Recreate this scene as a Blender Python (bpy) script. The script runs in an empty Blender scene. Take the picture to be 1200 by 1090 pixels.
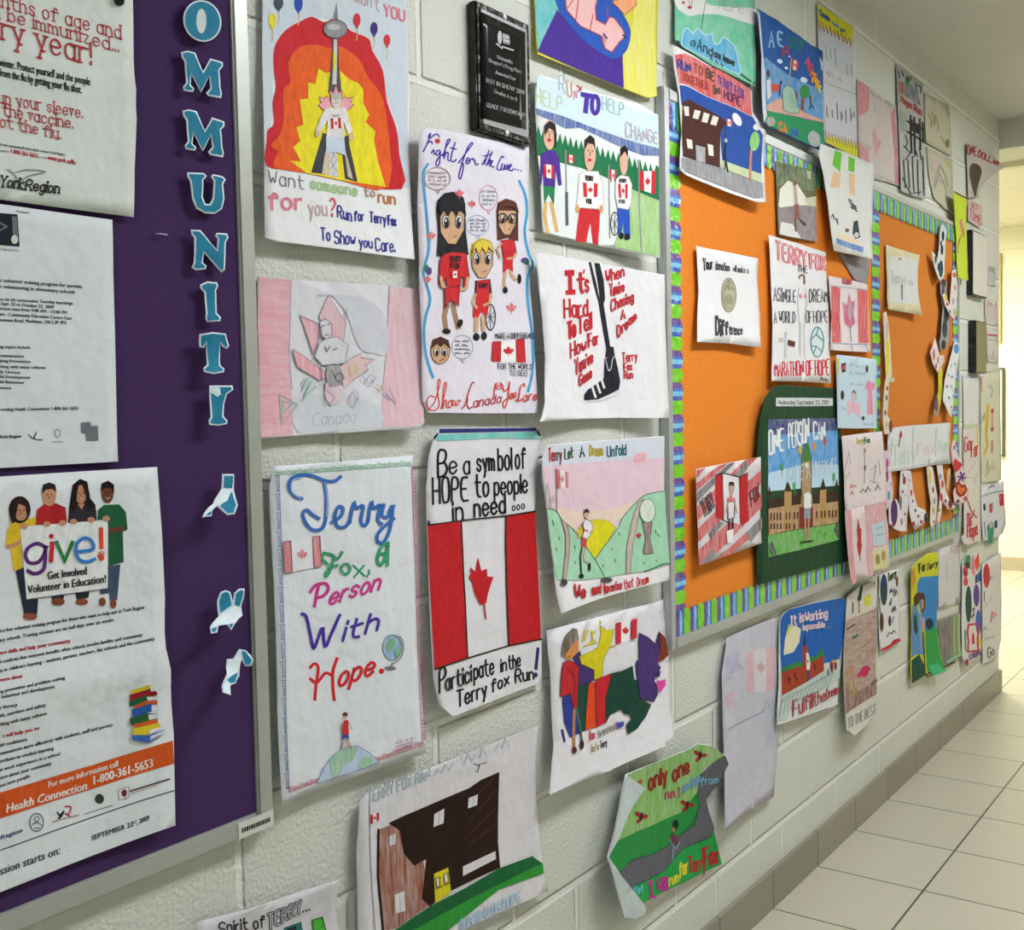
import bpy, bmesh, math, random
from mathutils import Vector, Matrix, noise
from mathutils.geometry import tessellate_polygon
C = bpy.context.scene.collection
sc = bpy.context.scene
random.seed(7)

# ------------------------------------------------------------------ camera, world, exposure
D = 1.14            # distance of the camera from the poster wall (wall face is the plane y = 0)
HC = 1.311          # eye height
F = 1306.9          # focal length in pixels of the 1200 x 1090 frame
YAW, PITCH, ROLL = 0.625219, 0.0502548, -0.0210772
def rot(y, p, r):
    Ry = Matrix(((math.cos(y), 0, math.sin(y)), (0, 1, 0), (-math.sin(y), 0, math.cos(y))))
    Rx = Matrix(((1, 0, 0), (0, math.cos(p), -math.sin(p)), (0, math.sin(p), math.cos(p))))
    Rz = Matrix(((math.cos(r), -math.sin(r), 0), (math.sin(r), math.cos(r), 0), (0, 0, 1)))
    return Rz @ Rx @ Ry
M3 = rot(YAW, PITCH, ROLL)
def conv(v): return Vector((v[2], -v[0], -v[1]))
AX, AY, AZ = conv(M3[0]), conv(M3[1]), conv(M3[2])      # right, down, forward
EYE = Vector((0, -D, HC))
cam = bpy.data.cameras.new('camera')
cam.sensor_fit = 'HORIZONTAL'; cam.sensor_width = 36; cam.lens = F / 1200 * 36
cam.clip_start = .02
cob = bpy.data.objects.new('camera', cam); C.objects.link(cob)
mw = Matrix((AX, -AY, -AZ)).transposed().to_4x4(); mw.translation = EYE
cob.matrix_world = mw
sc.camera = cob
sc.view_settings.view_transform = 'Standard'; sc.view_settings.look = 'None'
sc.view_settings.gamma = 1; sc.view_settings.use_curve_mapping = False
sc.view_settings.exposure = 0.28
world = bpy.data.worlds.new('world'); sc.world = world; world.use_nodes = True
world.node_tree.nodes['Background'].inputs[0].default_value = (1, .985, .94, 1)
world.node_tree.nodes['Background'].inputs[1].default_value = .5

def ray(px, py):
    return AX * ((px - 600) / F) + AY * ((py - 545) / F) + AZ
def on_wall(px, py, h=0.0):                       # the point of the plane y = -h seen at a pixel -> (x, z)
    d = ray(px, py); t = (D - h) / d.y
    return (EYE.x + d.x * t, EYE.z + d.z * t)
def on_floor(px, py, z=0.0):
    d = ray(px, py); t = (z - HC) / d.z
    return (EYE.x + d.x * t, EYE.y + d.y * t)
def on_x(px, py, X):
    d = ray(px, py); t = X / d.x
    return (EYE.y + d.y * t, EYE.z + d.z * t)

# ------------------------------------------------------------------ materials
def lin(h):
    h = h.lstrip('#')
    if len(h) == 3: h = ''.join(c * 2 for c in h)
    o = []
    for i in (0, 2, 4):
        c = int(h[i:i + 2], 16) / 255
        o.append(c / 12.92 if c <= .04045 else ((c + .055) / 1.055) ** 2.4)
    return o
GAIN = 1.12
_m = {}
def base_mat(name, rough=.65, spec=.16):
    m = bpy.data.materials.new(name); m.use_nodes = True
    nt = m.node_tree; b = nt.nodes['Principled BSDF']
    b.inputs['Roughness'].default_value = rough
    b.inputs['Specular IOR Level'].default_value = spec
    return m, nt, b
def mat(col, kind='ink'):
    """ink: marker or print on paper; pencil: streaky coloured pencil; paper; felt; plain; shiny; metal"""
    key = (col, kind)
    if key in _m: return _m[key]
    m, nt, b = base_mat(kind + '_' + col.lstrip('#'))
    c = [min(.92, v * GAIN) for v in lin(col)]
    N = nt.nodes; L = nt.links
    co = N.new('ShaderNodeNewGeometry')
    n1 = N.new('ShaderNodeTexNoise'); n1.inputs['Detail'].default_value = 3
    mix = N.new('ShaderNodeMix'); mix.data_type = 'RGBA'
    rmp = N.new('ShaderNodeMapRange')
    L.new(n1.outputs[0], rmp.inputs[0])
    L.new(rmp.outputs[0], mix.inputs[0])
    mix.inputs[6].default_value = (*c, 1)
    def setmix(sc_, amt, other, f0=.35, f1=.7):
        n1.inputs['Scale'].default_value = sc_
        rmp.inputs[1].default_value = f0; rmp.inputs[2].default_value = f1
        rmp.inputs[3].default_value = 0; rmp.inputs[4].default_value = amt
        mix.inputs[7].default_value = (*other, 1)
    bumps = .0
    if kind == 'ink':
        mp = N.new('ShaderNodeMapping'); L.new(co.outputs['Position'], mp.inputs[0]); L.new(mp.outputs[0], n1.inputs['Vector'])
        mp.inputs[3].default_value = (150, 100, 55); mp.inputs[2].default_value = (0, .5, 0)
        setmix(1, .5, [v * .62 for v in c], .38, .72); bumps = .08
    elif kind == 'wash':
        L.new(co.outputs['Position'], n1.inputs['Vector'])
        setmix(45, .6, [v * .55 + .33 for v in c], .3, .75); bumps = .08
    elif kind in ('pencil', 'pencilh'):
        mp = N.new('ShaderNodeMapping'); L.new(co.outputs['Position'], mp.inputs[0]); L.new(mp.outputs[0], n1.inputs['Vector'])
        mp.inputs[3].default_value = (160, 100, 25) if kind == 'pencil' else (22, 100, 170)
        mp.inputs[2].default_value = (0, .35, 0)
        setmix(1, .62, [v * .35 + .47 for v in c], .32, .72); bumps = .08
    elif kind == 'paper':
        L.new(co.outputs['Position'], n1.inputs['Vector'])
        setmix(9, .35, [v * .86 for v in c]); bumps = .1
    elif kind == 'felt':
        L.new(co.outputs['Position'], n1.inputs['Vector'])
        setmix(420, .7, [v * .6 for v in c], .3, .7); bumps = .25
        b.inputs['Roughness'].default_value = .95; b.inputs['Specular IOR Level'].default_value = .1
    elif kind == 'shiny':
        L.new(co.outputs['Position'], n1.inputs['Vector']); setmix(60, .25, [v * .7 for v in c])
        b.inputs['Roughness'].default_value = .3; b.inputs['Specular IOR Level'].default_value = .4; bumps = .3
    elif kind == 'metal':
        L.new(co.outputs['Position'], n1.inputs['Vector']); setmix(30, .25, [v * .75 for v in c])
        b.inputs['Metallic'].default_value = .5; b.inputs['Roughness'].default_value = .42
    elif kind == 'gloss':
        L.new(co.outputs['Position'], n1.inputs['Vector']); setmix(8, .2, [v * .7 for v in c])
        b.inputs['Roughness'].default_value = .14; b.inputs['Specular IOR Level'].default_value = .25
    else:
        L.new(co.outputs['Position'], n1.inputs['Vector']); setmix(14, .25, [v * .85 for v in c])
    L.new(mix.outputs[2], b.inputs['Base Color'])
    if bumps:
        n2 = N.new('ShaderNodeTexNoise'); n2.inputs['Scale'].default_value = 26 if kind != 'felt' else 600
        n2.inputs['Detail'].default_value = 2
        L.new(co.outputs['Position'], n2.inputs['Vector'])
        bp = N.new('ShaderNodeBump'); bp.inputs['Strength'].default_value = bumps * 4 if kind != 'felt' else bumps
        bp.inputs['Distance'].default_value = .012 if kind != 'felt' else .002
        L.new(n2.outputs[0], bp.inputs['Height']); L.new(bp.outputs[0], b.inputs['Normal'])
    _m[key] = m
    return m

# ------------------------------------------------------------------ object helpers
def tag(o, label=None, cat=None, group=None, kind=None):
    if label: o['label'] = label
    if cat: o['category'] = cat
    if group: o['group'] = group
    if kind: o['kind'] = kind
    return o
def link(name, me, parent=None):
    o = bpy.data.objects.new(name, me); C.objects.link(o)
    if parent: o.parent = parent; o.matrix_parent_inverse = parent.matrix_world.inverted()
    return o
def empty(name, loc):
    o = bpy.data.objects.new(name, None); C.objects.link(o); o.location = loc; o.empty_display_size = .05
    o.matrix_world = Matrix.Translation(loc)
    return o
def add_box(bm, x0, x1, y0, y1, z0, z1, mi=0, bev=0):
    r = bmesh.ops.create_cube(bm, size=1)
    for v in r['verts']:
        v.co = Vector((x0 + (v.co.x + .5) * (x1 - x0), y0 + (v.co.y + .5) * (y1 - y0), z0 + (v.co.z + .5) * (z1 - z0)))
    fs = set(f for v in r['verts'] for f in v.link_faces)
    for f in fs: f.material_index = mi
    if bev:
        es = list(set(e for v in r['verts'] for e in v.link_edges))
        bmesh.ops.bevel(bm, geom=es, offset=bev, segments=2, affect='EDGES')
def bm_obj(name, bm, mats, parent=None, smooth=False):
    me = bpy.data.meshes.new(name)
    bmesh.ops.recalc_face_normals(bm, faces=bm.faces)
    bm.to_mesh(me); bm.free()
    for m in (mats if isinstance(mats, (list, tuple)) else [mats]): me.materials.append(m)
    if smooth:
        for p in me.polygons: p.use_smooth = True
    return link(name, me, parent)
def box_obj(name, x0, x1, y0, y1, z0, z1, m, parent=None, bev=0):
    bm = bmesh.new(); add_box(bm, x0, x1, y0, y1, z0, z1, 0, bev)
    return bm_obj(name, bm, m, parent)
# ------------------------------------------------------------------ a one-stroke alphabet (x digit, y letter; c = baseline, g = x-height, i = cap height)
GL = {'A':"0c2i4c 1e3e",'B':"0c0i3i4h3f0f 3f4e4d3c0c",'C':"4h3i1i0h0d1c3c4d",'D':"0c0i2i4g4e2c0c",'E':"4i0i0c4c 0f3f",'F':"4i0i0c 0f3f",
'G':"4h3i1i0h0d1c3c4d4f2f",'H':"0i0c 4i4c 0f4f",'I':"0i2i 1i1c 0c2c",'J':"3i3d2c1c0d",'K':"0i0c 4i0f4c",'L':"0i0c4c",'M':"0c0i2e4i4c",'N':"0c0i4c4i",
'O':"1c0d0h1i3i4h4d3c1c",'P':"0c0i3i4h4g3f0f",'Q':"1c0d0h1i3i4h4d3c1c 2e4c",'R':"0c0i3i4h4g3f0f 2f4c",'S':"4h3i1i0h0g1f3f4e4d3c1c0d",'T':"0i4i 2i2c",
'U':"0i0d1c3c4d4i",'V':"0i2c4i",'W':"0i1c2g3c4i",'X':"0i4c 4i0c",'Y':"0i2f4i 2f2c",'Z':"0i4i0c4c",
'a':"3f2g1g0f0d1c2c3d 3g3c",'b':"0i0c 0f1g2g3f3d2c1c0d",'c':"3f2g1g0f0d1c2c3d",'d':"3i3c 3f2g1g0f0d1c2c3d",'e':"0e3e3f2g1g0f0d1c2c3d",
'f':"3h2i1h1c 0g3g",'g':"3f2g1g0f0d1c2c3d 3g3b2a1a0b",'h':"0i0c 0f1g2g3f3c",'i':"0g0c 0h0i",'j':"1g1b0a 1h1i",'k':"0i0c 3g0e3c",'l':"0i0c",
'm':"0g0c 0f1g2f2c 2f3g4f4c",'n':"0g0c 0f1g2g3f3c",'o':"1c0d0f1g2g3f3d2c1c",'p':"0g0a 0f1g2g3f3d2c1c0d",'q':"3g3a 3f2g1g0f0d1c2c3d",
'r':"0g0c 0f1g2g",'s':"3f2g1g0f1e2e3d2c1c0d",'t':"1i1d2c3c 0g3g",'u':"0g0d1c2c3d 3g3c",'v':"0g1c2g",'w':"0g1c2f3c4g",'x':"0g3c 3g0c",
'y':"0g2c 3g1a",'z':"0g3g0c3c",'0':"1c0d0h1i2i3h3d2c1c",'1':"0h1i1c",'2':"0h1i2i3h3g0c3c",'3':"0h1i2i3h2f3e3d2c1c0d",'4':"2c2i0e3e",
'5':"3i0i0f2f3e3d2c0c",'6':"3h2i1i0h0d1c2c3d3e2f1f0e",'7':"0i3i1c",'8':"1f0g0h1i2i3h3g2f1f0e0d1c2c3d3e2f",'9':"3f1f0g0h1i2i3h3d2c1c",
'.':"0c0d",',':"1d0b","'":"0i0h",'!':"0i0e 0c0d",'?':"0h1i2i3h3g1e 1c1d",'-':"0f2f",':':"0c0d 0f0g",'/':"0c3i",'@':"3d1d1f3f3d4d4g3h1h0g0d1c3c"}
def chaikin(p, n=2):
    for _ in range(n):
        if len(p) < 3: return p
        q = [p[0]]
        for a, b in zip(p, p[1:]):
            q += [(a[0] * .75 + b[0] * .25, a[1] * .75 + b[1] * .25), (a[0] * .25 + b[0] * .75, a[1] * .25 + b[1] * .75)]
        q.append(p[-1]); p = q
    return p
def spline(p, n=5, closed=False):                 # Catmull-Rom through the points
    k = len(p); out = []
    for i in range(k if closed else k - 1):
        if closed: a, b, c, d = p[(i - 1) % k], p[i], p[(i + 1) % k], p[(i + 2) % k]
        else: a, b, c, d = p[max(i - 1, 0)], p[i], p[i + 1], p[min(i + 2, k - 1)]
        for j in range(n):
            t = j / n
            out.append(tuple(.5 * (2 * b[m] + (c[m] - a[m]) * t + (2 * a[m] - 5 * b[m] + 4 * c[m] - d[m]) * t * t + (3 * b[m] - a[m] - 3 * c[m] + d[m]) * t ** 3) for m in (0, 1)))
    if not closed: out.append(tuple(p[-1]))
    return out
def layout(s, smooth=True, serif=False):
    x = 0; out = []
    for ch in s:
        if ch == ' ': x += 2.6; continue
        g = GL.get(ch)
        if not g: continue
        mx = 0
        for st in g.split():
            pts = [(int(st[i]), 'abcdefghi'.index(st[i + 1]) - 2) for i in range(0, len(st), 2)]
            mx = max(mx, max(p[0] for p in pts))
            ends = [pts[0], pts[-1]] if len(pts) > 1 else []
            pp = chaikin(pts, 2) if smooth and len(pts) >= 4 else pts
            out.append([(x + a, b) for a, b in pp])
            if serif and ch.isalpha():
                for e in ends:
                    if e[1] in (0, 6, 4, -2): out.append([(x + e[0] - .7, e[1]), (x + e[0] + .7, e[1])])
        x += mx + (1.5 if mx else 1.3)
    return out, max(x - 1.4, .5)
_bf = {}
def bfont(s):                                      # printed sans lettering from the built-in typeface, as 2D triangles
    if s in _bf: return _bf[s]
    cu = bpy.data.curves.new('lettering', 'FONT'); cu.body = s; cu.size = 1; cu.resolution_u = 2
    ob = bpy.data.objects.new('lettering', cu); C.objects.link(ob)
    bpy.context.view_layer.update()
    me = bpy.data.meshes.new_from_object(ob.evaluated_get(bpy.context.evaluated_depsgraph_get()))
    V = [(v.co.x, v.co.y) for v in me.vertices]
    T = []
    for p in me.polygons:
        ix = list(p.vertices)
        for i in range(1, len(ix) - 1): T.append((V[ix[0]], V[ix[i]], V[ix[i + 1]]))
    w = max((v[0] for v in V), default=1)
    bpy.data.objects.remove(ob); bpy.data.curves.remove(cu); bpy.data.meshes.remove(me)
    _bf[s] = (T, w); return _bf[s]

def ribbon(pts, w, taper=False):
    q = [pts[0]]
    for p in pts[1:]:
        if abs(p[0] - q[-1][0]) + abs(p[1] - q[-1][1]) > 1e-4: q.append(p)
    if len(q) < 2: q = [(q[0][0] - w / 2, q[0][1]), (q[0][0] + w / 2, q[0][1])]
    tris = []; n = len(q); L = []; Rr = []
    for i in range(n):
        a = q[max(i - 1, 0)]; b = q[min(i + 1, n - 1)]
        dx, dy = b[0] - a[0], b[1] - a[1]; l = math.hypot(dx, dy) or 1
        nx, ny = -dy / l, dx / l
        k = 1
        if 0 < i < n - 1:
            ex, ey = q[i][0] - a[0], q[i][1] - a[1]; el = math.hypot(ex, ey) or 1
            cs = abs(nx * -ey / el + ny * ex / el); k = min(1 / max(cs, .5), 1.8)
        W = w / 2 * k * (.35 + .65 * math.sin(math.pi * min(1, (i + 1) / n)) if taper else 1)
        e = w * .3 if i in (0, n - 1) else 0
        sx = (dx / l) * e * (-1 if i == 0 else 1); sy = (dy / l) * e * (-1 if i == 0 else 1)
        L.append((q[i][0] + nx * W + sx, q[i][1] + ny * W + sy)); Rr.append((q[i][0] - nx * W + sx, q[i][1] - ny * W + sy))
    for i in range(n - 1):
        tris += [(L[i], L[i + 1], Rr[i + 1]), (L[i], Rr[i + 1], Rr[i])]
    return tris
def tess(poly):
    v = [Vector((p[0], p[1], 0)) for p in poly]
    return [(poly[a], poly[b], poly[c]) for a, b, c in tessellate_polygon([v])]
def clip_half(poly, ax, val, keep_ge):
    out = []; n = len(poly)
    for i in range(n):
        a, b = poly[i], poly[(i + 1) % n]
        ia = (a[ax] >= val) if keep_ge else (a[ax] <= val); ib = (b[ax] >= val) if keep_ge else (b[ax] <= val)
        if ia: out.append(a)
        if ia != ib:
            t = (val - a[ax]) / (b[ax] - a[ax]); o = [a[0] + (b[0] - a[0]) * t, a[1] + (b[1] - a[1]) * t]; o[ax] = val
            out.append(tuple(o))
    return out
LEAF = [(0, 1), (.13, .7), (.3, .8), (.24, .38), (.46, .62), (.52, .5), (.82, .56), (.7, .36), (.86, .28), (.45, -.02), (.5, -.16), (.05, -.1), (.05, -.5)]
LEAF = LEAF + [(-x, y) for x, y in reversed(LEAF[1:])]

class Sheet:
    """A sheet of paper pinned to the wall or a board; drawn marks are thin parts that follow its curl."""
    def __init__(self, name, label, cat, pts, paper='#d9d9df', view=(0, 0, 1), h0=.004, curl=None, wr=.0015, n=14, kind='paper', group=None, seed=None, rnd=0, thick=.0006):
        self.v = view; self.h0 = h0; self.curl = curl or {}; self.wr = wr
        self.seed = seed if seed is not None else (sum(map(ord, label)) % 997)
        pp = [self.px(p) for p in pts]
        if rnd: pp = spline(pp, rnd, True)
        self.outline_px = pp
        wp = [on_wall(*p, h0) for p in pp]
        for _ in range(3):
            self.x0, self.x1 = min(p[0] for p in wp), max(p[0] for p in wp)
            self.z0, self.z1 = min(p[1] for p in wp), max(p[1] for p in wp)
            wp = [self.surf(p) for p in pp]
        self.nx = n; self.nz = max(4, min(26, round(n * (self.z1 - self.z0) / (self.x1 - self.x0)))) if (self.z1 - self.z0) < 3 * (self.x1 - self.x0) else 24
        self.H = {}
        self.items = []; self.boxes = []; self.parts = []; self.cur = None
        self.root = self.build(name, [(mat(paper, kind), tess(wp), 0)], None, thick)
        tag(self.root, label, cat, group)
    def px(self, p): return (self.v[0] + p[0] * self.v[2], self.v[1] + p[1] * self.v[2])
    def view(self, v): self.v = v; return self
    def surf(self, p):                              # where the line of sight through a pixel meets the curled sheet
        h = self.h0
        for _ in range(9):
            x, z = on_wall(p[0], p[1], h)
            u = min(1, max(0, (x - self.x0) / (self.x1 - self.x0))); v = min(1, max(0, (z - self.z0) / (self.z1 - self.z0)))
            h += .6 * (self.h0 + self.hfun(u, v) - h)
        return on_wall(p[0], p[1], h)
    def hnode(self, i, j):
        k = (i, j)
        if k not in self.H: self.H[k] = self.hfun(i / self.nx, j / self.nz)
        return self.H[k]
    def hfun(self, u, v):
        h = self.wr * (noise.noise((u * 2.3 + self.seed, v * 2.9, .5)) + .5 * noise.noise((u * 5.5, v * 6.5 + self.seed, 3.5)) + .55)
        c = self.curl
        h += c.get('b', 0) * (1 - v) ** 3 + c.get('t', 0) * v ** 3 + c.get('l', 0) * (1 - u) ** 3 + c.get('r', 0) * u ** 3
        h += c.get('bl', 0) * max(0, 1 - u - v) ** 2 * 1 + c.get('br', 0) * max(0, u - v) ** 2 + c.get('tl', 0) * max(0, v - u) ** 2 + c.get('tr', 0) * max(0, u + v - 1) ** 2
        h += c.get('mid', 0) * math.sin(math.pi * u) * 1.0 + c.get('midv', 0) * math.sin(math.pi * v)
        for (v0, amp, sg) in c.get('folds', []): h += amp * math.exp(-((v - v0) / sg) ** 2)
        return max(h, 0)
    def build(self, name, items, parent, thick=0):
        bm = bmesh.new(); mats = []; cw = (self.x1 - self.x0) / self.nx; ch = (self.z1 - self.z0) / self.nz
        for m, tris, lay in items:
            if m not in mats: mats.append(m)
            mi = mats.index(m)
            for t in tris:
                g = [((p[0] - self.x0) / cw, (p[1] - self.z0) / ch) for p in t]
                ar = (g[1][0] - g[0][0]) * (g[2][1] - g[0][1]) - (g[1][1] - g[0][1]) * (g[2][0] - g[0][0])
                if abs(ar) < 1e-9: continue
                if ar < 0: g = [g[0], g[2], g[1]]
                i0, i1 = math.floor(min(p[0] for p in g) + 1e-7), math.ceil(max(p[0] for p in g) - 1e-7)
                for i in range(i0, i1):
                    gi = g
                    if i1 - i0 > 1:
                        gi = clip_half(clip_half(g, 0, i, True), 0, i + 1, False)
                        if len(gi) < 3: continue
                    j0, j1 = math.floor(min(p[1] for p in gi) + 1e-7), math.ceil(max(p[1] for p in gi) - 1e-7)
                    for j in range(j0, j1):
                        gj = gi
                        if j1 - j0 > 1:
                            gj = clip_half(clip_half(gi, 1, j, True), 1, j + 1, False)
                            if len(gj) < 3: continue
                        h00, h10, h01, h11 = self.hnode(i, j), self.hnode(i + 1, j), self.hnode(i, j + 1), self.hnode(i + 1, j + 1)
                        vs = []
                        for p in gj:
                            fu, fv = p[0] - i, p[1] - j
                            h = (h00 * (1 - fu) + h10 * fu) * (1 - fv) + (h01 * (1 - fu) + h11 * fu) * fv
                            vs.append(bm.verts.new((self.x0 + p[0] * cw, -(self.h0 + h + (lay * .00024 + .00025 if lay else 0)), self.z0 + p[1] * ch)))
                        try: f = bm.faces.new(vs); f.material_index = mi; f.smooth = True
                        except ValueError: pass
        bmesh.ops.remove_doubles(bm, verts=bm.verts, dist=2e-6)
        if thick:
            for f in bm.faces: f.normal_update()
            bm.normal_update()
        me = bpy.data.meshes.new(name); bm.to_mesh(me); bm.free()
        for m in mats: me.materials.append(m)
        o = link(name, me, parent)
        if thick:
            s = o.modifiers.new('thickness', 'SOLIDIFY'); s.thickness = thick; s.offset = -1
        return o
    # ---- marks
    def part(self, name, label=None): self.cur = [name, label, []]; self.parts.append(self.cur); return self
    def put(self, tris, col, kind='ink', flat=False):          # triangles in photo pixels
        if not tris: return self
        if self.cur is None: self.part('drawing')
        w = [tuple(self.surf(p) for p in t) for t in tris]
        bx = (min(p[0] for t in w for p in t), max(p[0] for t in w for p in t), min(p[1] for t in w for p in t), max(p[1] for t in w for p in t))
        lay = 1
        for b, l in self.boxes:
            if l >= lay and bx[0] < b[1] and bx[1] > b[0] and bx[2] < b[3] and bx[3] > b[2]: lay = l + 1
        self.boxes.append((bx, lay))
        self.cur[2].append((mat(col, kind), w, lay)); return self
    def poly(self, pts, col, kind='ink', sm=0, ol=None, ow=3):
        pp = [self.px(p) for p in pts]
        if sm: pp = spline(pp, sm, True)
        self.put(tess(pp), col, kind)
        if ol: self.put(ribbon(pp + [pp[0]], ow * self.v[2]), ol)
        return self
    def line(self, pts, w, col, sm=0, kind='ink', taper=False):
        pp = [self.px(p) for p in pts]
        if sm: pp = spline(pp, sm)
        return self.put(ribbon(pp, w * self.v[2], taper), col, kind)
    def lines(self, ls, w, col, sm=0, kind='ink'):
        t = []
        for pts in ls:
            pp = [self.px(p) for p in pts]
            if sm and len(pp) > 2: pp = spline(pp, sm)
            t += ribbon(pp, w * self.v[2])
        return self.put(t, col, kind)
    def ell(self, cx, cy, rx, ry, col, kind='ink', rot=0, ol=None, ow=2, n=18):
        c, s = math.cos(rot), math.sin(rot)
        pts = [(cx + rx * math.cos(a) * c - ry * math.sin(a) * s, cy + rx * math.cos(a) * s + ry * math.sin(a) * c) for a in [2 * math.pi * i / n for i in range(n)]]
        return self.poly(pts, col, kind, 0, ol, ow)
    def ring(self, cx, cy, rx, ry, w, col, n=20):
        pts = [(cx + rx * math.cos(2 * math.pi * i / n), cy + ry * math.sin(2 * math.pi * i / n)) for i in range(n + 1)]
        return self.line(pts, w, col)
    def leaf(self, cx, cy, sx, sy, col='#c8202c', kind='ink', rot=0, ol=None, ow=2):
        c, s = math.cos(rot), math.sin(rot)
        return self.poly([(cx + (x * c - y * s) * sx, cy - (x * s + y * c) * sy) for x, y in LEAF], col, kind, 0, ol, ow)
    def bil(self, q, u, v):
        a, b, c, d = q
        return tuple((a[k] * (1 - u) + b[k] * u) * (1 - v) + (d[k] * (1 - u) + c[k] * u) * v for k in (0, 1))
    def quad(self, q, u0, u1, v0, v1, col, kind='ink', ol=None, ow=2):
        n = 3
        top = [self.bil(q, u0 + (u1 - u0) * i / n, v0) for i in range(n + 1)]; bot = [self.bil(q, u0 + (u1 - u0) * i / n, v1) for i in range(n + 1)]
        return self.poly(top + bot[::-1], col, kind, 0, ol, ow)
    def flag(self, q, red='#c8282e', white='#e4e2e4', kind='ink', ol=None, ow=2, lf=1.0, bar=.26):
        if white: self.quad(q, bar, 1 - bar, 0, 1, white, 'paper')
        self.quad(q, 0, bar, 0, 1, red, kind, ol, ow); self.quad(q, 1 - bar, 1, 0, 1, red, kind, ol, ow)
        c = self.bil(q, .5, .5); w = (self.bil(q, 1, .5)[0] - self.bil(q, 0, .5)[0]); h = abs(self.bil(q, .5, 1)[1] - self.bil(q, .5, 0)[1])
        return self.leaf(c[0], c[1] + h * .08, w * .2 * lf, h * .34 * lf, red, kind)
    def text(self, s, p0, p1, h0, h1=None, w=None, col='#222', kind='ink', smooth=True, serif=False, sl=0., jit=.25, up=(-.02, -1), arc=0):
        """one-stroke lettering from baseline p0 to p1; h = cap height at either end; sl = slant"""
        h1 = h1 if h1 is not None else h0
        st, W = layout(s, smooth, serif); tris = []
        rnd = random.Random(len(s) + self.seed)
        w = w or h0 * .12
        wob = [rnd.uniform(-jit, jit) for _ in range(int(W) + 3)]
        for strk in st:
            o = []
            jj = wob[int(max(0, min(strk[0][0], W)))]
            for (gx, gy) in strk:
                u = gx / W; h = (h0 + (h1 - h0) * u) / 6
                y = gy + jj
                bx, by = p0[0] + (p1[0] - p0[0]) * u, p0[1] + (p1[1] - p0[1]) * u - arc * math.sin(math.pi * u)
                o.append(self.px((bx + up[0] * y * h + sl * y * h, by + up[1] * y * h)))
            tris += ribbon(o, w * self.v[2])
        return self.put(tris, col, kind)
    def print(self, s, p0, p1, h0, h1=None, col='#222', kind='ink', sl=0., up=(-.02, -1), bold=0):
        """printed sans lettering fitted from p0 to p1, cap height h"""
        h1 = h1 if h1 is not None else h0
        T, W = bfont(s); tris = []
        for t in T:
            o = []
            for (gx, gy) in t:
                u = gx / W; y = gy / .7 * (h0 + (h1 - h0) * u)
                o.append(self.px((p0[0] + (p1[0] - p0[0]) * u + up[0] * y + sl * y, p0[1] + (p1[1] - p0[1]) * u + up[1] * y)))
            tris.append(tuple(o))
            if bold: tris.append(tuple((a + bold * self.v[2], b) for a, b in o))
        return self.put(tris, col, kind)
    def done(self):
        for name, label, items in self.parts:
            if not items: continue
            bx = [(min(p[0] for t in w for p in t), max(p[0] for t in w for p in t), min(p[1] for t in w for p in t), max(p[1] for t in w for p in t)) for _, w, _ in items]
            g = list(range(len(items)))                      # marks that stand apart become parts of their own
            def find(i):
                while g[i] != i: i = g[i]
                return i
            for i in range(len(items)):
                for j in range(i):
                    a, b = bx[i], bx[j]
                    dx = max(a[0] - b[1], b[0] - a[1], 0); dz = max(a[2] - b[3], b[2] - a[3], 0)
                    big = max(min(a[1] - a[0], a[3] - a[2]), min(b[1] - b[0], b[3] - b[2]), .004)
                    if math.hypot(dx, dz) < .45 * big: g[find(i)] = find(j)
            cl = {}
            for i, it in enumerate(items): cl.setdefault(find(i), []).append(it)
            for its in cl.values():
                o = self.build(name, its, self.root)
                if label: o['label'] = label
        return self.root
# ------------------------------------------------------------------ the corridor's lamps
XE = 5.27; WID = 2.45; HCEIL = 2.525; XF = 9.1
def ceiling_light(x, y, lx, ly, label, watt, col=(.975, .99, 1), z=None):
    z = z or HCEIL
    e = empty('ceiling_light', (x, y, z)); tag(e, label, 'ceiling light', 'ceiling lights along the corridor')
    bm = bmesh.new()
    for a in (-1, 1):
        add_box(bm, x - lx / 2 - .03, x + lx / 2 + .03, y + a * (ly / 2 + .015) - .015, y + a * (ly / 2 + .015) + .015, z - .05, z - .001)
        add_box(bm, x + a * (lx / 2 + .015) - .015, x + a * (lx / 2 + .015) + .015, y - ly / 2, y + ly / 2, z - .05, z - .001)
    bm_obj('frame', bm, mat('#e8e8e6', 'plain'), e)
    m = bpy.data.materials.new('lamp_diffuser'); m.use_nodes = True
    b = m.node_tree.nodes['Principled BSDF']; b.inputs['Base Color'].default_value = (.9, .9, .88, 1)
    b.inputs['Emission Color'].default_value = (*col, 1); b.inputs['Emission Strength'].default_value = watt
    box_obj('diffuser', x - lx / 2, x + lx / 2, y - ly / 2, y + ly / 2, z - .045, z - .02, m, e)
    return e
LA = 19
ceiling_light(-.9, -1.05, 1.2, .4, 'white ceiling light behind the viewer', LA * .7)
ceiling_light(2.0, -1.05, 1.2, .4, 'white ceiling light level with the near side of the orange board', LA)
ceiling_light(4.4, -1.15, 1.2, .4, 'white ceiling light near the end of the poster wall', LA * .85)
ceiling_light(7.3, 1.5, 1.2, 1.2, 'white ceiling light over the far side passage', 30, (1, .97, .82), 2.6)

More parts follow.
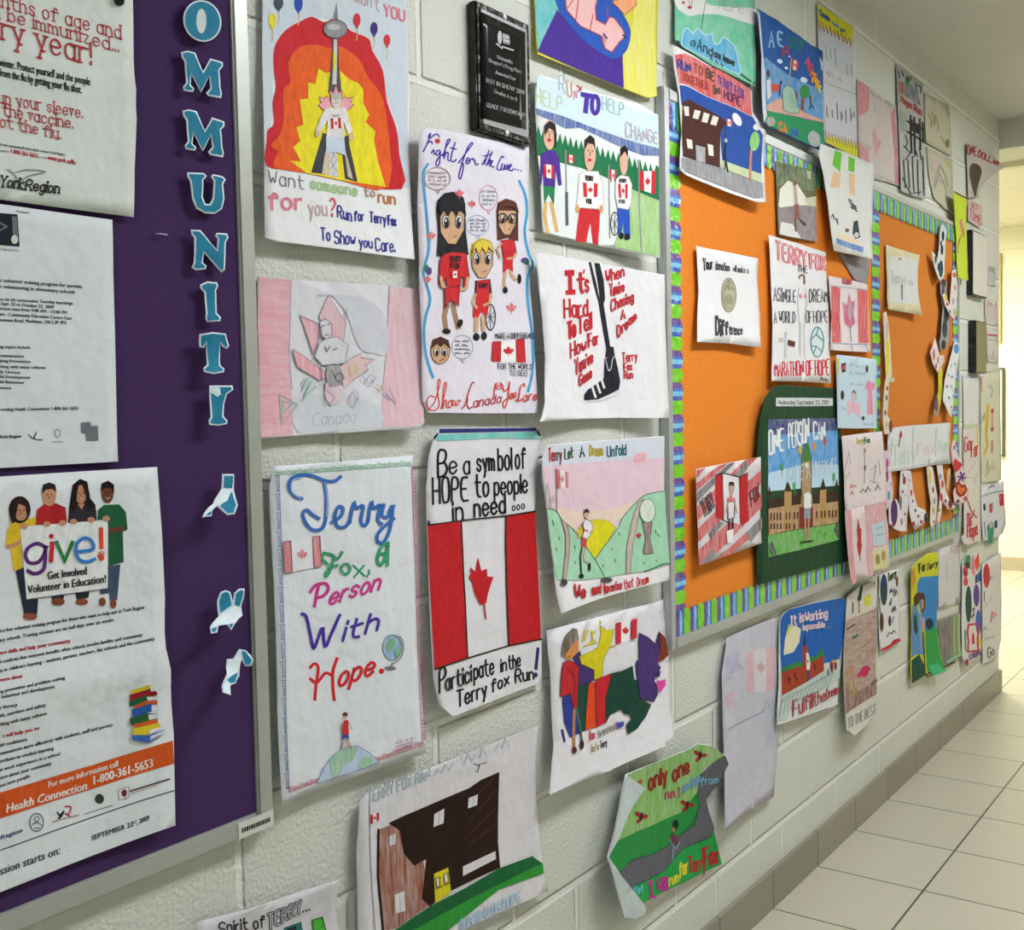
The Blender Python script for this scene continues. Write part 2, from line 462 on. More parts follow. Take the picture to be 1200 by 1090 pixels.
# ------------------------------------------------------------------ the room
def wall_mat():
    m, nt, b = base_mat('painted_block', .5, .35); N = nt.nodes; L = nt.links
    g = N.new('ShaderNodeNewGeometry'); sp = N.new('ShaderNodeSeparateXYZ'); cb = N.new('ShaderNodeCombineXYZ')
    L.new(g.outputs['Position'], sp.inputs[0])
    def add(o, v):
        a = N.new('ShaderNodeMath'); a.operation = 'ADD'; L.new(o, a.inputs[0]); a.inputs[1].default_value = v; return a.outputs[0]
    L.new(add(sp.outputs[0], 4.064 - .135), cb.inputs[0]); L.new(add(sp.outputs[2], .2032 * 10 + .004), cb.inputs[1])
    br = N.new('ShaderNodeTexBrick'); br.offset = .5; br.inputs['Scale'].default_value = 1
    br.inputs['Brick Width'].default_value = .4064; br.inputs['Row Height'].default_value = .2032
    br.inputs['Mortar Size'].default_value = .010; br.inputs['Mortar Smooth'].default_value = .6
    L.new(cb.outputs[0], br.inputs['Vector'])
    no = N.new('ShaderNodeTexNoise'); no.inputs['Scale'].default_value = 150; no.inputs['Detail'].default_value = 3
    L.new(g.outputs['Position'], no.inputs['Vector'])
    n2 = N.new('ShaderNodeTexNoise'); n2.inputs['Scale'].default_value = 3; L.new(g.outputs['Position'], n2.inputs['Vector'])
    cr = N.new('ShaderNodeMix'); cr.data_type = 'RGBA'; L.new(n2.outputs[0], cr.inputs[0])
    cr.inputs[6].default_value = (.585, .61, .56, 1); cr.inputs[7].default_value = (.66, .68, .635, 1)
    mo = N.new('ShaderNodeMix'); mo.data_type = 'RGBA'; L.new(br.outputs['Fac'], mo.inputs[0]); L.new(cr.outputs[2], mo.inputs[6]); mo.inputs[7].default_value = (.76, .775, .73, 1)  # joints coloured paler, standing in for ceiling light caught on their lower edges
    L.new(mo.outputs[2], b.inputs['Base Color'])
    b1 = N.new('ShaderNodeBump'); b1.inputs['Strength'].default_value = .9; b1.inputs['Distance'].default_value = .006; b1.invert = True
    L.new(br.outputs['Fac'], b1.inputs['Height'])
    b2 = N.new('ShaderNodeBump'); b2.inputs['Strength'].default_value = .55; b2.inputs['Distance'].default_value = .006
    L.new(no.outputs[0], b2.inputs['Height']); L.new(b1.outputs[0], b2.inputs['Normal']); L.new(b2.outputs[0], b.inputs['Normal'])
    return m
def tile_mat(name, c1, c2, grout, ax, ox, oy, bw, rh, mort, rough=.35):
    m, nt, b = base_mat(name, rough, .4); N = nt.nodes; L = nt.links
    g = N.new('ShaderNodeNewGeometry'); sp = N.new('ShaderNodeSeparateXYZ'); cb = N.new('ShaderNodeCombineXYZ')
    L.new(g.outputs['Position'], sp.inputs[0])
    for k, (i, o) in enumerate(((ax[0], ox), (ax[1], oy))):
        a = N.new('ShaderNodeMath'); a.operation = 'ADD'; L.new(sp.outputs[i], a.inputs[0]); a.inputs[1].default_value = o; L.new(a.outputs[0], cb.inputs[k])
    br = N.new('ShaderNodeTexBrick'); br.offset = 0; br.inputs['Scale'].default_value = 1
    br.inputs['Brick Width'].default_value = bw; br.inputs['Row Height'].default_value = rh
    br.inputs['Mortar Size'].default_value = mort; br.inputs['Mortar Smooth'].default_value = .1
    br.inputs['Color1'].default_value = (*c1, 1); br.inputs['Color2'].default_value = (*c2, 1); br.inputs['Mortar'].default_value = (*grout, 1)
    L.new(cb.outputs[0], br.inputs['Vector'])
    no = N.new('ShaderNodeTexNoise'); no.inputs['Scale'].default_value = 260; no.inputs['Detail'].default_value = 4; L.new(g.outputs['Position'], no.inputs['Vector'])
    mr = N.new('ShaderNodeMapRange'); mr.inputs[1].default_value = .3; mr.inputs[2].default_value = .7; mr.inputs[3].default_value = .86; mr.inputs[4].default_value = 1.08; L.new(no.outputs[0], mr.inputs[0])
    mx = N.new('ShaderNodeMix'); mx.data_type = 'RGBA'; mx.blend_type = 'MULTIPLY'; mx.inputs[0].default_value = 1
    L.new(br.outputs['Color'], mx.inputs[6]); L.new(mr.outputs[0], mx.inputs[7]); L.new(mx.outputs[2], b.inputs['Base Color'])
    return m
MW = wall_mat()
def struct(o, kind='structure'): o['kind'] = kind; return o
struct(box_obj('wall_left', -1.2, XE, 0, .22, 0, HCEIL, MW))
FT = tile_mat('floor_tile', (.50, .475, .385), (.53, .505, .41), (.07, .065, .06), (0, 1), .319 * 40 - 2.682, .303 * 40 + .302 - .303, .319, .303, .0028)
struct(box_obj('floor', -1.2, XF, -WID - 1.5, 3.2, -.12, 0, FT))
BT = tile_mat('base_tile', (.25, .23, .185), (.28, .26, .21), (.08, .075, .07), (0, 2), .319 * 40 - 2.682, .5, .319, 1.2, .0028)
struct(box_obj('baseboard_left', -1.2, XE + .012, -.012, 0, 0, .1, BT))
struct(box_obj('baseboard_end', XE, XE + .012, 0, .22, 0, .1, BT))
MC = mat('#c6c7c0', 'plain')
struct(box_obj('ceiling', -1.2, XE, -WID, .22, HCEIL, HCEIL + .1, MC))
struct(box_obj('trim_1', XE, XE + .3, -WID, .22, 2.40, 2.72, mat('#c8c8be', 'plain')))           # the dropped beam across the end of the corridor
struct(box_obj('trim_2', XE + .3, XE + .34, -WID, 3.2, 2.375, 2.72, mat('#c8c6ae', 'plain')))
MF = mat('#e6e2c4', 'plain')
struct(box_obj('ceiling_far', XE + .34, XF, -WID - 1.5, 3.2, 2.6, 2.72, tile_mat('ceiling_tile', (.74, .71, .58), (.76, .73, .6), (.5, .47, .36), (0, 1), 6, 9, .61, .61, .004, .8)))
struct(box_obj('wall_far', XF, XF + .2, -WID - 1.5, 3.2, 0, 2.6, tile_mat('far_block', (.82, .80, .62), (.84, .82, .64), (.74, .72, .56), (1, 2), 8, 4.064, .4064, .2032, .004, .6)))
struct(box_obj('baseboard_far', XF - .012, XF, -WID - 1.5, 3.2, 0, .1, mat('#a89f86', 'plain')))
struct(box_obj('wall_right', -1.2, XE, -WID - .2, -WID, 0, HCEIL, mat('#b4b4aa', 'plain')))
struct(box_obj('wall_back', -1.4, -1.2, -WID - .2, .22, 0, HCEIL, mat('#b4b4aa', 'plain')))
struct(box_obj('wall_side_far', XE + .3, XF, 3.2, 3.4, 0, 2.6, MF))
struct(box_obj('wall_side_near', XE, XF, -WID - 1.7, -WID - 1.5, 0, 2.6, MF))
struct(box_obj('wall_return', XE - .2, XE, .22, 3.2, 0, 2.6, MF))

# frames hanging on the far wall, mostly hidden behind the corner
def far_frame(pxr, py0, py1, w, t, colf, colp, name, label, cat):
    y, z0 = on_x(pxr, py1, XF); _, z1 = on_x(pxr, py0, XF)
    e = empty(name, (XF, y + w / 2, z0)); tag(e, label, cat)
    bm = bmesh.new()
    add_box(bm, XF - .03, XF - .001, y, y + t, z0, z1); add_box(bm, XF - .03, XF - .001, y + w - t, y + w, z0, z1)
    add_box(bm, XF - .03, XF - .001, y + t, y + w - t, z0, z0 + t); add_box(bm, XF - .03, XF - .001, y + t, y + w - t, z1 - t, z1)
    bm_obj('frame', bm, mat(colf, 'plain'), e)
    box_obj('panel', XF - .015, XF - .002, y + t, y + w - t, z0 + t, z1 - t, mat(colp, 'plain'), e)
far_frame(1173.5, 297, 402, .6, .03, '#b8ac70', '#e6e0b8', 'picture_frame', 'pale wooden picture frame edge on the yellow far wall', 'frame')
far_frame(1177.5, 431, 535, .9, .015, '#50504c', '#eeeee6', 'whiteboard', 'white board with thin dark rim on the yellow far wall', 'board')

# ------------------------------------------------------------------ the boards
def frame_board(name, label, cat, x0, x1, z0, z1, th, fw, panel, fcol, left=True, right=True):
    e = empty(name, ((x0 + x1) / 2, 0, z0)); tag(e, label, cat, 'framed bulletin boards' if 'orange' in label else None)
    bm = bmesh.new()
    if left: add_box(bm, x0, x0 + fw, -th, -.001, z0, z1, 0, .003)
    if right: add_box(bm, x1 - fw, x1, -th, -.001, z0, z1, 0, .003)
    add_box(bm, x0 + fw * left, x1 - fw * right, -th, -.001, z0, z0 + fw, 0, .003); add_box(bm, x0 + fw * left, x1 - fw * right, -th, -.001, z1 - fw, z1, 0, .003)
    bm_obj('frame', bm, mat(fcol, 'metal'), e)
    bm = bmesh.new(); add_box(bm, x0 + fw * left, x1 - fw * right, -th + .006, -.002, z0 + fw, z1 - fw)
    bm_obj('panel', bm, mat(panel, 'felt'), e, False)
    return e
# purple board: right edge and bottom edge in view
PX1 = on_wall(307, 500, .02)[0]; PZ0 = on_wall(305, 975, .02)[1]
purple = frame_board('bulletin_board', 'purple felt bulletin board with silver frame at the near left', 'bulletin board', -.75, PX1, PZ0, 2.03, .02, .026, '#46305c', '#a9ada9', True, True)
BORDER = [('#74c426', .43), ('#3c5fb4', .14), ('#7cbfdc', .15), ('#4a6fc0', .09), ('#6a4a92', .19)]
def border(parent, horiz, a0, a1, base, side, th, w=.054, per=.069, rev=False):
    bm = bmesh.new(); mats = [mat(c, 'shiny') for c, _ in BORDER]
    seq = list(enumerate(BORDER)); seq = seq[::-1] if rev else seq
    p = a0; y = -th
    while p < a1 - .004:
        for mi, (c, fr) in seq:
            q = min(p + fr * per, a1)
            if q <= p: continue
            n = 4 if mi == 0 else 2
            for i in range(n):
                s0 = p + (q - p) * i / n; s1 = p + (q - p) * (i + 1) / n
                def edge(s):
                    f = ((s - a0) / per) % 1.0
                    g = (f / .43) if f < .43 else (f - .43) / .57
                    return w - .011 + .011 * abs(math.sin(math.pi * g)) ** .7
                o = [(s0, 0), (s1, 0), (s1, edge(s1 - 1e-4)), (s0, edge(s0 + 1e-4))]
                zz = -.0012 * math.sin(math.pi * ((s0 - a0) / per * 2 % 1))
                V = []
                for s, d in o:
                    h = y - .001 + zz * (1 if d else .3)
                    V.append(bm.verts.new((s, h, base + side * d) if horiz else (base + side * d, h, s)))
                f = bm.faces.new(V); f.material_index = mi
            p = q
    o = bm_obj('border_strip', bm, mats, parent)
    s = o.modifiers.new('thickness', 'SOLIDIFY'); s.thickness = .0006; s.offset = -1
    return o
TH = .022
OX0 = (on_wall(775, 98, TH)[0] + on_wall(789, 765, TH)[0]) / 2
OZ1 = on_wall(774, 98, TH)[1]; OZ0 = on_wall(789, 763, TH)[1]
OXM = on_wall(1024, 420, TH)[0]; OX2 = (on_wall(1119, 258, TH)[0] + on_wall(1131, 622, TH)[0]) / 2
FW = .026
bo1 = frame_board('bulletin_board', 'orange bulletin board with silver frame, nearer one with the portrait of a green parliament poster', 'bulletin board', OX0, OXM, OZ0, OZ1, TH, FW, '#e58632', '#aeb2b4', True, False)
bo1['label'] = 'nearer and larger orange bulletin board with striped border, right of the shoe poster'
bo2 = frame_board('bulletin_board', '', 'bulletin board', OXM + .001, OX2, OZ0, OZ1, TH, .02, '#cc7c36', '#b6b8b6', False, True)
bo2['label'] = 'farther orange bulletin board with paper footprints hanging from its banner'
bo1['group'] = bo2['group'] = 'orange bulletin boards'
BT_ = TH - .006
for b, x0, x1, l, r in ((bo1, OX0 + FW, OXM, True, False), (bo2, OXM, OX2 - .02, True, True)):
    fw = FW if b is bo1 else .02
    if l: border(b, False, OZ0 + fw, OZ1 - fw, x0, 1, BT_ + .0005, .054 if b is bo1 else .075)
    if r: border(b, False, OZ0 + fw, OZ1 - fw, x1, -1, BT_ + .0005, .07)
    border(b, True, x0, x1, OZ0 + fw, 1, BT_ + .0025, .058, rev=True)
    border(b, True, x0, x1, OZ1 - fw, -1, BT_ + .0025, .058, rev=True)
# ------------------------------------------------------------------ zoomed views: (x, y of the crop's corner, photo pixels per crop pixel)
R1=(0,0,.2583); R2=(0,240,.2583); R3=(0,540,.2583); R4=(0,800,.2661); R5=(290,0,.2752); R6=(290,310,.19266); R7=(300,530,.3947); R8=(480,140,.3303)
S1=(480,490,.3301); S2=(520,0,.2845); S3=(620,290,.2018); S4=(620,500,.2018); S5=(620,690,.2293); S6=(250,840,.3333); S7=(690,850,.2201); S8=(770,0,.2202)
T1=(780,150,.2751); T2=(780,420,.3118); T3=(830,670,.1927); T4=(1000,620,.1835); T5=(1000,400,.2203); T6=(1000,200,.2018); T7=(950,0,.2083); T8=(800,780,.3333)
U1=(1100,100,.1835); U2=(1100,280,.1835); U3=(1100,460,.1835); U4=(1100,640,.1835)
def inset(p, d):
    n = len(p); out = []
    ar = sum(p[i][0] * p[(i + 1) % n][1] - p[(i + 1) % n][0] * p[i][1] for i in range(n))
    s = 1 if ar > 0 else -1
    for i in range(n):
        a, b, c = p[i - 1], p[i], p[(i + 1) % n]
        def nr(u, v):
            l = math.hypot(v[0] - u[0], v[1] - u[1]) or 1
            return (-(v[1] - u[1]) / l * s, (v[0] - u[0]) / l * s)
        n1, n2 = nr(a, b), nr(b, c); mx, my = n1[0] + n2[0], n1[1] + n2[1]; l2 = mx * mx + my * my
        k = min(2 / l2, 1.6) if l2 > .05 else 1
        out.append((b[0] + mx * k * d * (1 if l2 > .05 else 0), b[1] + my * k * d * (1 if l2 > .05 else 0)))
    return out
def squig(P, p0, p1, h, w, col, n=None):          # handwriting too small to read
    L = math.hypot(p1[0] - p0[0], p1[1] - p0[1]); n = n or max(4, int(L / h * 2.2))
    r = random.Random(int(p0[0] * 7 + p0[1])); ls = []; cur = []
    for i in range(n + 1):
        t = i / n
        if r.random() < .16 and len(cur) > 2: ls.append(cur); cur = []; continue
        cur.append((p0[0] + (p1[0] - p0[0]) * t, p0[1] + (p1[1] - p0[1]) * t - (h * r.uniform(.55, 1.1) if i % 2 else h * r.uniform(-.1, .15))))
    if len(cur) > 1: ls.append(cur)
    P.lines(ls, w, col)
BASE = .0175       # paper lying on a board's panel
# ------------------------------------------------------------------ flyers and letters on the purple board
P = Sheet('flyer', 'flu vaccine flyer with red and black printed text, uppermost on the purple board', 'flyer',
  [(-420,-260),(596,-180),(603,0),(606,240),(618,420),(620,540),(611,760),(607,985),(0,905),(-420,850)], '#ced6d4', R1, BASE, dict(r=.006, folds=[(.5,.004,.05)]), .001)
P.part('red_lettering'); RD = '#ad2c34'
P.text('months of age and', (-78,10), (548,178), 62, 62, 5.5, RD, serif=True, jit=0)
P.text('should be immunized...', (-225,22), (535,237), 58, 58, 5, RD, serif=True, jit=0)
P.text('every year!', (-175,125), (410,296), 104, 104, 8.5, RD, serif=True, jit=0)
P.text('up your sleeve.', (-6,466), (372,536), 54, 50, 5, RD, serif=True, jit=0)
P.text('the vaccine.', (14,523), (327,584), 52, 50, 5, RD, serif=True, jit=0)
P.text('not the flu.', (-32,568), (272,632), 52, 50, 5, RD, serif=True, jit=0)
P.print('1-800-361-5653', (44,694), (170,718), 20, col=RD, bold=2); P.print('www.york.ca/flu', (216,724), (340,748), 22, col=RD, bold=2)
P.part('black_lettering'); BK = '#1d1d20'
P.print('winter. Protect yourself and the people', (-5,298), (408,388), 36, col=BK, bold=3)
P.print('from the flu by getting your flu shot.', (-5,345), (368,425), 36, col=BK, bold=3)
P.print('flu and community flu shot clinics contact York Region', (-4,660), (293,708), 13, col='#444', bold=1)
P.print('number or', (-5,688), (40,694), 13, col='#444'); P.print('or visit', (176,717), (212,723), 12, col='#444')
P.part('logo')
P.line([(30,770),(60,785),(120,772),(205,780),(130,800),(85,830),(100,860),(60,840),(0,855)], 8, '#8a9090', 4, taper=True)
P.line([(40,768),(75,810),(70,845),(100,862)], 9, '#9aa0a0', 4, taper=True)
P.text('York', (-2,846), (100,858), 48, 46, 7, BK, serif=True, sl=.2, jit=0); P.text('Region', (112,862), (265,877), 48, 44, 7, BK, serif=True, sl=.2, jit=0)
P.done()
P = Sheet('flyer', 'typed white notice with black picture and two grey squares, middle of the purple board', 'flyer',
  [(-420,-68),(0,-4),(510,68),(514,300),(522,600),(532,1084),(536,1165),(0,1195),(-420,1216)], '#ced6dc', R2, BASE, dict(r=.004), .001)
P.part('picture').poly([(-60,32),(78,44),(88,190),(-60,178)], '#1a1e2c').poly([(52,52),(74,54),(80,150),(58,148)], '#6a7078').ell(64,158,16,20,'#c9d2c9')
P.line([(-5,80),(28,100),(-5,118)], 8, '#6d7480')
P.part('lettering'); G = '#4d5258'
P.print('Education', (-2,205), (86,212), 12, col=G)
for s, a, b, h in (('e volunteer training program for parents', (-4,349), (370,379), 17), ('n volunteering in elementary schools', (-4,377), (338,404), 17),
  ('ns on six consecutive Tuesday mornings', (-4,434), (328,454), 15), ('Sept. 22 to October 27, 2009', (2,454), (243,472), 15), ('ession runs from 9:00 AM - 12:00 PM', (-4,476), (302,497), 15),
  ('ast - Community Education Centre East', (-4,502), (323,522), 15), ('bertson Road, Markham, ON L3P 7P3', (-4,529), (298,543), 15),
  ('ng topics include', (-4,650), (136,655), 15), ('mmunication', (-4,690), (106,694), 14), ('lying Prevention', (-4,714), (136,718), 14), ('rking with many cultures', (-4,740), (205,745), 14),
  ('ily Literacy', (-4,763), (90,768), 14), ('ild Development', (-4,786), (136,790), 14), ('ild Behaviour', (-4,810), (110,813), 14), ('tension', (-4,835), (48,838), 14),
  ('roviding Health Connections 1-800-361-5653', (-4,936), (353,930), 15)):
    P.print(s, a, b, h, col=G, bold=1.5)
P.part('logo'); P.print('York Region', (-6,1060), (93,1056), 14, col='#222', bold=3)
P.line([(128,1042),(150,1060),(165,1030),(155,1062),(190,1066)], 5, '#444', 3); P.ring(260,1036,12,18,4,'#8a8e90'); P.line([(236,1076),(284,1075)], 5, '#9aa')
P.poly([(365,988),(408,985),(411,1003),(443,1003),(445,1070),(390,1072),(387,1038),(367,1036)], '#6c7078')
P.done()
P = Sheet('poster', 'glossy volunteer poster of four children holding a give sign, lowest on the purple board', 'poster',
  [(-430,100),(0,72),(713,28),(735,330),(748,620),(752,850),(776,1000),(788,1240),(791,1400),(796,1655),(0,1959),(-430,2120)], '#d3d9df', R3, BASE, dict(r=.012, folds=[(.46,.006,.05)]), .002)
SK, SK2 = '#c08a6c', '#6b3f2a'
P.part('children_picture')
P.poly([(50,280),(165,255),(172,300),(95,320),(100,490),(60,500),(48,402),(24,396),(30,320)], '#d8b72a').ell(88,222,50,62,'#2a1a18').ell(93,232,32,40,SK).poly([(40,250),(70,190),(70,275),(52,285)],'#2a1a18')
P.poly([(70,500),(112,480),(132,622),(172,622),(166,698),(108,694)], '#222a3c').ell(135,706,32,16,'#8a4a34')
P.poly([(160,290),(166,222),(198,198),(252,192),(296,212),(302,285)], '#a81f26').ell(222,160,30,46,SK).poly([(188,150),(192,108),(220,98),(248,108),(254,145),(236,128),(206,130)], '#23181a')
P.poly([(318,180),(328,110),(362,82),(395,95),(408,170),(432,200),(436,275),(308,285),(312,210)], '#18161c').ell(365,152,27,42,SK)
P.poly([(440,268),(444,222),(472,200),(540,198),(570,232),(578,312),(556,322),(560,460),(490,478),(480,268)], '#1d5a3a').ell(486,150,28,44,SK2).poly([(454,140),(460,102),(490,90),(515,108),(516,150),(500,122),(470,125)],'#17130f')
P.line([(472,340),(500,318),(552,308)], 22, SK2); P.poly([(488,478),(544,470),(530,632),(498,632),(494,600),(455,606),(452,580),(488,570)], '#3c4f66').ell(512,648,14,22,'#7a4430').ell(462,640,16,20,'#7a4430')
P.poly([(228,605),(292,600),(286,632),(236,636)], '#2b2b33').ell(262,640,30,18,'#7a4430').poly([(342,598),(406,588),(400,622),(346,628)], '#26262c').ell(370,640,28,16,'#8a4a34')
P.line([(30,390),(60,385),(118,352)], 18, SK)
P.poly([(335,205),(395,200),(436,225),(436,275),(308,285),(312,225)], '#2c2a33').poly([(350,196),(382,194),(368,222)], SK).poly([(326,130),(340,100),(358,95),(346,150),(344,215),(326,235),(318,200)], '#1d1213').poly([(366,92),(392,98),(404,150),(406,220),(390,232),(386,160)], '#1d1213')
P.poly([(58,180),(92,165),(120,185),(132,240),(122,262),(112,205),(80,195),(66,262),(52,262)], '#2a1a18')
for fx, fy, fc in ((95,232,'#5a2a20'),(222,160,'#5a2a20'),(365,152,'#5a2a20'),(487,150,'#2a120c')):
    P.lines([[(fx-13,fy-6),(fx-7,fy-7)],[(fx+6,fy-8),(fx+12,fy-8)]], 4, '#1e1412').line([(fx-11,fy+17),(fx,fy+23),(fx+12,fy+15)], 4, '#d8c8bc', 3).line([(fx-12,fy+16),(fx,fy+26),(fx+13,fy+14)], 2, fc, 3).line([(fx,fy-2),(fx-3,fy+8),(fx+3,fy+9)], 2, fc)
P.part('sign_picture').poly([(88,300),(488,268),(487,578),(118,628)], '#dde1e4').lines([[(488,268),(494,570)],[(118,630),(487,580)]], 4, '#555a60')
for x, y in ((105,297),(210,287),(280,282),(330,276),(410,268),(478,262)): P.ell(x, y, 17, 13, SK)
P.part('give_lettering')
P.line([(200,390),(165,375),(125,395),(112,430),(130,462),(170,460),(200,420),(203,385),(200,470),(185,502),(150,512),(122,498)], 17, '#5a2c72', 4)
P.line([(233,372),(228,455)], 19, '#bf2430').ell(229,342,11,11,'#bf2430').line([(252,368),(290,455),(326,368)], 17, '#1f7a3c')
P.line([(345,412),(415,402),(412,365),(380,350),(347,372),(340,412),(355,448),(390,458),(426,445)], 15, '#2f78c4', 4).line([(455,308),(456,395)], 19, '#d6482a').ell(457,440,13,15,'#d6482a')
P.lines([[(448,432),(444,415)],[(455,430),(455,410)],[(463,430),(467,413)],[(446,440),(440,430)]], 5, '#d6482a')
P.part('lettering')
P.print('Get Involved', (210,538), (388,515), 36, col='#23252a', bold=3); P.print('Volunteer in Education!', (122,602), (475,552), 36, col='#23252a', bold=3)
TX = '#33363c'
for s, a, b, h in (('is a free volunteer training program for those who want to help out at York Region', (-4,780), (652,672), 17), ('ary schools. Training sessions are six half-days over six weeks', (-4,822), (512,729), 17),
  ('h confirms that everyone benefits when schools involve families and community', (-4,920), (645,797), 17), ("ts in children's learning - students, parents, teachers, the schools and the community", (-4,960), (698,814), 17),
  ('ng prevention and problem solving', (-4,1056), (295,992), 17), ('behaviour and development', (6,1079), (248,1032), 17)): P.print(s, a, b, h, col=TX, bold=1.5)
for s, a, b, h in (('ore skills and help your community', (-4,880), (317,824), 18), ('more about', (-4,1002), (98,984), 18)): P.print(s, a, b, h, col=RD, bold=3)
P.view(R4)
for s, a, b, h in (('y literacy', (-4,118), (75,104), 16), ('lth, nutrition and safety', (-4,154), (200,105), 16), ('rking with many cultures', (-4,192), (205,142), 16), ('ild confidence', (-4,284), (118,256), 16),
  ('ommunicate more effectively with students, staff and parents', (-4,320), (493,192), 16), ('ntribute to student learning', (-4,354), (235,295), 16), ('in work experience in a school', (-4,392), (262,320), 16),
  ('earn about your community', (-4,427), (225,362), 16), ('eet new people', (-4,462), (130,417), 16)): P.print(s, a, b, h, col=TX, bold=1.5)
P.print('I will help you to:', (10,243), (172,206), 17, col=RD, bold=3)
P.print('SEPTEMBER 22', (400,696), (585,632), 22, col='#3a3c42', bold=2).print('ND', (583,622), (600,616), 12, col='#3a3c42').print(', 2009', (600,626), (655,605), 22, col='#3a3c42', bold=2)
P.print('ssion starts on:', (-2,848), (262,754), 36, col='#33363c', bold=2)
P.line([(-300,840),(0,738),(766,475)], 4, '#2a2a30')
P.part('orange_band').poly([(-400,610),(0,484),(400,365),(760,255),(766,356),(400,470),(0,598),(-400,720)], '#cb5420')
P.part('white_lettering').print('For more information call', (210,463), (517,368), 27, col='#e4e2dc', bold=2).print('Health Connection', (22,574), (378,470), 38, col='#e8e6e0', bold=3, sl=.12).print('1-800-361-5653', (402,452), (670,370), 38, col='#e8e6e0', bold=3)
P.part('logos').ring(160,615,30,40,4,'#555').ring(160,600,10,12,3,'#555').lines([[(140,625),(160,612),(182,628)],[(150,640),(172,640)]], 4, '#555')
P.line([(252,570),(262,585),(280,565),(268,590),(255,598)], 7, '#222', 3).line([(285,545),(312,548),(300,580),(285,575),(310,590)], 6, '#b0282e', 3).line([(228,612),(345,582)], 4, '#b08a8a')
P.ell(437,512,20,22,'#2f4038').line([(372,578),(495,540)], 3, '#777').poly([(520,470),(565,458),(567,505),(523,515)], '#dcdfe2', ol='#666', ow=2).ell(545,486,12,16,'#702838').line([(572,478),(745,425)], 7, '#5a4a4c').line([(575,488),(690,452)], 3, '#b08080')
P.print('Region', (-2,692), (95,658), 20, col='#3a3a8a', bold=2, sl=.15)
P.part('books_picture')
for q, c in (([(575,35),(655,10),(682,22),(682,36),(576,58)], '#d8c02c'), ([(568,54),(662,26),(690,42),(690,54),(570,88)], '#8f1f26'), ([(566,84),(640,55),(692,60),(690,76),(568,106)], '#1f5a34'), ([(586,102),(645,76),(690,80),(690,96),(590,120)], '#c05a28'),
  ([(576,118),(660,92),(692,98),(690,120),(582,154)], '#2a56a4'), ([(596,150),(692,116),(692,138),(640,160)], '#c9ccd6'), ([(566,158),(640,132),(690,138),(690,160),(572,186)], '#2a5a34'), ([(582,184),(690,158),(690,182),(590,204)], '#c85a26'),
  ([(578,202),(690,176),(705,196),(650,230),(580,232)], '#d6c22c'), ([(574,230),(655,230),(718,206),(718,222),(648,264),(576,252)], '#3a68b4'), ([(655,14),(682,22),(682,34),(664,40)], '#d8d8dc'), ([(640,62),(692,60),(690,74),(648,80)], '#d8d8dc'), ([(662,98),(692,98),(690,118),(664,124)], '#d0d2da'), ([(648,140),(690,138),(690,156),(652,164)], '#d0d2da'), ([(650,206),(704,194),(690,210),(652,228)], '#dcdade'), ([(656,234),(718,208),(718,220),(654,252)], '#d0d4de')): P.poly(q, c)
P.done()
# staples left in the purple felt and paper
for vw, x, y in ((R2,738,133),(R1,565,907),(R2,440,107),(R4,324,731),(R4,740,578),(R2,105,30)):
    px, py = vw[0] + x * vw[2], vw[1] + y * vw[2]
    X, Z = on_wall(px, py, .02); bm = bmesh.new()
    add_box(bm, X - .007, X + .007, -.0212, -.0202, Z - .0004, Z + .0004); add_box(bm, X - .007, X - .0062, -.0212, -.016, Z - .0004, Z + .0004); add_box(bm, X + .0062, X + .007, -.0212, -.016, Z - .0004, Z + .0004)
    tag(bm_obj('staple', bm, mat('#d8dade', 'plain')), 'tiny silver staple pushed into the purple board', 'staple', 'staples on the purple board')
X, Z = on_wall(136, 2, .02); bm = bmesh.new()
bmesh.ops.create_uvsphere(bm, u_segments=14, v_segments=8, radius=.006, matrix=Matrix.Translation((X, -.026, Z)))
bmesh.ops.create_cone(bm, cap_ends=True, segments=12, radius1=.004, radius2=.0045, depth=.01, matrix=Matrix.Translation((X, -.022, Z)) @ Matrix.Rotation(math.pi / 2, 4, 'X'))
tag(bm_obj('push_pin', bm, mat('#15151a', 'shiny'), None, True), 'black push pin at the top edge of the flu flyer', 'push pin')
# the paper letters down the right side of the purple board
BL = '#237a9c'; WE = '#d5e4ec'
def paper_letter(label, v, pts, extra=None, h=.024, curl=None, ins=7):
    P = Sheet('paper_letter', label, 'letter', pts, WE, v, h, curl or {}, .001, 8, group='blue paper letters on the purple board')
    P.part('blue_face').poly(inset(pts, ins), BL, 'ink')
    if extra: extra(P)
    P.done()
EO = [(918 + 86 * math.cos(a) - 10 * math.sin(a), 95 + 93 * math.sin(a) + 18 * math.cos(a)) for a in [i * math.pi / 12 for i in range(24)]]
paper_letter('blue paper letter O with white outline, topmost letter on the purple board', R1, EO, lambda P: P.part('counter').ell(912,96,23,56,'#c9d2d4','paper'))
M1 = [(822,236),(850,230),(885,238),(922,325),(955,265),(1010,282),(1011,302),(995,320),(1000,395),(1007,425),(1003,445),(945,435),(935,422),(955,400),(950,345),(912,420),(868,335),(865,385),(882,402),(876,418),(835,412),(830,395),(845,375),(838,280),(825,262)]
paper_letter('upper blue paper letter M, just below the letter O', R1, M1)
paper_letter('lower blue paper letter M, between the other M and the U', R1, [(x + 8 + (y - 340) * .01, y + 267 + (x - 915) * .02) for x, y in M1])
paper_letter('blue paper letter U with white outline on the purple board', R1, [(850,782),(925,785),(938,800),(922,818),(920,895),(932,925),(952,925),(965,900),(970,820),(957,800),(968,790),(1010,800),(1025,815),(1012,835),(1019,900),(1006,950),(975,970),(930,968),(890,945),(872,900),(862,820),(850,800)])
